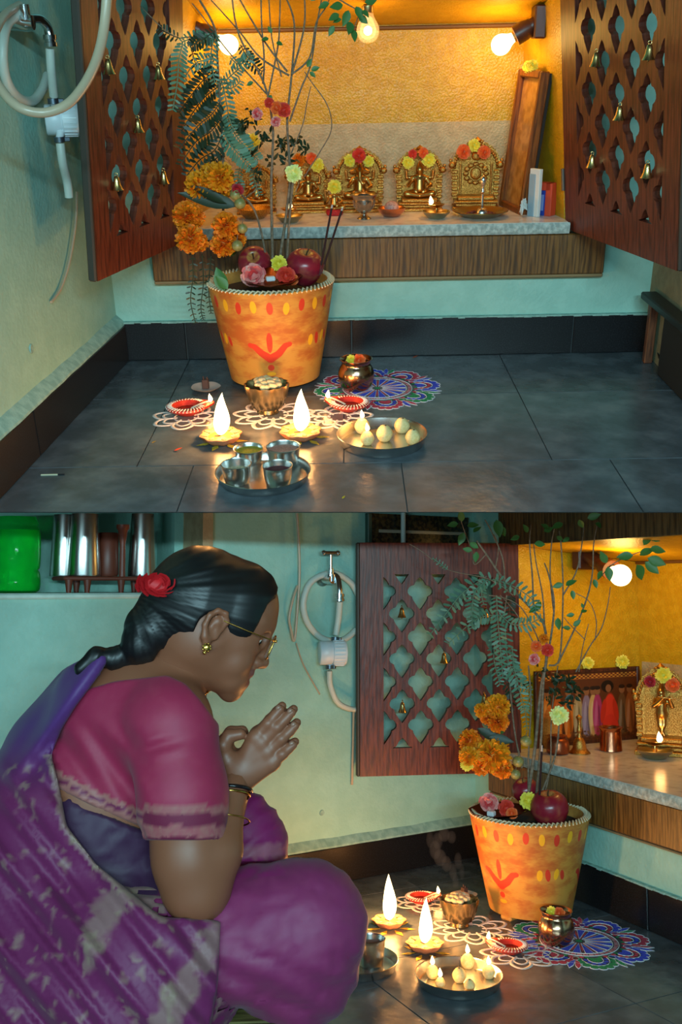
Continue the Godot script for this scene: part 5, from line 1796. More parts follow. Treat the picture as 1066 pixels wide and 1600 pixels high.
	# incense sticks
	for q in [[[499, 430], [519, 322], "incense stick in the upper pot, the steeper of two"], [[502, 428], [535, 326], "incense stick in the upper pot, the more slanting of two"]]:
		o = thing("incense_stick", q[2], "incense stick", pp([q[0][0], q[0][1], 0.06]))
		var e := pp([q[1][0], q[1][1], 0.05]) - pp([q[0][0], q[0][1], 0.06])
		obj("stick", MB.new().tube([Vector3.ZERO, e * 0.2], 0.0013, 6), mat("stick_bamboo", C("5a2028"), 0.8), o)
		obj("coating", MB.new().tube([e * 0.15, e * 0.98], 0.0024, 8), mat("incense", C("2a1416"), 0.95), o)
		obj("ash", MB.new().tube([e * 0.97, e * 1.02], [0.0026, 0.0016], 8), mat("ash", C("b8a8a0"), 0.95), o)
	# marigolds
	var MG := [[343, 277, 24, "amber", "marigold at the top of the upper bunch"], [311, 291, 23, "amber", "marigold at the tap side of the upper bunch"], [352, 294, 17, "amber", "marigold tucked low in the upper bunch, by the crimson flower"], [326, 270, 15, "amber", "small marigold at the back of the upper bunch"],
		[292, 337, 23, "orange", "marigold over the yellow-centred one, nearest the lattice door"], [305, 340, 16, "orange", "half-open marigold beside the one nearest the lattice door"], [297, 373, 23, "orange", "lowest marigold hanging nearest the lattice door"], [292, 380, 11, "yellow", "small yellow bloom on the lowest marigold near the lattice door"], [312, 378, 15, "orange", "dark orange marigold behind the yellow bloom"],
		[353, 353, 22, "orange", "marigold above its twin just over the pot rim"], [350, 380, 22, "orange", "lowest marigold just over the pot rim"], [370, 373, 15, "orange", "marigold beside the green berries over the pot rim"]]
	for q in MG:
		var p := pp([q[0], q[1], 0.03 + rng.randf_range(0, 0.03)])
		flower("marigold", q[4], p, q[2] * mpp(p), q[3], ((cam.origin - p).normalized() + Vector3(rng.randf_range(-0.5, 0.5), rng.randf_range(-0.2, 0.5), 0)).normalized(), "marigolds of the upper bouquet")
	for q in [[368, 304, 9, "green berry beside the top marigold bunch"], [375, 318, 9, "green berry hanging under the crimson flower"], [379, 357, 8, "green berry beside the marigold over the pot rim"], [371, 384, 9, "lowest green berry over the streaked apple"]]:
		var p := pp([q[0], q[1], 0.06])
		var rr: float = q[2] * mpp(p)
		o = thing("berry", q[3], "berry", p, 0.0, "green berries of the upper bouquet")
		obj("flesh", MB.new().ball(Vector3.ZERO, Vector3(rr, rr * 0.96, rr), 16, 12), plaster("berry_skin", C("7c7a44"), C("95905a"), 0.4, 0.1, 20.0), o)
		obj("stem", MB.new().tube([Vector3(0, rr * 0.9, 0), Vector3(0.002, rr * 1.8, -0.003)], 0.0009, 5), bark(), o)
	# twigs and leaves
	o = thing("leafy_branches", "tall leafless and ferny branches standing in the orange pot of the upper view", "branches")
	var bk := bark()
	for q in [
		[[[427, 440], [424, 300], [426, 240], [426, 195], [413, 131], [374, 56], [362, -8]], 0.0034, 0.0016],
		[[[432, 440], [452, 300], [452, 244], [449, 187], [456, 116], [460, 37], [445, -8]], 0.0036, 0.0016],
		[[[456, 116], [475, 45], [476, -8]], 0.0024, 0.0014], [[[456, 116], [484, 90], [494, 37], [509, 12], [516, -5]], 0.0022, 0.001],
		[[[452, 118], [407, 90], [374, 49], [330, 0]], 0.0022, 0.0012], [[[449, 112], [415, 67], [378, 5], [372, -8]], 0.0022, 0.0012],
		[[[411, 131], [413, 94], [409, 40], [408, -8]], 0.0022, 0.0014], [[[419, 150], [434, 75], [437, 37], [438, -8]], 0.0020, 0.0012],
		[[[420, 150], [383, 110], [350, 72], [320, 30], [300, 5]], 0.0018, 0.0010],
		[[[453, 190], [470, 140], [486, 100], [495, 40], [504, -8]], 0.0022, 0.0012],
		[[[440, 120], [425, 60], [420, -8]], 0.0016, 0.0012], [[[475, 277], [501, 236], [518, 202], [512, 165], [486, 127], [476, 112]], 0.0013, 0.0011],
		[[[455, 240], [473, 195], [480, 160], [486, 135]], 0.0014, 0.0009], [[[447, 250], [470, 270], [462, 300]], 0.0013, 0.0009],
		[[[446, 440], [452, 340], [457, 275]], 0.0026, 0.0020],
		[[[349, 330], [349, 255], [347, 210], [344, 157], [340, 94], [336, 45], [312, 0]], 0.0028, 0.0022],
		[[[420, 440], [410, 370], [393, 320], [360, 290], [349, 262]], 0.0026, 0.002], [[[281, 60], [255, 45], [210, 0], [200, -8]], 0.0011, 0.0009],
		[[[336, 62], [300, 58], [281, 60]], 0.0016, 0.0011], [[[400, 330], [385, 310], [400, 295], [408, 262]], 0.0014, 0.001]]:
		twig(o, q[0], q[1], q[2], bk)
	for q in [
		[[[281, 60], [262, 52], [248, 44]], 12, 7, "b"], [[[336, 48], [322, 58], [308, 66], [298, 72]], 15, 10, "b"], [[[286, 66], [280, 92], [277, 130], [270, 172]], 17, 15, "c"],
		[[[334, 60], [320, 64], [302, 60], [284, 66]], 15, 11, "c"], [[[336, 92], [322, 94], [304, 100], [288, 122]], 14, 10, "c"], [[[338, 50], [330, 85], [336, 130]], 14, 12, "c"],
		[[[340, 110], [318, 125], [298, 150], [280, 176]], 20, 17, "b"], [[[342, 135], [322, 150], [304, 172], [284, 205]], 20, 17, "b"], [[[344, 160], [330, 180], [310, 196], [280, 232]], 20, 17, "b"], [[[346, 185], [330, 205], [306, 222], [282, 258]], 18, 16, "b"], [[[347, 212], [335, 235], [312, 250], [292, 275]], 20, 12, "b"],
		[[[345, 120], [352, 150], [358, 182], [366, 205]], 16, 14, "c"], [[[355, 178], [362, 200], [380, 226], [404, 250]], 19, 20, "c"], [[[348, 205], [362, 228], [378, 246], [392, 262]], 19, 14, "c"], [[[342, 122], [352, 138], [366, 136], [376, 126]], 13, 9, "c"], [[[350, 128], [366, 114], [378, 104]], 12, 8, "c"],
		[[[360, 90], [372, 100], [384, 96], [392, 85]], 14, 9, "c"], [[[376, 70], [384, 85], [396, 100], [410, 112]], 14, 10, "b"], [[[300, 80], [312, 112], [335, 118]], 14, 9, "b"],
		[[[396, 265], [398, 285], [406, 305]], 10, 8, "c"], [[[375, 262], [372, 280], [378, 296]], 10, 8, "c"], [[[350, 235], [336, 250], [330, 262]], 14, 8, "b"],
		[[[300, 392], [302, 430], [298, 470], [306, 505]], 9, 14, "b"], [[[316, 396], [318, 440], [314, 480], [318, 500]], 8, 14, "b"], [[[330, 400], [326, 450], [330, 490]], 8, 12, "b"]]:
		frond(o, q[0], q[1], q[2], green_b() if q[3] == "b" else green_c(), rng.randf_range(-0.03, 0.04))
	for q in [[395, 185, 16, 16], [412, 215, 18, 26], [440, 225, 18, 26], [462, 222, 14, 18], [380, 195, 12, 12], [448, 250, 14, 16], [425, 255, 12, 10], [395, 240, 12, 12], [478, 232, 12, 10], [400, 275, 12, 10]]:
		sprig(o, [q[0], q[1]], q[2] * 0.7, q[3], 13, green_b(), rng.randf_range(-0.03, 0.03))
	for q in [[[536, 8], 200, 18], [[545, 16], 250, 20], [[556, 10], 300, 18], [[548, 34], 265, 20], [[530, 22], 215, 16], [[560, 24], 330, 16], [[522, 40], 240, 14], [[570, 4], 20, 18], [[515, 5], 190, 16], [[552, 46], 280, 16], [[497, -2], 160, 20], [[566, 16], 310, 14], [[534, 30], 190, 12], [[486, 110], 20, 12], [[480, 105], 60, 12], [[484, 112], 320, 10], [[425, 52], 120, 10], [[420, 60], 200, 10], [[432, 66], 330, 10], [[396, 128], 200, 10], [[424, 148], 250, 10]]:
		leaf(o, q[0], q[1], q[2] * 1.25, green_a(), 0.02)
	twig(o, [[516, -8], [540, 5], [560, 20], [552, 46]], 0.0016, 0.0009, bk)
	leaf(o, [372, 322, 0.05], 170, 95, green_b(), 0.0, 0.26)
	leaf(o, [355, 318, 0.06], 155, 66, green_b(), 0.0, 0.24)
	leaf(o, [352, 455, 0.10], 112, 40, green_a())
	leaf(o, [356, 452, 0.11], 130, 28, green_a())
	for q in [[421, 161, 8, "red", "small red flower high in the upper branches, on the tap side"], [432, 168, 10, "flame_red", "red flower in the middle of the upper branches"], [444, 172, 11, "red", "small red flower high in the upper branches, on the trunk"], [402, 178, 9, "pink", "pale pink bud among the dark leaves of the upper branches"], [431, 190, 8, "pink", "pink and white bud hanging under the red flowers on the upper branches"], [459, 271, 14, "lime", "pale yellow-green bloom on a grey stem in front of the shelf"]]:
		var p := pp([q[0], q[1], 0.03])
		flower("flower", q[4], p, q[2] * mpp(p), q[3])
	o = tag(obj("cut_branch", MB.new().tube(curve([pp([448, 425, 0.02]), pp([453, 340, 0.03]), pp([459, 276, 0.025])], 5), 0.0022, 7), bk), "grey stem carrying the pale yellow-green bloom in the upper pot", "stem")
	# floor: powder drawings
	var rc := fl(590, 607)
	rangoli("round rangoli in blue, red and green powder around the lota of the upper view", rc, 100 * mpp(rc), 0.15)
	for q in [[291, 652, 52, 7, "white chalk flower under the red lamp nearest the tap wall"], [428, 648, 62, 9, "white chalk flower under the brass bowl of the upper view"], [530, 652, 52, 8, "white chalk flower under the red lamp beside the big rangoli"]]:
		var p := fl(q[0], q[1])
		white_flower(q[4], p, q[2] * mpp(p), q[3], 0.2)
	for q in [[346, 690, 40, "yellow leaf-shaped powder under the clay lamp above the cups, tap side"], [474, 684, 40, "yellow powder leaves under the clay lamp near the sweets tray"]]:
		var p := fl(q[0], q[1])
		o = thing("rangoli", q[3], "rangoli", p)
		var mb := MB.new()
		for i in 7:
			var a := TAU * i / 7
			var kk: float = mpp(p) * q[2]
			patch(mb, rot2([Vector2(0.35, 0) * kk, Vector2(0.7, -0.13) * kk, Vector2(1.05, 0) * kk, Vector2(0.7, 0.13) * kk], a))
		obj("yellow_powder", mb, plaster("powder_yellow", C("a08818"), C("c4a828"), 0.95, 0.8, 40.0), o)
	# lamps and vessels on the floor
	var p := fl(346, 690)
	clay_diya("scalloped clay oil lamp with a tall flame, behind the cup of yellow powder", p, 32 * mpp(p), 68 * mpp(p), 26 * mpp(p), 0.045, 0.012)
	p = fl(470, 684)
	clay_diya("scalloped clay oil lamp with a tall flame, between brass bowl and sweets tray", p, 32 * mpp(p), 68 * mpp(p), 26 * mpp(p), 0.045, 0.008)
	p = fl(293, 646)
	red_diya("red clay lamp with white stripes nearest the tap wall, upper view", p, 33 * mpp(p), 0.25, 14 * mpp(p), 0.006)
	p = fl(546, 640)
	red_diya("red clay lamp with white stripes beside the lota, upper view", p, 32 * mpp(p), PI - 0.4, 14 * mpp(p), 0.006)
	p = fl(557, 608)
	lota("round copper lota with flowers in its mouth on the big rangoli, upper view", p, 28 * mpp(p), (up_from(p, 557, 560).y))
	for q in [[549, 562, 8, "yellow", "yellow bloom in the mouth of the upper lota"], [561, 563, 10, "flame_red", "orange-red bloom in the mouth of the upper lota"]]:
		var fp := up_from(p, q[0], q[1])
		flower("flower", q[4], fp, q[2] * mpp(fp), q[3])
	p = fl(419, 645)
	sweet_bowl("footed brass bowl heaped with sweet pieces before the pot, upper view", p, 34 * mpp(p), 48 * mpp(p))
	p = fl(322, 609)
	dish_piece("small white dish with a brown block beside the pot, upper view", p, 23 * mpp(p))
	# steel tray with four cups
	p = fl(412, 748)
	var R := 74 * mpp(p)
	o = thing("steel_tray", "round steel tray holding four small cups of coloured powder", "tray", p)
	obj("dish", MB.new().lathe(rim_dish(R, 15 * mpp(p), 0.0015, 0.1), 64), steel(), o)
	var turm := plaster("powder_turmeric", C("8a7a10"), C("a89820"), 0.95, 0.8, 30.0)
	var rose := plaster("powder_rose", C("9c6a5c"), C("b58474"), 0.95, 0.8, 30.0)
	var sand := plaster("powder_sand", C("8c7c60"), C("b0a080"), 0.95, 0.8, 30.0)
	var kumk := plaster("powder_kumkum", C("3a1016"), C("5a1a20"), 0.95, 0.8, 30.0)
	for q in [[390, 722, 700, 24, turm, 0.78, "steel cup of yellow-green powder on the four-cup tray"], [444, 728, 697, 27, rose, 0.80, "steel cup of rose-brown powder on the four-cup tray"], [371, 754, 724, 24, sand, 0.6, "steel cup of pale sandy powder on the four-cup tray"], [435, 758, 727, 24, kumk, 0.72, "steel cup of dark red powder on the four-cup tray"]]:
		var c2 := fl(q[0], q[1], 0.002)
		cup(q[6], c2, q[3] * mpp(c2), up_from(c2, q[0], q[2]).y - c2.y, q[4], q[5], "cups on the four-cup tray", 0.78)
	# steel tray with sweets
	p = fl(597, 692)
	R = 70 * mpp(p)
	o = thing("steel_tray", "round steel tray of pale round sweets and small flames, upper view", "tray", p)
	obj("dish", MB.new().lathe(rim_dish(R, 17 * mpp(p), 0.0015, 0.1), 64), steel(), o)
	for q in [[566, 676, 12, true, "lit sweet ball at the clay lamp's side of the upper tray"], [574, 694, 11, true, "lit flat sweet at the front of the upper tray"], [601, 688, 13, false, "pale sweet ball in the middle of the upper tray"], [628, 675, 12, false, "pale sweet ball at the back of the upper tray"], [645, 693, 12, false, "sweet ball with a dark wick at the rim of the upper tray"]]:
		sweet_ball(q[4], fl(q[0], q[1], 0.003), q[2], q[3], "sweets on the upper tray")
	# scraps
	for q in [[272, 705, 7, 0.2, "c8442c", "red petal lying on the floor before the red lamp"], [535, 780, 4, 1.0, "c8a828", "yellow petal on the floor in front of the four-cup tray"], [237, 693, 4, 0.5, "b88a28", "yellow crumb on the floor near the tap wall"], [645, 560, 5, 0.5, "a84a2c", "orange crumb by the altar skirting"]]:
		var sp := fl(q[0], q[1])
		var mb := MB.new()
		leaf_mesh(mb, Vector3(0, 0.001, 0), Vector3(1, 0.1, 0).normalized(), Vector3(0, 1, 0), q[2] * 2.0 * mpp(sp), q[2] * mpp(sp), -0.2)
		tag(obj("petal", mb, mat("petal_" + q[4], C(q[4]), 0.7)), q[5], "petal").transform = W * Transform3D(Basis(Vector3.UP, q[3]), sp)
	p = fl(64, 743)
	o = thing("matchstick", "spent match lying on the floor below the tap wall", "match", p, 0.02)
	obj("stick", MB.new().box(Vector3(0, 0, -0.0012), Vector3(0.032, 0.0024, 0.0012), 0.0003), mat("match_wood", C("cdc7a8"), 0.8), o)
	obj("burnt_end", MB.new().box(Vector3(0.032, 0, -0.0012), Vector3(0.045, 0.0024, 0.0012), 0.0003), mat("char", C("15191c"), 0.9), o)
	# the dark corner beside the altar
	var c0 := fl(1010, 548)
	o = thing("stone_ledge", "low dark stone ledge at the right edge of the upper view", "ledge")
	var la := on(1020, 468, Vector3(1.30, 0, 0), Vector3(1, 0, 0))
	obj("slab", MB.new().box(Vector3(1.312, la.y - 0.03, 0.06), Vector3(1.351, la.y - 0.012, 0.95), 0.003), mat("ledge_stone", C("161715"), 0.45), o)
	obj("support", MB.new().box(Vector3(1.33, 0, 0.2), Vector3(1.351, la.y - 0.025, 0.94), 0.003), mat("ledge_dark", C("1a1a18"), 0.7), o)
	var post := fl(1020, 545)
	tag(obj("wooden_post", MB.new().box(Vector3(-0.010, 0, -0.01), Vector3(0.010, la.y - 0.025, 0.01), 0.002), wood("post_wood", C("4a2a1a"), C("7a4a30"), Vector3(9, 1, 9), 0.5)), "short brown post under the dark stone ledge", "post").transform = W * Transform3D(Basis(), Vector3(1.335, 0, 0.10))
	p = fl(1017, 556)
	tag(obj("clay_cup", MB.new().lathe([[0.0, 0.0], [0.012, 0.0], [0.017, 0.006], [0.019, 0.02], [0.020, 0.022], [0.017, 0.021], [0.014, 0.008], [0.0, 0.004]], 24), clay()), "small pinkish clay cup beside the dark stone ledge", "cup").transform = W * Transform3D(Basis(), p)
	p = fl(1052, 572)
	tag(obj("dark_bowl", MB.new().lathe([[0.0, 0.0], [0.022, 0.0], [0.036, 0.016], [0.041, 0.030], [0.039, 0.031], [0.032, 0.016], [0.0, 0.005]], 32), mat("sooty_iron", C("35302a"), 0.45, 0.6)), "sooty dark bowl at the right edge below the stone ledge", "bowl").transform = W * Transform3D(Basis(), p)
	o = thing("jar", "small glass jar with a brass band beside the sooty bowl", "jar", p + Vector3(-0.01, 0.005, -0.005))
	obj("body", MB.new().lathe([[0.0, 0.0], [0.010, 0.0], [0.011, 0.03], [0.008, 0.038], [0.0, 0.038]], 20), mat("jar_blue", C("4a6076"), 0.2), o)
	obj("band", MB.new().lathe([[0.0112, 0.028], [0.0118, 0.029], [0.0118, 0.033], [0.0105, 0.034]], 20), brass(), o)

func sweet_bowl(label: String, p: Vector3, r: float, h: float) -> void:
	var o := thing("brass_bowl", label, "bowl", p)
	obj("bowl", MB.new().lathe([[0.0, 0.0], [r * 0.46, 0.0], [r * 0.5, h * 0.05], [r * 0.42, h * 0.12], [r * 0.72, h * 0.26], [r * 0.86, h * 0.55], [r * 0.98, h * 0.88], [r, h], [r * 0.96, h], [r * 0.9, h * 0.85], [r * 0.7, h * 0.5], [0.0, h * 0.3]], 96, Vector3.ONE, 0.04, 14), mat("pewter_bowl", C("a8987a"), 0.27, 1.0), o)
	var mb := MB.new()
	rng.seed = 15
	for i in 26:
		var a := rng.randf() * TAU
		var q := sqrt(rng.randf()) * r * 0.66
		mb.ball(Vector3(cos(a) * q, h * (0.92 + 0.26 * (1.0 - q / r)), sin(a) * q), Vector3(rng.randf_range(0.14, 0.24), rng.randf_range(0.09, 0.15), rng.randf_range(0.14, 0.24)) * r, 9, 6, Basis(Vector3.UP, a))
	obj("sweet_pieces", mb, plaster("sweet", C("d8b884"), C("e8d0a4"), 0.75, 0.8, 25.0), o).set_meta("kind", "stuff")

func dish_piece(label: String, p: Vector3, r: float) -> void:
	var o := thing("white_dish", label, "dish", p)
	obj("dish", MB.new().lathe([[0.0, 0.0], [r * 0.6, 0.0], [r * 0.95, r * 0.2], [r, r * 0.25], [r * 0.9, r * 0.24], [r * 0.5, r * 0.1], [0.0, r * 0.08]], 28, Vector3.ONE, 0.03, 5), mat("dish_white", C("b4aaa6"), 0.5), o)
	obj("holder", MB.new().box(Vector3(-r * 0.22, r * 0.08, -r * 0.2), Vector3(r * 0.22, r * 0.75, r * 0.2), r * 0.04).tube([Vector3(-r * 0.12, r * 0.7, 0), Vector3(-r * 0.12, r * 0.95, 0)], r * 0.05, 8).tube([Vector3(r * 0.12, r * 0.7, 0), Vector3(r * 0.12, r * 0.9, 0)], r * 0.05, 8), mat("holder_brown", C("4a3430"), 0.7), o)

func sweet_ball(label: String, p: Vector3, rpx: float, lit: bool, group: String) -> void:
	var k := mpp(p)
	var r := rpx * k
	var o := thing("sweet_ball", label, "sweet", p, 0.0, group)
	obj("dough", MB.new().lathe(sm([[0.0, 0.0], [0.6 * r, 0.02 * r], [0.98 * r, 0.7 * r], [0.92 * r, 1.2 * r], [0.55 * r, 1.75 * r], [0.2 * r, 1.95 * r], [0.0, 1.9 * r]], 3), 24, Vector3.ONE, 0.02, 5), plaster("dough", C("d2bc7c"), C("e0cf98"), 0.7, 0.3, 25.0), o)
	if lit:
		obj("wick", MB.new().tube([Vector3(0, 1.85 * r, 0), Vector3(0, 2.15 * r, 0)], 0.0016, 6), mat("wick", C("3a3028"), 0.9), o)
		flame(o, Vector3(0, 2.0 * r, 0), 14 * k, 7 * k, 0.005)
	else:
		obj("clove", MB.new().ball(Vector3(0.1 * r, 1.9 * r, 0.1 * r), Vector3(0.16, 0.12, 0.16) * r, 8, 5), mat("clove", C("3a2418"), 0.8), o)

func build_lower() -> void:
	enter(false)
	rng.seed = 99
	var o: Node3D
	var p: Vector3
	var k: float
	# niche lamp
	var b1 := on(970, 899, Vector3(0.22, 0, 0), Vector3(1, 0, 0))
	b1 = bw(970, 899, -0.20)
	var hb := bw(914, 866, -0.24)
	bulb("round bulb glowing in the niche of the lower view", b1, 17 * mpp(b1), hb, true, Color(1.0, 0.78, 0.38), 0.04)
	# group picture on the niche's side
	var bl := fl(846, 1168, SH)
	var br := fl(1006, 1146, SH)
	bl = Vector3(0.204, SH, -0.07)
	br = Vector3(0.204, SH, -0.468)
	var hh := up_from(br, 1005, 1041).y - SH
	var xx := br - bl
	var wid := xx.length()
	xx = xx.normalized()
	var u := Vector3.UP
	var fr := Transform3D(Basis(xx, u, xx.cross(u)), bl)
	o = thing_t("group_picture", "framed print of robed figures with a red-robed one, at the back of the lower niche", "picture", fr)
	var fw := 0.012
	var border := wood("print_border", C("3a1a10"), C("5c2c18"), Vector3(9, 1, 9), 0.4)
	for q in [["side_rail", Vector3(0, 0, -0.012), Vector3(fw, hh, 0)], ["side_rail", Vector3(wid - fw, 0, -0.012), Vector3(wid, hh, 0)], ["end_rail", Vector3(fw, 0, -0.012), Vector3(wid - fw, fw, 0)], ["end_rail", Vector3(fw, hh - fw, -0.012), Vector3(wid - fw, hh, 0)]]:
		obj(q[0], MB.new().box(q[1], q[2], 0.002), border, o)
	var pm := mat("group_print", Color.WHITE, 0.3)
	pm.albedo_texture = group_print()
	var pq := MB.new()
	var i0 := pq.p(Vector3(fw, fw, -0.003), Vector3(0, 0, 1), Vector2(0, 1))
	pq.p(Vector3(wid - fw, fw, -0.003), Vector3(0, 0, 1), Vector2(1, 1))
	pq.p(Vector3(wid - fw, hh - fw, -0.003), Vector3(0, 0, 1), Vector2(1, 0))
	pq.p(Vector3(fw, hh - fw, -0.003), Vector3(0, 0, 1), Vector2(0, 0))
	pq.tri(i0, i0 + 1, i0 + 2)
	pq.tri(i0, i0 + 2, i0 + 3)
	obj("print", pq, pm, o)
	for q in [[973, 1034, 11, "yellow bloom on top of the group picture, by the red-robed figure"], [919, 1036, 10, "yellow bloom on the group picture's top behind the twigs"]]:
		p = on(q[0], q[1], bl + xx.cross(u) * 0.008, xx.cross(u))
		flower("flower", q[3], p, q[2] * mpp(p), "yellow")
	# idol at the right edge
	var at := fl(1032, 1180, SH)
	at = Vector3(at.x, SH, maxf(at.z, -0.2))
	at = bwx(1036, -0.33)
	k = mpp(at)
	o = shrine("brass idol of a slim standing figure before an arch, beside the group picture", at, 86 * k, up_from(at, 1035, 1035).y - SH, "flute", face_turn(at, 0.9))
	for q in [[1037, 1056, 13, "yellow", "yellow bloom at the top of the lower view's idol"], [1016, 1066, 9, "crimson", "magenta-red bloom on the tap side of the lower view's idol"], [1051, 1071, 11, "flame_red", "orange-red bloom on the outer side of the lower view's idol"]]:
		p = up_from(at, q[0], q[1]) + (cam.origin - at).normalized() * 0.02
		flower("flower", q[4], p, q[2] * mpp(p), q[3])
	# copper beaker, bell, bowl, small shrine pieces
	p = fl(955, 1173, SH)
	k = mpp(p)
	o = thing("copper_beaker", "shiny copper beaker before the group picture", "beaker", p)
	obj("body", MB.new().lathe([[0.0, 0.0], [16 * k, 0.0], [17.5 * k, 1 * k], [17 * k, 5 * k], [16 * k, 30 * k], [16.5 * k, 33 * k], [18.5 * k, 36 * k], [18 * k, 37 * k], [15.5 * k, 33 * k], [15 * k, 5 * k], [0.0, 4 * k]], 36), copper(), o)
	p = fl(906, 1177, SH)
	k = mpp(p)
	o = thing("hand_bell", "bronze hand bell with a turned handle beside the copper beaker", "bell", p)
	obj("bell", MB.new().lathe(sm([[0.0, 0.0], [15 * k, 0.0], [16 * k, 2 * k], [11 * k, 8 * k], [9 * k, 18 * k], [5 * k, 24 * k], [0.0, 25 * k]], 3), 28), old_brass(), o)
	obj("handle", MB.new().lathe(sm([[0.0, 24 * k], [4 * k, 24 * k], [2.6 * k, 30 * k], [4 * k, 36 * k], [2.4 * k, 44 * k], [3.4 * k, 52 * k], [5 * k, 56 * k], [0.0, 60 * k]], 3), 18), old_brass(), o)
	p = fl(872, 1178, SH)
	k = mpp(p)
	tag(obj("brass_jar", MB.new().lathe(sm([[0.0, 0.0], [14 * k, 0.0], [18 * k, 6 * k], [17 * k, 20 * k], [12 * k, 26 * k], [14 * k, 29 * k], [0.0, 30 * k]], 3), 28), mat("jar_red_brass", C("9c5a3c"), 0.35, 0.9)), "squat reddish jar on the shelf behind the grey flower stem", "jar").transform = W * Transform3D(Basis(), p)
	p = fl(864, 1172, SH) + Vector3(-0.05, 0, -0.05)
	at = Vector3(p.x, SH, -0.2)
	tag(obj("saffron_cloth", MB.new().lathe(sm([[0.0, 0.0], [20 * k, 0.0], [21 * k, 20 * k], [17 * k, 46 * k], [10 * k, 60 * k], [0.0, 64 * k]], 3), 28, Vector3(1, 1, 0.7), 0.03, 7), plaster("saffron", C("c46a18"), C("d8842c"), 0.8, 0.6, 20.0)), "saffron cloth-wrapped figure behind the grey flower stem", "idol").transform = W * Transform3D(Basis(), fl(862, 1168, SH))
	p = fl(1024, 1185, SH)
	saucer_lamp("small brass lamp on a saucer, lit, before the lower view's idol", p, 28 * mpp(p), 0.35)
	# wall above: picture, pipe
	var f0 := lw(574, 846, 0.0)
	var f1 := lw(728, 846, 0.0)
	o = thing_t("wall_picture", "dark wall picture with a pale band above the lattice door", "picture", Lf)
	var z1 := f0.dot(Lf.basis.z)
	var z0 := lw(728, 820).dot(Lf.basis.z)
	var y0 := 0.905
	var yt := ydiv(f0.x, f0.z) - 0.004
	obj("panel", MB.new().box(Vector3(0.0, y0, z0), Vector3(0.012, minf(yt, ydiv(f1.x, f1.z) - 0.004), z1)), plaster("dark_picture", C("1c1a12"), C("4a3c20"), 0.25, 0.3, 9.0), o)
	obj("frame_edge", MB.new().box(Vector3(0.0, y0, z1 - 0.006), Vector3(0.018, minf(yt, 1.2), z1 + 0.008), 0.002), mat("green_frame", C("2c4a40"), 0.5), o)
	var q1 := lw(588, 829)
	var q2 := lw(722, 829)
	obj("pale_band", MB.new().box(Vector3(0.0125, q1.y - 0.006, q2.dot(Lf.basis.z)), Vector3(0.0155, q1.y + 0.003, q1.dot(Lf.basis.z)), 0.001), mat("pale_strip", C("a8a08c"), 0.5), o)
	var pv := lw(621, 846)
	tag(obj("white_pipe", MB.new().tube([Lf * Vector3(0.03, 0.86, pv.dot(Lf.basis.z)), Lf * Vector3(0.03, ydiv(pv.x, pv.z) - 0.004, pv.dot(Lf.basis.z))], 0.007, 12), mat("pipe_white", C("c0ccc8"), 0.4)), "white pipe running up the wall before the dark wall picture", "pipe")
	# tap
	tap_set({"tap": [517, 905], "spout": [[521, 898, 0.0], [527, 903, 0.01], [530, 918, 0.018], [531, 930, 0.02]], "handle": [517, 864], "tap_label": "chrome tap with a cross handle on the wall above the woman's hands",
		"drum": [519, 1020], "drum_axis": Lf.basis.z * -0.92 + Lf.basis.x * 0.35, "drum_r": 19.5, "drum_top": [524, 998], "drum_bottom": [515, 1042], "filter_label": "white drum water filter between the woman and the lattice door",
		"hoses": [{"pts": [[531, 940, 0.068], [529, 965, 0.06], [525, 992, 0.055]], "r": 0.0085, "label": "short white hose from the tap to the filter in the lower view"},
			{"pts": [[515, 1048, 0.055], [516, 1070, 0.05], [526, 1095, 0.045], [542, 1106, 0.04], [560, 1109, 0.03]], "r": 0.0075, "label": "pale hose curving from the filter behind the lower lattice door"},
			{"pts": [[556, 985, 0.02], [535, 1000, 0.025], [505, 998, 0.03], [482, 975, 0.03], [474, 945, 0.03], [482, 915, 0.03], [500, 900, 0.03], [525, 896, 0.025], [548, 910, 0.02], [560, 930, 0.02]], "r": 0.0085, "label": "thick pale hose coiled round the tap in the lower view"},
			{"pts": [[464, 802, 0.02], [467, 850, 0.02], [468, 900, 0.02], [465, 950, 0.02], [460, 1000, 0.02], [455, 985, 0.02], [452, 965, 0.02], [458, 935, 0.02], [465, 915, 0.02]], "r": 0.0035, "clear": true, "label": "thin beige tube hung in a long loop beside the woman's face"},
			{"pts": [[463, 1005, 0.01], [475, 1040, 0.01], [500, 1085, 0.008]], "r": 0.002, "clear": true, "label": "thin grey cord hanging slantwise below the beige tube"},
			{"pts": [[553, 1110, 0.02], [552, 1160, 0.012], [551, 1190, 0.01], [550, 1226, 0.006]], "r": 0.0035, "clear": true, "label": "thin tube hanging behind the free edge of the lower lattice door"}]})
	tag(obj("wall_plug", MB.new().lathe([[0.0, 0.0], [0.008, 0.0], [0.007, 0.003], [0.003, 0.0035], [0.0, 0.001]], 14), plaster("painted_cement", C("7fa69d"), C("a3c6bb"), 0.8, 1.0, 7.0)), "plastered plug hole in the wall between the woman's knee and the lattice door", "wall plug").transform = W * Lf * Transform3D(Basis(Vector3.BACK, -PI / 2), Lf.affine_inverse() * lw(503, 1270))

	# pot and bouquet
	var pb := fl(829, 1424)
	var top := up_from(pb, 826, 1268)
	var rimk := mpp(top)
	painted_pot("orange painted pot before the altar corner, its red lotus turned to the woman", pb, 93 * rimk, 64 * mpp(pb), top.y, face_turn(pb, 1.0) - 0.62)
	plant_base = pb
	apple("large red-purple apple in the lower pot beside the single incense stick", pp([859, 1264, 0.04]), 29 * rimk, Basis(Vector3.RIGHT, 0.2) * Basis(Vector3.BACK, -0.1))
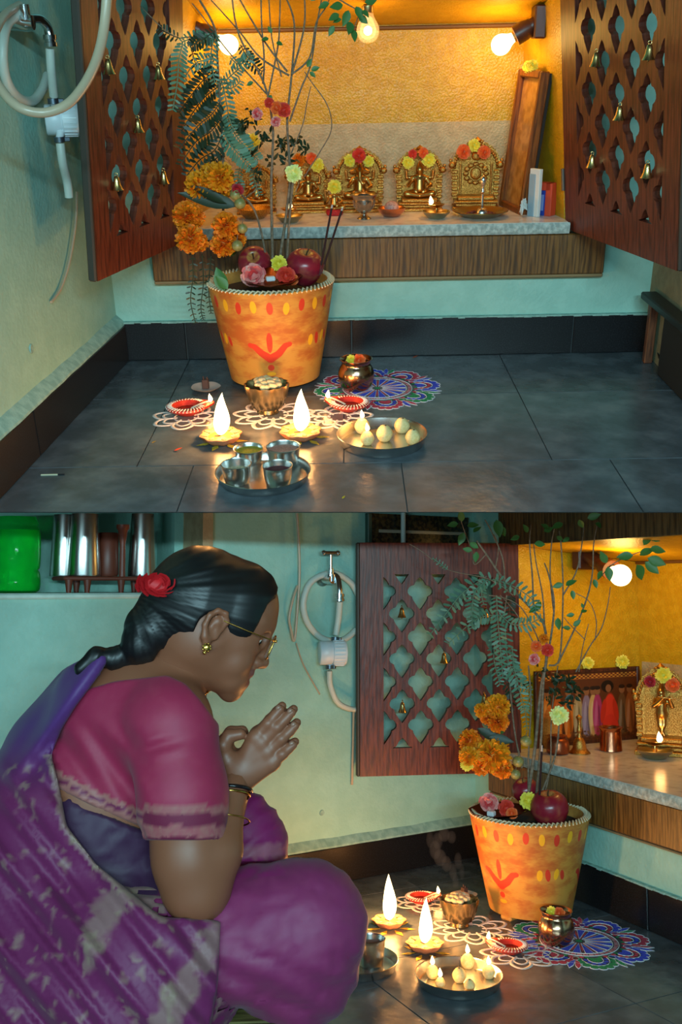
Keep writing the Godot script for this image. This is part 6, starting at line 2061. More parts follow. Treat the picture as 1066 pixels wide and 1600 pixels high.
	apple("smaller red apple in the lower pot behind the yellow bloom", pp([822, 1236, -0.03]), 21 * rimk, Basis(Vector3.RIGHT, 0.4) * Basis(Vector3.UP, 1.0))
	var n := (cam.origin - pb)
	n.y = 0
	n = n.normalized()
	o = thing_t("copper_plate", "small dark copper plate of flowers on the lower pot's rim", "plate", Transform3D(Basis(Vector3.RIGHT, 0.06), pp([779, 1274, 0.03])))
	obj("dish", MB.new().lathe([[0.0, 0.0], [22 * rimk, 0.0], [34 * rimk, 3 * rimk], [46 * rimk, 8 * rimk], [47 * rimk, 9.5 * rimk], [44 * rimk, 9 * rimk], [33 * rimk, 5 * rimk], [0.0, 3 * rimk]], 8), mat("copper_dark", C("8a4f34"), 0.3, 1.0), o)
	for q in [[764, 1254, 15, "pink", "pink and white flower on the lower view's copper plate", 0.04], [792, 1263, 13, "red", "red flower on the lower view's copper plate", 0.05], [800, 1271, 9, "flame_red", "small orange-red flower at the lower copper plate's edge", 0.07], [826, 1251, 14, "yellow", "yellow bloom between the apples and the plate in the lower pot", 0.03], [874, 1118, 15, "lime", "pale yellow-green bloom on a grey stem before the lower shelf", 0.03], [838, 1010, 9, "flame_red", "red flower at the tap side of the lower branches", 0.02], [856, 1016, 10, "red", "red flower on the trunk of the lower branches", 0.02], [835, 1030, 9, "pink", "pink bud hanging on the lower branches", 0.02], [850, 998, 8, "orange", "small orange flower above the red ones on the lower branches", 0.02]]:
		p = pp([q[0], q[1], q[5]])
		flower("flower", q[4], p, q[2] * mpp(p), q[3])
	o = tag(obj("camphor_cube", MB.new().box(Vector3(-0.009, 0, -0.008), Vector3(0.009, 0.012, 0.008), 0.002), mat("camphor", C("dfe0e4"), 0.4)), "white lump among the flowers of the lower copper plate", "cube")
	o.transform = W * Transform3D(Basis(Vector3.UP, 0.5), pp([768, 1275, 0.075]))
	var s0 := pp([841, 1290, 0.05])
	o = thing("incense_stick", "single upright incense stick smoking in the lower pot", "incense stick", s0)
	var e := pp([847, 1168, 0.05]) - s0
	obj("stick", MB.new().tube([Vector3.ZERO, e * 0.25], 0.0013, 6), mat("stick_bamboo", C("5a2028"), 0.8), o)
	obj("coating", MB.new().tube([e * 0.2, e * 0.96], 0.0026, 8), mat("incense", C("2a1416"), 0.95), o)
	obj("ash", MB.new().tube([e * 0.95, e * 1.03], [0.0028, 0.0016], 8), mat("ash", C("b8a8a0"), 0.95), o)
	for q in [[778, 1104, 20, "amber", "marigold at the top of the lower bunch"], [753, 1110, 12, "amber", "small marigold at the tap side of the lower bunch's top"], [778, 1128, 18, "orange", "marigold under the topmost one of the lower bunch"], [734, 1157, 18, "orange", "marigold at the lattice door's side of the lower bunch"], [733, 1182, 16, "amber", "marigold under the one nearest the lower lattice door"], [770, 1180, 29, "amber", "large marigold in the middle of the lower bunch"], [752, 1196, 16, "orange", "marigold at the bottom of the lower bunch"], [785, 1200, 17, "orange", "marigold beside the green berries of the lower bunch"], [730, 1194, 11, "yellow", "small yellow bloom at the bottom of the lower bunch"], [762, 1122, 12, "orange", "small marigold in the heart of the lower bunch's top"]]:
		p = pp([q[0], q[1], 0.03 + rng.randf_range(0, 0.03)])
		flower("marigold", q[4], p, q[2] * mpp(p), q[3], ((cam.origin - p).normalized() + Vector3(rng.randf_range(-0.5, 0.5), rng.randf_range(-0.2, 0.5), 0)).normalized(), "marigolds of the lower bouquet")
	for q in [[810, 1190, 9, "green berry above its twin beside the lower marigolds"], [806, 1210, 8, "green berry just over the smaller apple of the lower pot"], [822, 1158, 9, "green berry among the stems of the lower bouquet"]]:
		p = pp([q[0], q[1], 0.05])
		var rr: float = q[2] * mpp(p)
		o = thing("berry", q[3], "berry", p, 0.0, "green berries of the lower bouquet")
		obj("flesh", MB.new().ball(Vector3.ZERO, Vector3(rr, rr * 0.96, rr), 16, 12), plaster("berry_skin", C("7c7a44"), C("95905a"), 0.4, 0.1, 20.0), o)
		obj("stem", MB.new().tube([Vector3(0, rr * 0.9, 0), Vector3(0.002, rr * 1.8, -0.003)], 0.0009, 5), bark(), o)
	o = thing("leafy_branches", "tall twiggy branches and fern leaves standing in the lower view's pot", "branches")
	var bk := bark()
	for q in [
		[[[824, 1250], [836, 1170], [845, 1080], [854, 1030], [851, 979], [834, 955], [789, 907], [760, 866], [745, 845]], 0.0044, 0.0022],
		[[[838, 1250], [846, 1150], [850, 1060], [862, 990], [866, 940], [858, 900], [851, 880]], 0.0036, 0.0016],
		[[[834, 955], [832, 900], [828, 852], [830, 820]], 0.0024, 0.0014], [[[851, 979], [848, 930], [838, 880], [834, 850]], 0.0022, 0.0012],
		[[[858, 1040], [875, 1027], [880, 927], [877, 852], [874, 830]], 0.0024, 0.0014], [[[866, 960], [860, 900], [862, 850], [868, 820]], 0.002, 0.0012],
		[[[872, 1037], [909, 958], [925, 903], [928, 850], [935, 815]], 0.0024, 0.0012], [[[880, 930], [900, 895], [908, 860], [913, 822]], 0.002, 0.0012],
		[[[900, 1050], [922, 1010], [940, 982], [950, 945], [954, 917]], 0.0018, 0.0010], [[[905, 1050], [911, 1010], [920, 975]], 0.0014, 0.0009], [[[915, 1000], [890, 975], [882, 965]], 0.0012, 0.0009], [[[930, 1000], [932, 970], [921, 940], [900, 927]], 0.0013, 0.0009],
		[[[789, 907], [785, 870], [768, 830], [758, 812]], 0.002, 0.0012], [[[775, 885], [779, 855], [772, 835]], 0.0015, 0.0010], [[[760, 866], [742, 882], [738, 862], [726, 830], [720, 812]], 0.0017, 0.001],
		[[[834, 1005], [818, 975], [800, 950], [782, 930]], 0.0018, 0.001], [[[802, 930], [765, 905], [700, 890], [660, 862], [640, 850]], 0.0014, 0.0008],
		[[[845, 1010], [835, 985], [815, 950], [790, 935], [764, 930]], 0.0018, 0.0012], [[[846, 1240], [868, 1180], [874, 1130]], 0.0026, 0.0022],
		[[[826, 1245], [826, 1180], [830, 1100], [826, 1040]], 0.0024, 0.0018], [[[816, 1200], [804, 1140], [796, 1060], [788, 980], [792, 930]], 0.0024, 0.0018],
		[[[848, 1250], [860, 1200], [862, 1120], [872, 1040]], 0.0018, 0.0014]]:
		twig(o, q[0], q[1], q[2], bk)
	for q in [
		[[[800, 922], [762, 905], [725, 925], [700, 955], [672, 992]], 17, 17, "c"], [[[762, 906], [742, 925], [738, 952], [738, 982]], 13, 14, "c"], [[[790, 962], [762, 962], [738, 972], [700, 1006]], 15, 16, "c"], [[[770, 905], [800, 915], [830, 935], [838, 955]], 14, 12, "c"],
		[[[782, 960], [800, 975], [825, 975], [846, 965]], 15, 12, "c"], [[[776, 930], [778, 970], [782, 1010], [786, 1060]], 15, 18, "c"], [[[790, 985], [794, 1030], [808, 1060], [826, 1080]], 17, 15, "c"], [[[775, 990], [772, 1030], [782, 1070]], 13, 12, "c"], [[[800, 1010], [805, 1050], [815, 1090], [820, 1110]], 14, 13, "c"],
		[[[760, 900], [752, 920], [756, 945]], 11, 8, "c"], [[[700, 890], [690, 882], [676, 872]], 6, 6, "c"], [[[780, 1040], [790, 1065], [800, 1085], [795, 1110]], 13, 12, "b"], [[[800, 930], [796, 950], [800, 985]], 12, 10, "b"], [[[830, 1080], [822, 1110], [824, 1140]], 9, 9, "c"]]:
		frond(o, q[0], q[1], q[2], green_b() if q[3] == "b" else green_c(), rng.randf_range(-0.03, 0.05))
	for q in [[870, 1062, 18, 22], [890, 1068, 18, 22], [900, 1085, 16, 18], [865, 1085, 16, 18], [845, 1048, 12, 10], [820, 1065, 12, 10], [885, 1100, 12, 10]]:
		sprig(o, [q[0], q[1]], q[2] * 0.7, q[3], 13, green_b(), rng.randf_range(-0.03, 0.03))
	for q in [[[1000, 868], 30, 24], [[1006, 852], 60, 22], [[1015, 858], 355, 24], [[995, 882], 300, 30], [[1008, 878], 320, 26], [[990, 868], 185, 24], [[1018, 845], 30, 24], [[1012, 872], 340, 28], [[948, 880], 120, 20], [[950, 885], 280, 22], [[942, 892], 240, 16], [[928, 905], 290, 14], [[884, 915], 30, 18], [[880, 912], 200, 16], [[894, 922], 280, 14], [[842, 950], 200, 16], [[846, 940], 240, 18], [[872, 965], 270, 18], [[898, 960], 190, 12], [[908, 957], 20, 12], [[896, 978], 40, 14], [[892, 982], 170, 12], [[912, 950], 110, 8],
		[[722, 815], 100, 18], [[716, 818], 190, 16], [[730, 822], 10, 18], [[725, 832], 250, 20], [[740, 832], 40, 16], [[734, 848], 330, 16], [[745, 862], 260, 16], [[738, 860], 170, 14], [[776, 812], 280, 26], [[782, 822], 300, 18], [[812, 838], 200, 14], [[825, 832], 120, 14], [[835, 850], 0, 18], [[850, 830], 20, 16], [[858, 826], 150, 14], [[880, 818], 200, 18], [[905, 812], 300, 16], [[918, 810], 20, 20], [[930, 818], 340, 16], [[976, 812], 290, 20], [[890, 840], 210, 12], [[870, 838], 330, 12]]:
		leaf(o, q[0], q[1], q[2] * 1.1, green_a() if q[0][0] > 700 else green_b(), 0.02)
	twig(o, [[940, 900], [960, 880], [990, 866], [1015, 858]], 0.0014, 0.0009, bk)
	leaf(o, [745, 1138, 0.04], -25, 52, green_b(), 0.0, 0.3)
	leaf(o, [764, 1152, 0.05], -8, 40, green_b(), 0.0, 0.4)

	# floor
	var rc := fl(905, 1471)
	rangoli("round rangoli in blue, red and green powder beside the lower pot", rc, 112 * mpp(rc), 0.4)
	for q in [[664, 1410, 45, 7, "white chalk flower under the red lamp nearest the skirting, lower view"], [738, 1452, 62, 9, "white chalk flower under the brass bowl of the lower view"], [812, 1490, 58, 8, "white chalk flower under the red lamp beside the lower rangoli"]]:
		p = fl(q[0], q[1])
		white_flower(q[4], p, q[2] * mpp(p), q[3], 0.2)
	for q in [[610, 1450, 38, "yellow powder leaves under the clay lamp beside the woman's knee"], [664, 1488, 38, "yellow powder leaves under the clay lamp by the lower sweets tray"]]:
		p = fl(q[0], q[1])
		o = thing("rangoli", q[3], "rangoli", p)
		var mb := MB.new()
		for i in 7:
			var a := TAU * i / 7
			var kk: float = mpp(p) * q[2]
			patch(mb, rot2([Vector2(0.35, 0) * kk, Vector2(0.7, -0.13) * kk, Vector2(1.05, 0) * kk, Vector2(0.7, 0.13) * kk], a))
		obj("yellow_powder", mb, plaster("powder_yellow", C("a08818"), C("c4a828"), 0.95, 0.8, 40.0), o)
	p = fl(608, 1447)
	clay_diya("scalloped clay oil lamp burning next to the woman's knee", p, 26 * mpp(p), 70 * mpp(p), 22 * mpp(p), 0.075, 0.002)
	p = fl(664, 1484)
	clay_diya("scalloped clay oil lamp burning behind the lower sweets tray", p, 29 * mpp(p), 70 * mpp(p), 22 * mpp(p), 0.075, 0.008)
	var tr := atan2(-(cam.basis.x).z, cam.basis.x.x)
	p = fl(658, 1410)
	red_diya("red clay lamp with white stripes nearest the skirting, lower view", p, 25 * mpp(p), tr + 0.2, 12 * mpp(p), 0.006)
	p = fl(796, 1488)
	red_diya("red clay lamp with white stripes beside the lower rangoli", p, 30 * mpp(p), tr + PI - 0.5, 13 * mpp(p), 0.006)
	p = fl(870, 1474)
	lota("round copper lota with flowers in its mouth on the lower rangoli", p, 28 * mpp(p), up_from(p, 870, 1422).y)
	for q in [[862, 1424, 8, "yellow", "yellow bloom in the mouth of the lower lota"], [874, 1427, 9, "flame_red", "orange-red bloom in the mouth of the lower lota"]]:
		var fp := up_from(p, q[0], q[1])
		flower("flower", q[4], fp, q[2] * mpp(fp), q[3])
	p = fl(718, 1447)
	sweet_bowl("footed brass bowl heaped with sweet pieces before the lower pot", p, 30 * mpp(p), 42 * mpp(p))
	p = fl(726, 1402)
	dish_piece("small white dish with a brown block before the lower skirting", p, 20 * mpp(p))
	p = fl(717, 1537)
	var R := 68 * mpp(p)
	o = thing("steel_tray", "round steel tray of round sweets and small flames nearest the lower edge", "tray", p)
	obj("dish", MB.new().lathe(rim_dish(R, 16 * mpp(p), 0.0015, 0.1), 64), steel(), o)
	for q in [[676, 1528, 10, true, "lit sweet ball at the woman's side of the lower tray"], [688, 1543, 8, true, "lit flat sweet at the front rim of the lower tray"], [731, 1512, 11, true, "lit sweet ball at the back of the lower tray"], [718, 1534, 11, false, "pale sweet cone in the middle of the lower tray"], [734, 1548, 9, false, "pale sweet ball at the front of the lower tray"], [764, 1528, 10, true, "lit sweet ball at the rangoli's side of the lower tray"]]:
		sweet_ball(q[4], fl(q[0], q[1], 0.003), q[2], q[3], "sweets on the lower tray")
	# cup tray half hidden by the knee
	p = fl(560, 1512)
	R = 62 * mpp(p)
	o = thing("steel_tray", "round steel tray half hidden behind the woman's knee", "tray", p)
	obj("dish", MB.new().lathe(rim_dish(R, 14 * mpp(p), 0.0015, 0.1), 64), steel(), o)
	var c2 := fl(580, 1508, 0.002)
	cup("steel cup standing on the tray behind the woman's knee", c2, 23 * mpp(c2), up_from(c2, 580, 1466).y - c2.y, plaster("powder_rose", C("9c6a5c"), C("b58474"), 0.95, 0.8, 30.0), 0.78, "", 0.8)

	# the ledge: bottle, steel tumblers on a brown rack
	var lz := Lf.basis.z
	p = on(22, 932, Vector3(0, 0.779, 0), Vector3.UP)
	p = lw(24, 928, -0.10)
	p.y = 0.779
	var bk2 := mpp(p)
	o = thing("green_bottle", "translucent green plastic bottle at the left end of the ledge", "bottle", p)
	var gp := mat("green_plastic", Color(0.15, 0.95, 0.4, 0.15), 0.06)
	gp.refraction_enabled = true
	gp.refraction_scale = 0.008
	var prof := sm([[0.0, 2 * bk2], [20 * bk2, 0.0], [33 * bk2, 2 * bk2], [37 * bk2, 10 * bk2], [36 * bk2, 30 * bk2], [33 * bk2, 36 * bk2], [36 * bk2, 42 * bk2], [36.5 * bk2, 80 * bk2], [34 * bk2, 100 * bk2], [31 * bk2, 104 * bk2], [32 * bk2, 110 * bk2], [28 * bk2, 119 * bk2]], 3)
	prof.append([0.0, 120 * bk2])
	obj("shell", MB.new().lathe(prof, 40, Vector3.ONE, 0.012, 10), gp, o)
	var lq := mat("green_drink", C("30e070"), 0.3)
	lq.emission_enabled = false
	obj("drink", MB.new().lathe([[0.0, 4 * bk2], [31 * bk2, 4 * bk2], [34 * bk2, 14 * bk2], [32 * bk2, 36 * bk2], [34 * bk2, 60 * bk2], [34 * bk2, 98 * bk2], [0.0, 98 * bk2]], 32), lq, o)
	# rack: a shallow brown tray on pegs
	var rx := Transform3D(Lf.basis, Vector3.ZERO)
	var za := lw(100, 920, -0.08).dot(lz)
	var zb2 := lw(232, 920, -0.08).dot(lz)
	var brown := mat("rack_brown", C("6e3424"), 0.45)
	o = thing_t("tumbler_rack", "brown plastic tumbler rack on pegs standing on the ledge", "rack", Transform3D(Lf.basis, Vector3(0, 0.779, 0)))
	obj("base_tray", MB.new().box(Vector3(-0.16, 0.030, zb2 - 0.01), Vector3(-0.045, 0.040, za + 0.01), 0.003), brown, o)
	for q in [[108, -0.05], [137, -0.05], [190, -0.05], [222, -0.05], [120, -0.15], [210, -0.15]]:
		var zc := lw(q[0], 915, q[1]).dot(lz)
		obj("peg", MB.new().lathe([[0.0, 0.0], [0.006, 0.0], [0.010, 0.032], [0.0, 0.032]], 12), brown, o).position = Vector3(q[1] - 0.003, 0, zc)
	var zc2 := lw(192, 900, -0.05).dot(lz)
	obj("post", MB.new().lathe([[0.0, 0.04], [0.008, 0.04], [0.007, 0.12], [0.012, 0.155], [0.016, 0.160], [0.016, 0.170], [0.0, 0.170]], 16), brown, o).position = Vector3(-0.055, 0, zc2)
	obj("post", MB.new().lathe([[0.0, 0.04], [0.007, 0.04], [0.006, 0.12], [0.0, 0.13]], 12), brown, o).position = Vector3(-0.15, 0, zc2)
	for q in [[100, -0.13, 22, 96, "steel tumbler at the bottle's end of the brown rack, behind"], [131, -0.085, 26, 104, "largest steel tumbler at the front of the brown rack"], [222, -0.09, 22, 100, "steel tumbler at the far end of the brown rack by the woman's flower"]]:
		p = lw(q[0], 900, q[1])
		p.y = 0.82
		k = mpp(p)
		var tl := thing("steel_tumbler", q[4], "tumbler", p, 0.0, "steel tumblers on the brown rack")
		var r0: float = q[2] * k
		var h0: float = minf(q[3] * k, ydiv(p.x, p.z) - 0.825)
		obj("body", MB.new().lathe([[0.0, 0.0], [r0 * 0.98, 0.0], [r0, h0 * 0.02], [r0 * 0.80, h0 * 0.96], [r0 * 0.78, h0], [r0 * 0.70, h0], [0.0, h0 * 0.985]], 40), steel(), tl)
	p = lw(168, 900, -0.10)
	p.y = 0.82
	k = mpp(p)
	tag(obj("brown_tumbler", MB.new().lathe([[0.0, 0.0], [15 * k, 0.0], [17 * k, 4 * k], [16 * k, 66 * k], [14 * k, 68 * k], [0.0, 60 * k]], 28), brown), "brown plastic tumbler standing between the steel ones", "tumbler").transform = W * Transform3D(Basis(), p)
	tag(obj("green_tray", MB.new().lathe([[0.0, 0.0], [0.05, 0.0], [0.055, 0.006], [0.05, 0.024], [0.0, 0.03]], 28), mat("jade_plastic", C("3c6a50"), 0.4)), "flat green tray on the ledge behind the woman's head", "tray").transform = W * Transform3D(Basis(), Lf * Vector3(-0.08, 0.779, lw(270, 905, -0.08).dot(lz)))
	# smoke over the dish
	var sm0 := fl(700, 1385)
	var wisp := thing("incense_smoke", "thin wisp of smoke curling up over the small white dish by the lower skirting", "smoke", sm0)
	wisp.set_meta("kind", "stuff")
	for q in [[712, 1378, 5, 12], [708, 1362, 6, 12], [698, 1350, 8, 11], [688, 1340, 10, 12], [680, 1328, 9, 13], [684, 1314, 8, 12], [694, 1304, 9, 10], [706, 1308, 7, 9], [672, 1312, 6, 12], [716, 1345, 6, 12], [722, 1362, 4, 12]]:
		var fv := FogVolume.new()
		fv.name = "wisp"
		fv.shape = RenderingServer.FOG_VOLUME_SHAPE_ELLIPSOID
		var sp := up_from(sm0, q[0], q[1])
		fv.size = Vector3(q[2] * 2.0, q[3] * 2.2, q[2] * 2.0) * mpp(sp)
		var fm := FogMaterial.new()
		fm.albedo = Color(0.95, 0.95, 1.0)
		fm.density = 3.0
		fv.material = fm
		wisp.add_child(fv, true)
		fv.position = sp - sm0

func group_print() -> ImageTexture:
	var w := 320
	var h := 220
	var im := Image.create(w, h, false, Image.FORMAT_RGB8)
	im.fill(C("5a2c14"))
	rng.seed = 41
	for x in w:
		for y in 16:
			im.set_pixel(x, y + 4, C("c08030") if (x / 7 + y / 5) % 2 == 0 else C("6a2814"))
	var robes := [["c87820", 24], ["b85a1c", 58], ["d8701c", 92], ["a89060", 122], ["8a7488", 150], ["c8a060", 172], ["a83060", 186], ["6c4a2c", 268], ["9c5a2c", 294]]
	for q in robes:
		var cx: float = q[1]
		ell(im, cx, 140, 17, 74, 0.0, C(q[0]), 0.95)
		ell(im, cx - 6, 150, 5, 60, 0.06, C(q[0]).lightened(0.25), 0.7)
		ell(im, cx + 6, 160, 4, 55, -0.05, C(q[0]).darkened(0.35), 0.7)
		ell(im, cx, 62, 10, 13, 0.0, C("8c5a38"), 1.0)
		ell(im, cx, 51, 11, 7, 0.0, C("241410"), 1.0)
	ell(im, 226, 150, 25, 82, 0.03, C("d8321c"), 1.0)
	ell(im, 228, 190, 29, 50, 0.0, C("cc2a18"), 1.0)
	ell(im, 205, 130, 9, 42, 0.14, C("c02814"), 1.0)
	ell(im, 246, 130, 9, 40, -0.14, C("c02814"), 1.0)
	ell(im, 220, 48, 22, 21, 0.0, C("180e0a"), 1.0)
	ell(im, 223, 55, 10, 14, 0.0, C("8c5434"), 1.0)
	for i in 60: ell(im, rng.randf() * w, 190 + rng.randf() * 30, 4, 3, 0.0, C("7a4a1c") if i % 2 else C("3c2010"), 0.7)
	return ImageTexture.create_from_image(im)

# ------------------------------------------------------------------ the seated woman
class Cloth extends Touch:
	var inv: Transform3D
	var f := 1500.0
	var part := ""
	var nz := FastNoiseLite.new()
	var n2 := FastNoiseLite.new()

	func _init(c: Transform3D, p: String) -> void:
		inv = c.affine_inverse()
		part = p
		nz.seed = 7
		nz.frequency = 14.0
		nz.fractal_octaves = 2
		n2.seed = 12
		n2.frequency = 55.0

	func see(p: Vector3) -> Vector2:
		var q := inv * p
		return Vector2(533.0 + f * q.x / -q.z, 800.0 - f * q.y / -q.z)

	func line(pts: Array, x: float) -> float:
		if x <= pts[0][0]: return pts[0][1]
		for i in pts.size() - 1:
			if x <= pts[i + 1][0]:
				return lerpf(pts[i][1], pts[i + 1][1], (x - pts[i][0]) / (pts[i + 1][0] - pts[i][0]))
		return pts[-1][1]

	func inside(poly: PackedVector2Array, q: Vector2) -> float:      # signed distance, negative within
		var best := 1e9
		for i in poly.size():
			best = minf(best, q.distance_to(Geometry2D.get_closest_point_to_segment(q, poly[i], poly[(i + 1) % poly.size()])))
		return -best if Geometry2D.is_point_in_polygon(q, poly) else best

	var flap := PackedVector2Array([Vector2(172, 1028), Vector2(150, 1062), Vector2(118, 1104), Vector2(96, 1140), Vector2(80, 1180), Vector2(92, 1225), Vector2(104, 1290), Vector2(150, 1350), Vector2(200, 1390), Vector2(250, 1432), Vector2(345, 1438), Vector2(340, 1540), Vector2(322, 1640), Vector2(-120, 1640), Vector2(-120, 1200), Vector2(20, 1120), Vector2(90, 1050), Vector2(150, 1018)])

	func fold(q: Vector2) -> float:
		var a := sin((q.x * 0.82 + q.y * 0.57) / 5.6) * 0.6 + sin((q.x * 0.80 + q.y * 0.60) / 9.7 + 1.0)
		var b := sin((q.x * 0.74 - q.y * 0.67) / 8.0) * 0.8 + sin((q.x * 0.70 - q.y * 0.71) / 15.0 + 2.0) + 0.5 * sin((q.x * 0.8 - q.y * 0.6) / 4.6)
		return lerpf(a, b, smoothstep(1150.0, 1260.0, q.y))

	func near(p: Vector3, dist: float) -> float:
		var q := see(p)
		match part:
			"blouse":
				var neck := line([[60, 1100], [118, 1082], [180, 1064], [262, 1055], [290, 1068], [312, 1092], [340, 1130]], q.x)
				var arm := q.x > 222.0 and p.z > -1.475
				var hem := 1313.0 if arm else line([[60, 1215], [90, 1232], [150, 1262], [235, 1298]], q.x)
				var w := sin((q.x * 0.85 - q.y * 0.55) / 7.5) * smoothstep(250.0, 190.0, q.x) * smoothstep(1110.0, 1160.0, q.y) * 0.0042
				w += sin((q.y + q.x * 0.35) / 6.0) * smoothstep(26.0, 0.0, absf(q.y - 1165.0)) * smoothstep(210.0, 240.0, q.x) * smoothstep(320.0, 230.0, q.x) * 0.005
				return maxf(dist + w, maxf((neck - q.y) * 0.001, (q.y - hem) * 0.001))
			"pallu":
				var cut := inside(flap, q) * 0.001
				return maxf(dist - 0.007 - fold(q) * 0.0060, cut)
			"sari":
				var w := sin(q.x * 0.05 + q.y * 0.11 + nz.get_noise_2d(q.x * 0.001, q.y * 0.001) * 6.0) * 0.0016
				w += nz.get_noise_3d(p.x * 0.5, p.y * 0.5, p.z * 0.5) * 0.002
				if q.x > 250.0 and q.y > 1490.0: w += sin((q.x * 0.5 - q.y) / 9.0) * 0.003
				if q.x > 330.0 and q.x < 445.0 and q.y < 1365.0: w += sin((q.x * 0.7 + q.y) / 5.0) * 0.003
				var waist := line([[60, 1219], [90, 1236], [150, 1266], [235, 1302], [250, 1340], [330, 1235], [380, 1215]], q.x)
				return maxf(dist + w, (waist - q.y) * 0.001)
			"hair":
				return dist
		return dist

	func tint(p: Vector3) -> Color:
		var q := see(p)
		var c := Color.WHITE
		match part:
			"blouse":
				c = Color.html("921c40").lerp(Color.html("9c2648"), 0.5 + 0.5 * n2.get_noise_3dv(p * 0.6))
				var gold := Color.html("a08468")
				var arm := q.x > 222.0 and p.z > -1.475
				if arm:
					var sp := 0.5 + 0.5 * n2.get_noise_3dv(p * 3.0)
					if (q.y > 1258.0 and q.y < 1271.0) or (q.y > 1290.0 and q.y < 1309.0): c = c.lerp(gold, 0.25 + 0.55 * sp)
					elif q.y > 1271.0: c = Color.html("701838")
				else:
					var hem := line([[60, 1215], [90, 1232], [150, 1262], [235, 1298]], q.x)
					if q.y > hem - 26.0: c = c.lerp(gold, 0.65) if q.y < hem - 17.0 or q.y > hem - 11.0 else Color.html("6c1c44")
			"pallu":
				c = Color.html("52286a").lerp(Color.html("6a1c4e"), smoothstep(1120.0, 1260.0, q.y))
				var e := inside(flap, q)
				var gold := Color.html("8f7a66")
				var mo := n2.get_noise_3d(p.x * 0.7, p.y * 0.7, p.z * 0.7) + 0.5 * nz.get_noise_3dv(p * 1.6)
				if q.y > 1190.0: c = c.lerp(gold, smoothstep(0.24, 0.5, mo) * 0.7)
				if e > -9.0 and q.y > 1180.0 and q.x < 260.0: c = c.lerp(gold, 0.75)
				if q.y > 1390.0 and q.x > 130.0: c = c.lerp(gold, smoothstep(0.1, 0.45, sin((q.x * 0.86 + q.y * 0.5) / 26.0) - 0.35 + mo * 0.5) * 0.7)
			"sari":
				c = Color.html("7a2252").lerp(Color.html("862a5a"), 0.5 + 0.5 * n2.get_noise_3dv(p))
				if q.x > 340.0 and q.x < 440.0 and q.y < 1370.0:
					c = Color.html("861c5c")
					if q.y > 1318.0 and q.y < 1342.0: c = c.lerp(Color.html("a88070"), 0.5)
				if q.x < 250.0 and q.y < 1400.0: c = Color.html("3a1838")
		return c.srgb_to_linear()

class Hair extends Touch:
	var inv: Transform3D      # world -> head
	func _init(h: Transform3D) -> void: inv = h.affine_inverse()
	func near(p: Vector3, dist: float) -> float:
		var q := inv * p
		var xh := 0.07
		var pts := [[-0.020, 0.026], [-0.010, 0.034], [0.0, 0.046], [0.02, 0.056], [0.07, 0.060], [0.085, 0.070], [0.115, 0.074], [0.14, 0.074]]
		for i in pts.size() - 1:
			if q.y >= pts[i][0] and q.y <= pts[i + 1][0]: xh = lerpf(pts[i][1], pts[i + 1][1], (q.y - pts[i][0]) / (pts[i + 1][0] - pts[i][0]))
		if q.y < -0.02: xh = maxf(0.026 + (q.y + 0.02) * 3.0, -0.05)
		var cut := q.x - xh
		if q.x > -0.064: cut = maxf(cut, (-0.034 + 0.42 * minf(q.x + 0.01, 0.0)) - q.y)
		# a gap for the near ear
		var ear := 0.030 - Vector2((q.x + 0.006) * 1.25, q.y + 0.002).length()
		if absf(q.z) > 0.055: cut = maxf(cut, ear)
		var th := atan2(q.y - 0.01, q.x + 0.14)
		var ridge := sin(th * 60.0 + q.z * 40.0) * 0.0005 + sin(th * 23.0 - q.z * 60.0) * 0.0007
		return maxf(dist + ridge, cut)

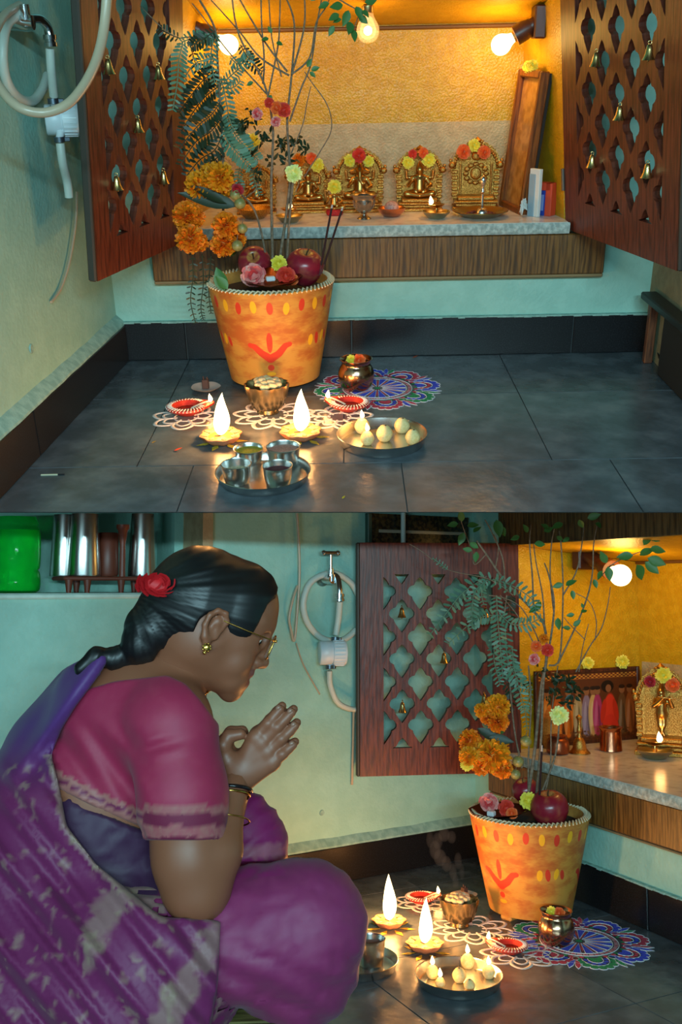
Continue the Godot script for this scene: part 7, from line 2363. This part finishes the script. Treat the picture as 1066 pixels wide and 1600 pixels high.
func build_person() -> void:
	enter(false)
	var W_keep := W
	cam = W * cam
	W = Transform3D()
	var root := thing("person", "woman in a magenta blouse and purple sari sitting with palms joined", "person", Vector3(dp(200, 1500, 1.52).x, 0, dp(200, 1500, 1.52).z))
	var off := root.position
	var D := [Transform3D(Basis(), -off)]
	# head axes: x to the face, y to the crown, z to her right ear
	var yaw := deg_to_rad(13.0)
	var pit := deg_to_rad(23.0)
	var hb := Basis(Vector3.UP, yaw) * Basis(Vector3.BACK, -pit)
	var ear := dp(331, 985, 1.445)
	var H := Transform3D(hb, ear - hb * Vector3(-0.006, 0.0, 0.074))
	var skin := mat("skin", C("7d5540"), 0.48)
	skin.subsurf_scatter_enabled = true
	skin.subsurf_scatter_strength = 0.05
	skin.vertex_color_use_as_albedo = true
	skin.albedo_color = Color.WHITE
	var tone := C("86513a").srgb_to_linear()
	var body := MB.new()
	body.color = tone
	body.t = D[0]
	# ---- head
	var hf := Field.new(Vector3(-0.14, -0.19, -0.10), Vector3(0.14, 0.15, 0.10), 0.0034, 0.02)
	var fz := Vector3(1, 1, 1.12)
	hf.bone(Vector3(-0.028, 0.030, 0), Vector3(0.014, 0.036, 0), 0.082, 0.076, 0.02, false, fz)
	hf.bone(Vector3(0.030, 0.060, 0), Vector3(0.035, 0.02, 0), 0.048, 0.047, 0.03)
	for s in [-1.0, 1.0]:
		hf.bone(Vector3(0.0, -0.02, s * 0.032), Vector3(0.050, -0.056, s * 0.014), 0.034, 0.019, 0.03)
		hf.bone(Vector3(0.046, -0.004, s * 0.034), Vector3(0.054, -0.020, s * 0.030), 0.020, 0.020, 0.02)
		hf.bone(Vector3(0.077, 0.041, s * 0.012), Vector3(0.060, 0.042, s * 0.046), 0.010, 0.008, 0.012)
		hf.bone(Vector3(0.078, 0.018, s * 0.030), Vector3(0.076, 0.018, s * 0.034), 0.012, 0.010, 0.008, true)
		hf.bone(Vector3(0.064, 0.019, s * 0.031), Vector3(0.063, 0.019, s * 0.034), 0.0125, 0.0125, 0.004)
		hf.bone(Vector3(0.088, -0.021, s * 0.011), Vector3(0.086, -0.020, s * 0.012), 0.0085, 0.0085, 0.006)
		hf.bone(Vector3(0.092, -0.028, s * 0.007), Vector3(0.094, -0.026, s * 0.007), 0.003, 0.003, 0.003, true)
		hf.bone(Vector3(0.052, -0.036, s * 0.028), Vector3(0.058, -0.05, s * 0.02), 0.02, 0.018, 0.02)
	hf.bone(Vector3(0.030, -0.050, 0), Vector3(0.060, -0.060, 0), 0.032, 0.026, 0.02)
	hf.bone(Vector3(0.077, 0.030, 0), Vector3(0.097, -0.016, 0), 0.0085, 0.0105, 0.010)
	hf.bone(Vector3(0.081, -0.039, -0.013), Vector3(0.081, -0.039, 0.013), 0.0086, 0.0086, 0.006)
	hf.bone(Vector3(0.079, -0.0555, -0.011), Vector3(0.079, -0.0555, 0.011), 0.0090, 0.0090, 0.006)
	hf.bone(Vector3(0.088, -0.0475, -0.02), Vector3(0.088, -0.0475, 0.02), 0.0026, 0.0026, 0.003, true)
	hf.bone(Vector3(0.069, -0.077, 0), Vector3(0.067, -0.079, 0), 0.0155, 0.0155, 0.010)
	# neck
	var nb := H.affine_inverse() * dp(248, 1082, 1.535)
	hf.bone(Vector3(-0.018, -0.03, 0), nb, 0.056, 0.046, 0.03)
	# ears: rim, lobe, shell
	for s in [-1.0, 1.0]:
		var rim := [Vector3(0.006, 0.004, 0.073), Vector3(0.010, 0.020, 0.076), Vector3(0.003, 0.031, 0.080), Vector3(-0.010, 0.031, 0.083), Vector3(-0.019, 0.020, 0.086), Vector3(-0.020, 0.004, 0.086), Vector3(-0.013, -0.012, 0.083), Vector3(-0.005, -0.024, 0.079)]
		for i in rim.size() - 1:
			var a: Vector3 = rim[i] * Vector3(1, 1, s)
			var b: Vector3 = rim[i + 1] * Vector3(1, 1, s)
			hf.bone(a, b, 0.0042, 0.0042 if i < 5 else 0.0065, 0.004)
		hf.bone(Vector3(-0.004, 0.016, s * 0.074), Vector3(-0.008, -0.012, s * 0.075), 0.010, 0.009, 0.004)
		hf.bone(Vector3(0.004, -0.002, s * 0.075), Vector3(0.003, -0.008, s * 0.076), 0.0045, 0.0045, 0.004)
		hf.bone(Vector3(-0.003, 0.004, s * 0.087), Vector3(-0.003, -0.002, s * 0.087), 0.0065, 0.0055, 0.004, true)
	body.t = D[0] * H
	hf.mesh(body)
	for i in body.v.size():          # lips and the area under the eyes a little darker, as skin is
		var q := H.affine_inverse() * (body.v[i] + off)
		if q.x > 0.072 and q.y < -0.032 and q.y > -0.063 and absf(q.z) < 0.024: body.c[i] = C("7a4038").srgb_to_linear()
	# ---- trunk, limbs
	var B := []
	func_bones(B)
	var bf := Field.new(dp(-40, 1660, 1.2) + Vector3(-0.1, -0.25, -0.6), dp(600, 1020, 1.55) + Vector3(0.02, 0.02, 0.36), 0.0105, 0.03)
	for q in B: bf.bone(q[0], q[1], q[2], q[3], q[4])
	body.t = D[0]
	bf.mesh(body)
	# ---- hands
	for side in 2:
		var z: float = 1.468 if side == 0 else 1.508
		var dx := 0.0 if side == 0 else 3.0
		var dy := 0.0 if side == 0 else -5.0
		var inner: float = 0.006 if side == 0 else -0.006
		var lo := dp(325, 1260, z) - Vector3(0.0, 0.0, 0.05)
		var hi := dp(475, 1090, z) + Vector3(0.0, 0.0, 0.06)
		var f := Field.new(lo.min(hi), lo.max(hi), 0.0026, 0.007)
		var J := func_hand(z, dx, dy)
		f.bone(dp(352 + dx * 0.3, 1238, lerpf(z, 1.44 if side == 0 else 1.53, 0.6)), dp(372 + dx, 1208 + dy, z), 0.027, 0.021, 0.012)
		for i in 4:
			var ch: Array = J[i]
			f.bone(dp(370 + i * 4 + dx, 1210 + i * 3 + dy, z), ch[0], 0.016, 0.0125, 0.010)
			for k in ch.size() - 1:
				f.bone(ch[k], ch[k + 1], 0.0098 - k * 0.0009, 0.0091 - k * 0.0011, 0.003 if k > 0 else 0.005)
			f.bone(ch[0] + Vector3(0, 0, 0.002), ch[0] + Vector3(0.001, 0.001, 0.002), 0.0112, 0.0112, 0.005)
		var th: Array = J[4]
		f.bone(dp(368 + dx, 1212 + dy, z), th[0], 0.019, 0.016, 0.012)
		for k in th.size() - 1: f.bone(th[k], th[k + 1], 0.0135 - k * 0.0016, 0.0122 - k * 0.0018, 0.004)
		f.mesh(body)
	obj("body", body, skin, root)
	# finger nails of the near hand
	var nails := MB.new()
	nails.t = D[0]
	var J2 := func_hand(1.468, 0.0, 0.0)
	for i in 4:
		var ch: Array = J2[i]
		var e: Vector3 = ch[-1]
		var d: Vector3 = (ch[-1] - ch[-2]).normalized()
		nails.ball(e + Vector3(-d.y, d.x, 0) * 0.0035 + Vector3(0, 0, 0.0045), Vector3(0.0052, 0.0042, 0.0034), 10, 6, Basis(Vector3.BACK, atan2(d.y, d.x)))
	obj("nails", nails, mat("nail", C("8c6250"), 0.3), root)
	# ---- hair
	var hair := MB.new()
	var gf := Field.new(Vector3(-0.19, -0.16, -0.11), Vector3(0.13, 0.17, 0.11), 0.0038, 0.02)
	gf.bone(Vector3(-0.030, 0.034, 0), Vector3(0.012, 0.040, 0), 0.090, 0.082, 0.02, false, fz)
	gf.bone(Vector3(0.028, 0.062, 0), Vector3(0.032, 0.03, 0), 0.050, 0.048, 0.03)
	gf.bone(Vector3(-0.070, 0.006, 0), Vector3(-0.088, -0.030, 0.008), 0.050, 0.040, 0.02)
	gf.bone(Vector3(-0.086, -0.044, 0.010), Vector3(-0.090, -0.060, 0.012), 0.040, 0.033, 0.012)
	gf.bone(Vector3(-0.094, -0.078, 0.004), Vector3(-0.118, -0.098, 0.006), 0.019, 0.016, 0.008)
	gf.bone(Vector3(-0.118, -0.094, 0.006), Vector3(-0.146, -0.104, 0.012), 0.016, 0.014, 0.008)
	gf.bone(Vector3(-0.146, -0.104, 0.012), Vector3(-0.160, -0.128, 0.014), 0.014, 0.011, 0.008)
	var ht := Hair.new(Transform3D())
	gf.shape(ht)
	hair.t = D[0] * H
	gf.mesh(hair)
	rng.seed = 33
	var hm := mat("hair", C("0c0b0d"), 0.44)
	obj("hair", hair, hm, root)
	# ---- hair flower, eyebrow, eye, spectacles, ear stud, chain, bangles
	var hfl := MB.new()
	hfl.t = D[0] * H * Transform3D(Basis(), Vector3(-0.106, 0.030, 0.052))
	rng.seed = 9
	for i in 34:
		var th := i * 2.4
		var r := 0.024 * sqrt(i / 34.0)
		petal(hfl, Vector3(cos(th) * r - 0.004, sin(th) * r * 0.5 + cos(th) * r * 0.25, 0.0), Vector3(cos(th) * 0.6, sin(th) * 0.6, 0.7).normalized(), Vector3(0.1, 0.2, 1).normalized(), 0.016, 0.014, 0.4)
	hfl.ball(Vector3(0, 0, -0.002), Vector3(0.022, 0.012, 0.009), 12, 8)
	tag(obj("hair_flower", hfl, mat("flower_red", C("b8141c"), 0.6), root), "red flower pinned in the hair")
	var eb := MB.new()
	eb.t = D[0] * H
	for s in [-1.0, 1.0]:
		eb.tube(curve([Vector3(0.084, 0.041, s * 0.014), Vector3(0.080, 0.046, s * 0.032), Vector3(0.062, 0.040, s * 0.052)], 4), [0.0022, 0.0026, 0.003, 0.003, 0.0028, 0.0026, 0.0022, 0.0018, 0.0012], 6)
	obj("eyebrow", eb, hm, root)
	for s in [-1.0, 1.0]:
		var ey := MB.new()
		ey.t = D[0] * H
		ey.ball(Vector3(0.0655, 0.017, s * 0.0315), Vector3.ONE * 0.0118, 16, 12)
		var em := obj("eye", ey, mat("eye_white", C("cfc8c0"), 0.15), root)
		var lid := MB.new()
		lid.t = D[0] * H
		lid.ball(Vector3(0.0655, 0.0205, s * 0.0318), Vector3(0.0128, 0.0108, 0.0140), 16, 10)
		obj("eyelid", lid, mat("lid_skin", C("7a503c"), 0.5), em)
		var irs := MB.new()
		irs.t = D[0] * H
		irs.ball(Vector3(0.0752, 0.0115, s * 0.0320), Vector3(0.003, 0.0052, 0.0052), 10, 8)
		obj("iris", irs, mat("iris", C("1c120e"), 0.1), em)
	var gl := MB.new()
	gl.t = D[0] * H
	var gold := mat("gold", C("d0a050"), 0.25, 1.0)
	for s in [-1.0, 1.0]:
		var ring := []
		for i in 25:
			var a := TAU * i / 24
			var cx := signf(cos(a)) * pow(absf(cos(a)), 0.6)
			var sy := signf(sin(a)) * pow(absf(sin(a)), 0.6)
			ring.append(Vector3(0.098 - 0.006 * absf(cx * 0.024 + 0.034) / 0.05, 0.010 + sy * 0.020, s * (0.034 + cx * 0.024)))
		gl.tube(ring, 0.0012, 6, false)
		gl.tube(curve([Vector3(0.093, 0.022, s * 0.058), Vector3(0.080, 0.021, s * 0.072), Vector3(0.05, 0.020, s * 0.079), Vector3(0.004, 0.020, s * 0.082)], 4), 0.0011, 6)
		gl.ball(Vector3(0.093, 0.022, s * 0.059), Vector3.ONE * 0.0026, 8, 6)
	gl.tube(curve([Vector3(0.097, 0.014, -0.010), Vector3(0.1, 0.018, 0), Vector3(0.097, 0.014, 0.010)], 4), 0.0012, 6)
	var sp := obj("spectacles", gl, gold, root)
	var lens := mat("lens", Color(0.9, 0.93, 0.92, 0.10), 0.05)
	lens.transparency = BaseMaterial3D.TRANSPARENCY_ALPHA
	for s in [-1.0, 1.0]:
		var lm := MB.new()
		lm.t = D[0] * H
		lm.box(Vector3(0.0935, -0.008, s * 0.034 - 0.021), Vector3(0.0947, 0.028, s * 0.034 + 0.021), 0.0004)
		obj("lens", lm, lens, sp)
	var es := MB.new()
	es.t = D[0] * H
	es.ball(Vector3(-0.004, -0.026, 0.0865), Vector3(0.0062, 0.0062, 0.0035), 14, 10)
	for i in 8: es.ball(Vector3(-0.004 + cos(TAU * i / 8) * 0.006, -0.026 + sin(TAU * i / 8) * 0.006, 0.0865), Vector3.ONE * 0.0018, 8, 6)
	es.ball(Vector3(-0.004, -0.034, 0.0855), Vector3.ONE * 0.0032, 8, 6)
	tag(obj("ear_stud", es, gold, root), "gold ear stud")
	var nk := MB.new()
	nk.t = D[0]
	var n0 := H * Vector3(-0.018, -0.03, 0)
	var n1 := dp(248, 1082, 1.535)
	var na := (n1 - n0).normalized()
	var cn := n0.lerp(n1, 0.62)
	var ns := na.cross(Vector3.BACK).normalized()
	var nu := ns.cross(na)
	var ring2 := []
	for i in 49:
		var a := TAU * i / 48
		ring2.append(cn + (ns * cos(a) + nu * sin(a)) * 0.0645 + na * 0.016 * cos(a))
	nk.tube(ring2, 0.0017, 6, false)
	for i in 48: nk.ball(ring2[i], Vector3.ONE * 0.0023, 6, 4)
	tag(obj("necklace", nk, gold, root), "thin gold neck chain")
	for q in [[361, 1236, 1.45, 0.0300, 0.0030, "bangle_dark"], [357, 1243, 1.448, 0.0310, 0.0022, "gold"], [350, 1282, 1.425, 0.0375, 0.0012, "gold"]]:
		var ce := dp(q[0], q[1], q[2])
		var ax := (dp(372, 1208, 1.468) - dp(330, 1375, 1.385)).normalized()
		var s1 := ax.cross(Vector3.BACK).normalized()
		var s2 := s1.cross(ax)
		var rg := []
		for i in 33: rg.append(ce + (s1 * cos(TAU * i / 32) + s2 * sin(TAU * i / 32)) * q[3] + ax * 0.006 * cos(TAU * i / 32))
		var bm := MB.new()
		bm.t = D[0]
		bm.tube(rg, q[4], 8, false)
		obj("bangle", bm, gold if q[5] == "gold" else mat("bangle_dark", C("1c1416"), 0.2), root)
	# ---- clothes
	var fabric := mat("sari_silk", Color.WHITE, 0.6)
	fabric.vertex_color_use_as_albedo = true
	fabric.rim_enabled = true
	fabric.rim = 0.12
	fabric.rim_tint = 0.6
	fabric.normal_enabled = true
	fabric.normal_texture = noise_tex("weave", 0.2, 2, true, 3.0)
	fabric.normal_scale = 0.25
	fabric.uv1_triplanar = true
	fabric.uv1_scale = Vector3.ONE * 14.0
	var lo2 := dp(-60, 1660, 1.55)
	var hi2 := dp(420, 1010, 1.55)
	var bl := Field.new(Vector3(dp(-10, 1300, 1.55).x, dp(200, 1335, 1.4).y - 0.03, -1.82), Vector3(dp(360, 1300, 1.4).x + 0.02, dp(200, 1030, 1.5).y + 0.02, -1.28), 0.0062, 0.035)
	for q in B.slice(0, TRUNK): bl.bone(q[0], q[1], q[2] + 0.007, q[3] + 0.007, q[4])
	var ct := Cloth.new(cam, "blouse")
	bl.shape(ct)
	var bm2 := MB.new()
	bm2.t = D[0]
	bl.mesh(bm2, ct)
	obj("blouse", bm2, fabric, root)
	var sf := Field.new(dp(-60, 1660, 1.5) + Vector3(-0.06, -0.06, -0.30), Vector3(dp(575, 1400, 1.42).x + 0.03, dp(300, 1200, 1.6).y + 0.03, -1.26), 0.0095, 0.04)
	for q in [[[120, 1480, 1.56, 0.185], [110, 1660, 1.56, 0.20]], [[172, 1270, 1.55, 0.134], [152, 1350, 1.56, 0.142]], [[152, 1350, 1.56, 0.142], [125, 1480, 1.56, 0.16]], [[170, 1490, 1.46, 0.122], [472, 1446, 1.43, 0.086]], [[474, 1448, 1.43, 0.088], [474, 1512, 1.45, 0.074]], [[474, 1512, 1.45, 0.070], [395, 1690, 1.53, 0.055]],
		[[160, 1490, 1.66, 0.12], [385, 1318, 1.63, 0.055]], [[385, 1316, 1.63, 0.056], [380, 1270, 1.62, 0.036]], [[385, 1318, 1.63, 0.056], [400, 1480, 1.64, 0.06]], [[400, 1480, 1.64, 0.06], [400, 1700, 1.64, 0.055]], [[250, 1450, 1.54, 0.10], [430, 1430, 1.54, 0.065]], [[330, 1475, 1.5, 0.06], [440, 1485, 1.5, 0.05]]]:
		sf.bone(dp(q[0][0], q[0][1], q[0][2]), dp(q[1][0], q[1][1], q[1][2]), q[0][3], q[1][3])
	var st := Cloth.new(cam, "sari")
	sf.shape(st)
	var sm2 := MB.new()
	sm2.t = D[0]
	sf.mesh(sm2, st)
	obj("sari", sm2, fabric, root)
	var pf := Field.new(dp(-70, 1650, 1.5) + Vector3(-0.05, -0.03, -0.36), Vector3(dp(350, 1400, 1.35).x + 0.03, dp(150, 1015, 1.7).y + 0.03, -1.24), 0.0072, 0.05)
	for q in B.slice(0, 5): pf.bone(q[0], q[1], q[2] + 0.017, q[3] + 0.020)
	for q in [[[120, 1200, 1.60, 0.125], [90, 1330, 1.57, 0.165]], [[120, 1480, 1.56, 0.202], [110, 1660, 1.56, 0.215]], [[150, 1350, 1.56, 0.135], [125, 1480, 1.56, 0.18]], [[170, 1490, 1.46, 0.134], [300, 1490, 1.44, 0.128]], [[230, 1500, 1.42, 0.13], [250, 1660, 1.43, 0.13]]]:
		pf.bone(dp(q[0][0], q[0][1], q[0][2]), dp(q[1][0], q[1][1], q[1][2]), q[0][3], q[1][3])
	var pt := Cloth.new(cam, "pallu")
	pf.shape(pt)
	var pm := MB.new()
	pm.t = D[0]
	pf.mesh(pm, pt)
	obj("sari_drape", pm, fabric, root)
	# ---- the low stool
	var topy := dp(430, 1551, 1.50).y
	var sx0 := dp(60, 1550, 1.5).x
	var sx1 := dp(478, 1551, 1.5).x
	var so := thing("low_stool", "low olive-brown wooden stool under the woman in the sari", "stool", Vector3((sx0 + sx1) / 2.0, 0, -1.49), 0.06)
	var hw := (sx1 - sx0) / 2.0
	var sw := wood("stool_wood", C("4a4424"), C("6f6838"), Vector3(1.0, 9.0, 9.0), 0.5)
	for i in 3: obj("plank", MB.new().box(Vector3(-hw, topy - 0.022, -0.15 + i * 0.1), Vector3(hw, topy, -0.052 + i * 0.1), 0.003), sw, so)
	obj("rail", MB.new().box(Vector3(-hw + 0.01, topy - 0.05, 0.11), Vector3(hw - 0.01, topy - 0.022, 0.13), 0.003), sw, so)
	obj("rail", MB.new().box(Vector3(-hw + 0.01, topy - 0.05, -0.13), Vector3(hw - 0.01, topy - 0.022, -0.11), 0.003), sw, so)
	for s in [[-1, -1], [1, -1], [-1, 1], [1, 1]]:
		obj("leg", MB.new().box(Vector3(s[0] * (hw - 0.03) - 0.016, 0, s[1] * 0.115 - 0.016), Vector3(s[0] * (hw - 0.03) + 0.016, topy - 0.022, s[1] * 0.115 + 0.016), 0.003), sw, so)
	W = W_keep
	enter(false)

const TRUNK := 9
func func_bones(B: Array) -> void:
	for q in [
		[[215, 1122, 1.53, 0.088], [165, 1250, 1.55, 0.112], 0.05],
		[[165, 1250, 1.55, 0.112], [145, 1360, 1.56, 0.112], 0.05],
		[[290, 1030, 1.522, 0.052], [205, 1110, 1.535, 0.088], 0.05],
		[[262, 1122, 1.445, 0.056], [215, 1120, 1.54, 0.080], 0.05],
		[[150, 1092, 1.64, 0.052], [205, 1112, 1.55, 0.080], 0.05],
		[[272, 1135, 1.425, 0.057], [284, 1240, 1.395, 0.054], 0.03],
		[[284, 1240, 1.395, 0.054], [296, 1340, 1.385, 0.051], 0.03],
		[[240, 1160, 1.54, 0.075], [215, 1260, 1.55, 0.085], 0.04],
		[[150, 1100, 1.64, 0.050], [230, 1240, 1.65, 0.045], 0.03],
		[[296, 1340, 1.385, 0.051], [304, 1385, 1.385, 0.048], 0.02],
		[[310, 1388, 1.385, 0.047], [335, 1330, 1.395, 0.040], 0.014],
		[[335, 1330, 1.395, 0.040], [358, 1238, 1.448, 0.0265], 0.012],
		[[358, 1238, 1.448, 0.0265], [366, 1220, 1.462, 0.024], 0.01],
		[[230, 1240, 1.65, 0.045], [320, 1372, 1.62, 0.042], 0.02],
		[[320, 1372, 1.62, 0.042], [368, 1225, 1.52, 0.026], 0.012],
		[[170, 1490, 1.47, 0.09], [465, 1450, 1.44, 0.06], 0.04],
		[[465, 1450, 1.44, 0.06], [405, 1680, 1.53, 0.035], 0.03],
		[[165, 1490, 1.65, 0.09], [380, 1325, 1.63, 0.045], 0.04],
		[[380, 1325, 1.63, 0.045], [400, 1680, 1.64, 0.035], 0.03],
		[[145, 1360, 1.56, 0.11], [135, 1490, 1.56, 0.14], 0.05]]:
		var a: Array = q[0]
		var b: Array = q[1]
		B.append([dp(a[0], a[1], a[2]), dp(b[0], b[1], b[2]), a[3], b[3], q[2]])
	for s in [[405, 1680, 1.53], [400, 1680, 1.64]]:
		var f := dp(s[0], s[1], s[2])
		B.append([Vector3(f.x - 0.03, 0.035, f.z), Vector3(f.x + 0.05, 0.022, f.z - 0.03), 0.035, 0.02, 0.02])
		B.append([f, Vector3(f.x - 0.01, 0.05, f.z), 0.038, 0.036, 0.02])


func func_hand(z: float, dx: float, dy: float) -> Array:      # knuckle-to-tip chains of four fingers, then the thumb
	var out := []
	for ch in [
		[[400, 1152], [419, 1130], [430, 1117], [438, 1108]],
		[[409, 1162], [433, 1136], [446, 1123], [456, 1113]],
		[[418, 1176], [440, 1154], [452, 1143], [461, 1134]],
		[[425, 1192], [441, 1178], [450, 1170], [458, 1164]],
		[[354, 1186], [349, 1164], [358, 1150], [376, 1147]]]:
		var c := []
		for i in ch.size(): c.append(dp(ch[i][0] + dx, ch[i][1] + dy, z - (0.004 if i == 1 else 0.0)))
		out.append(c)
	return out
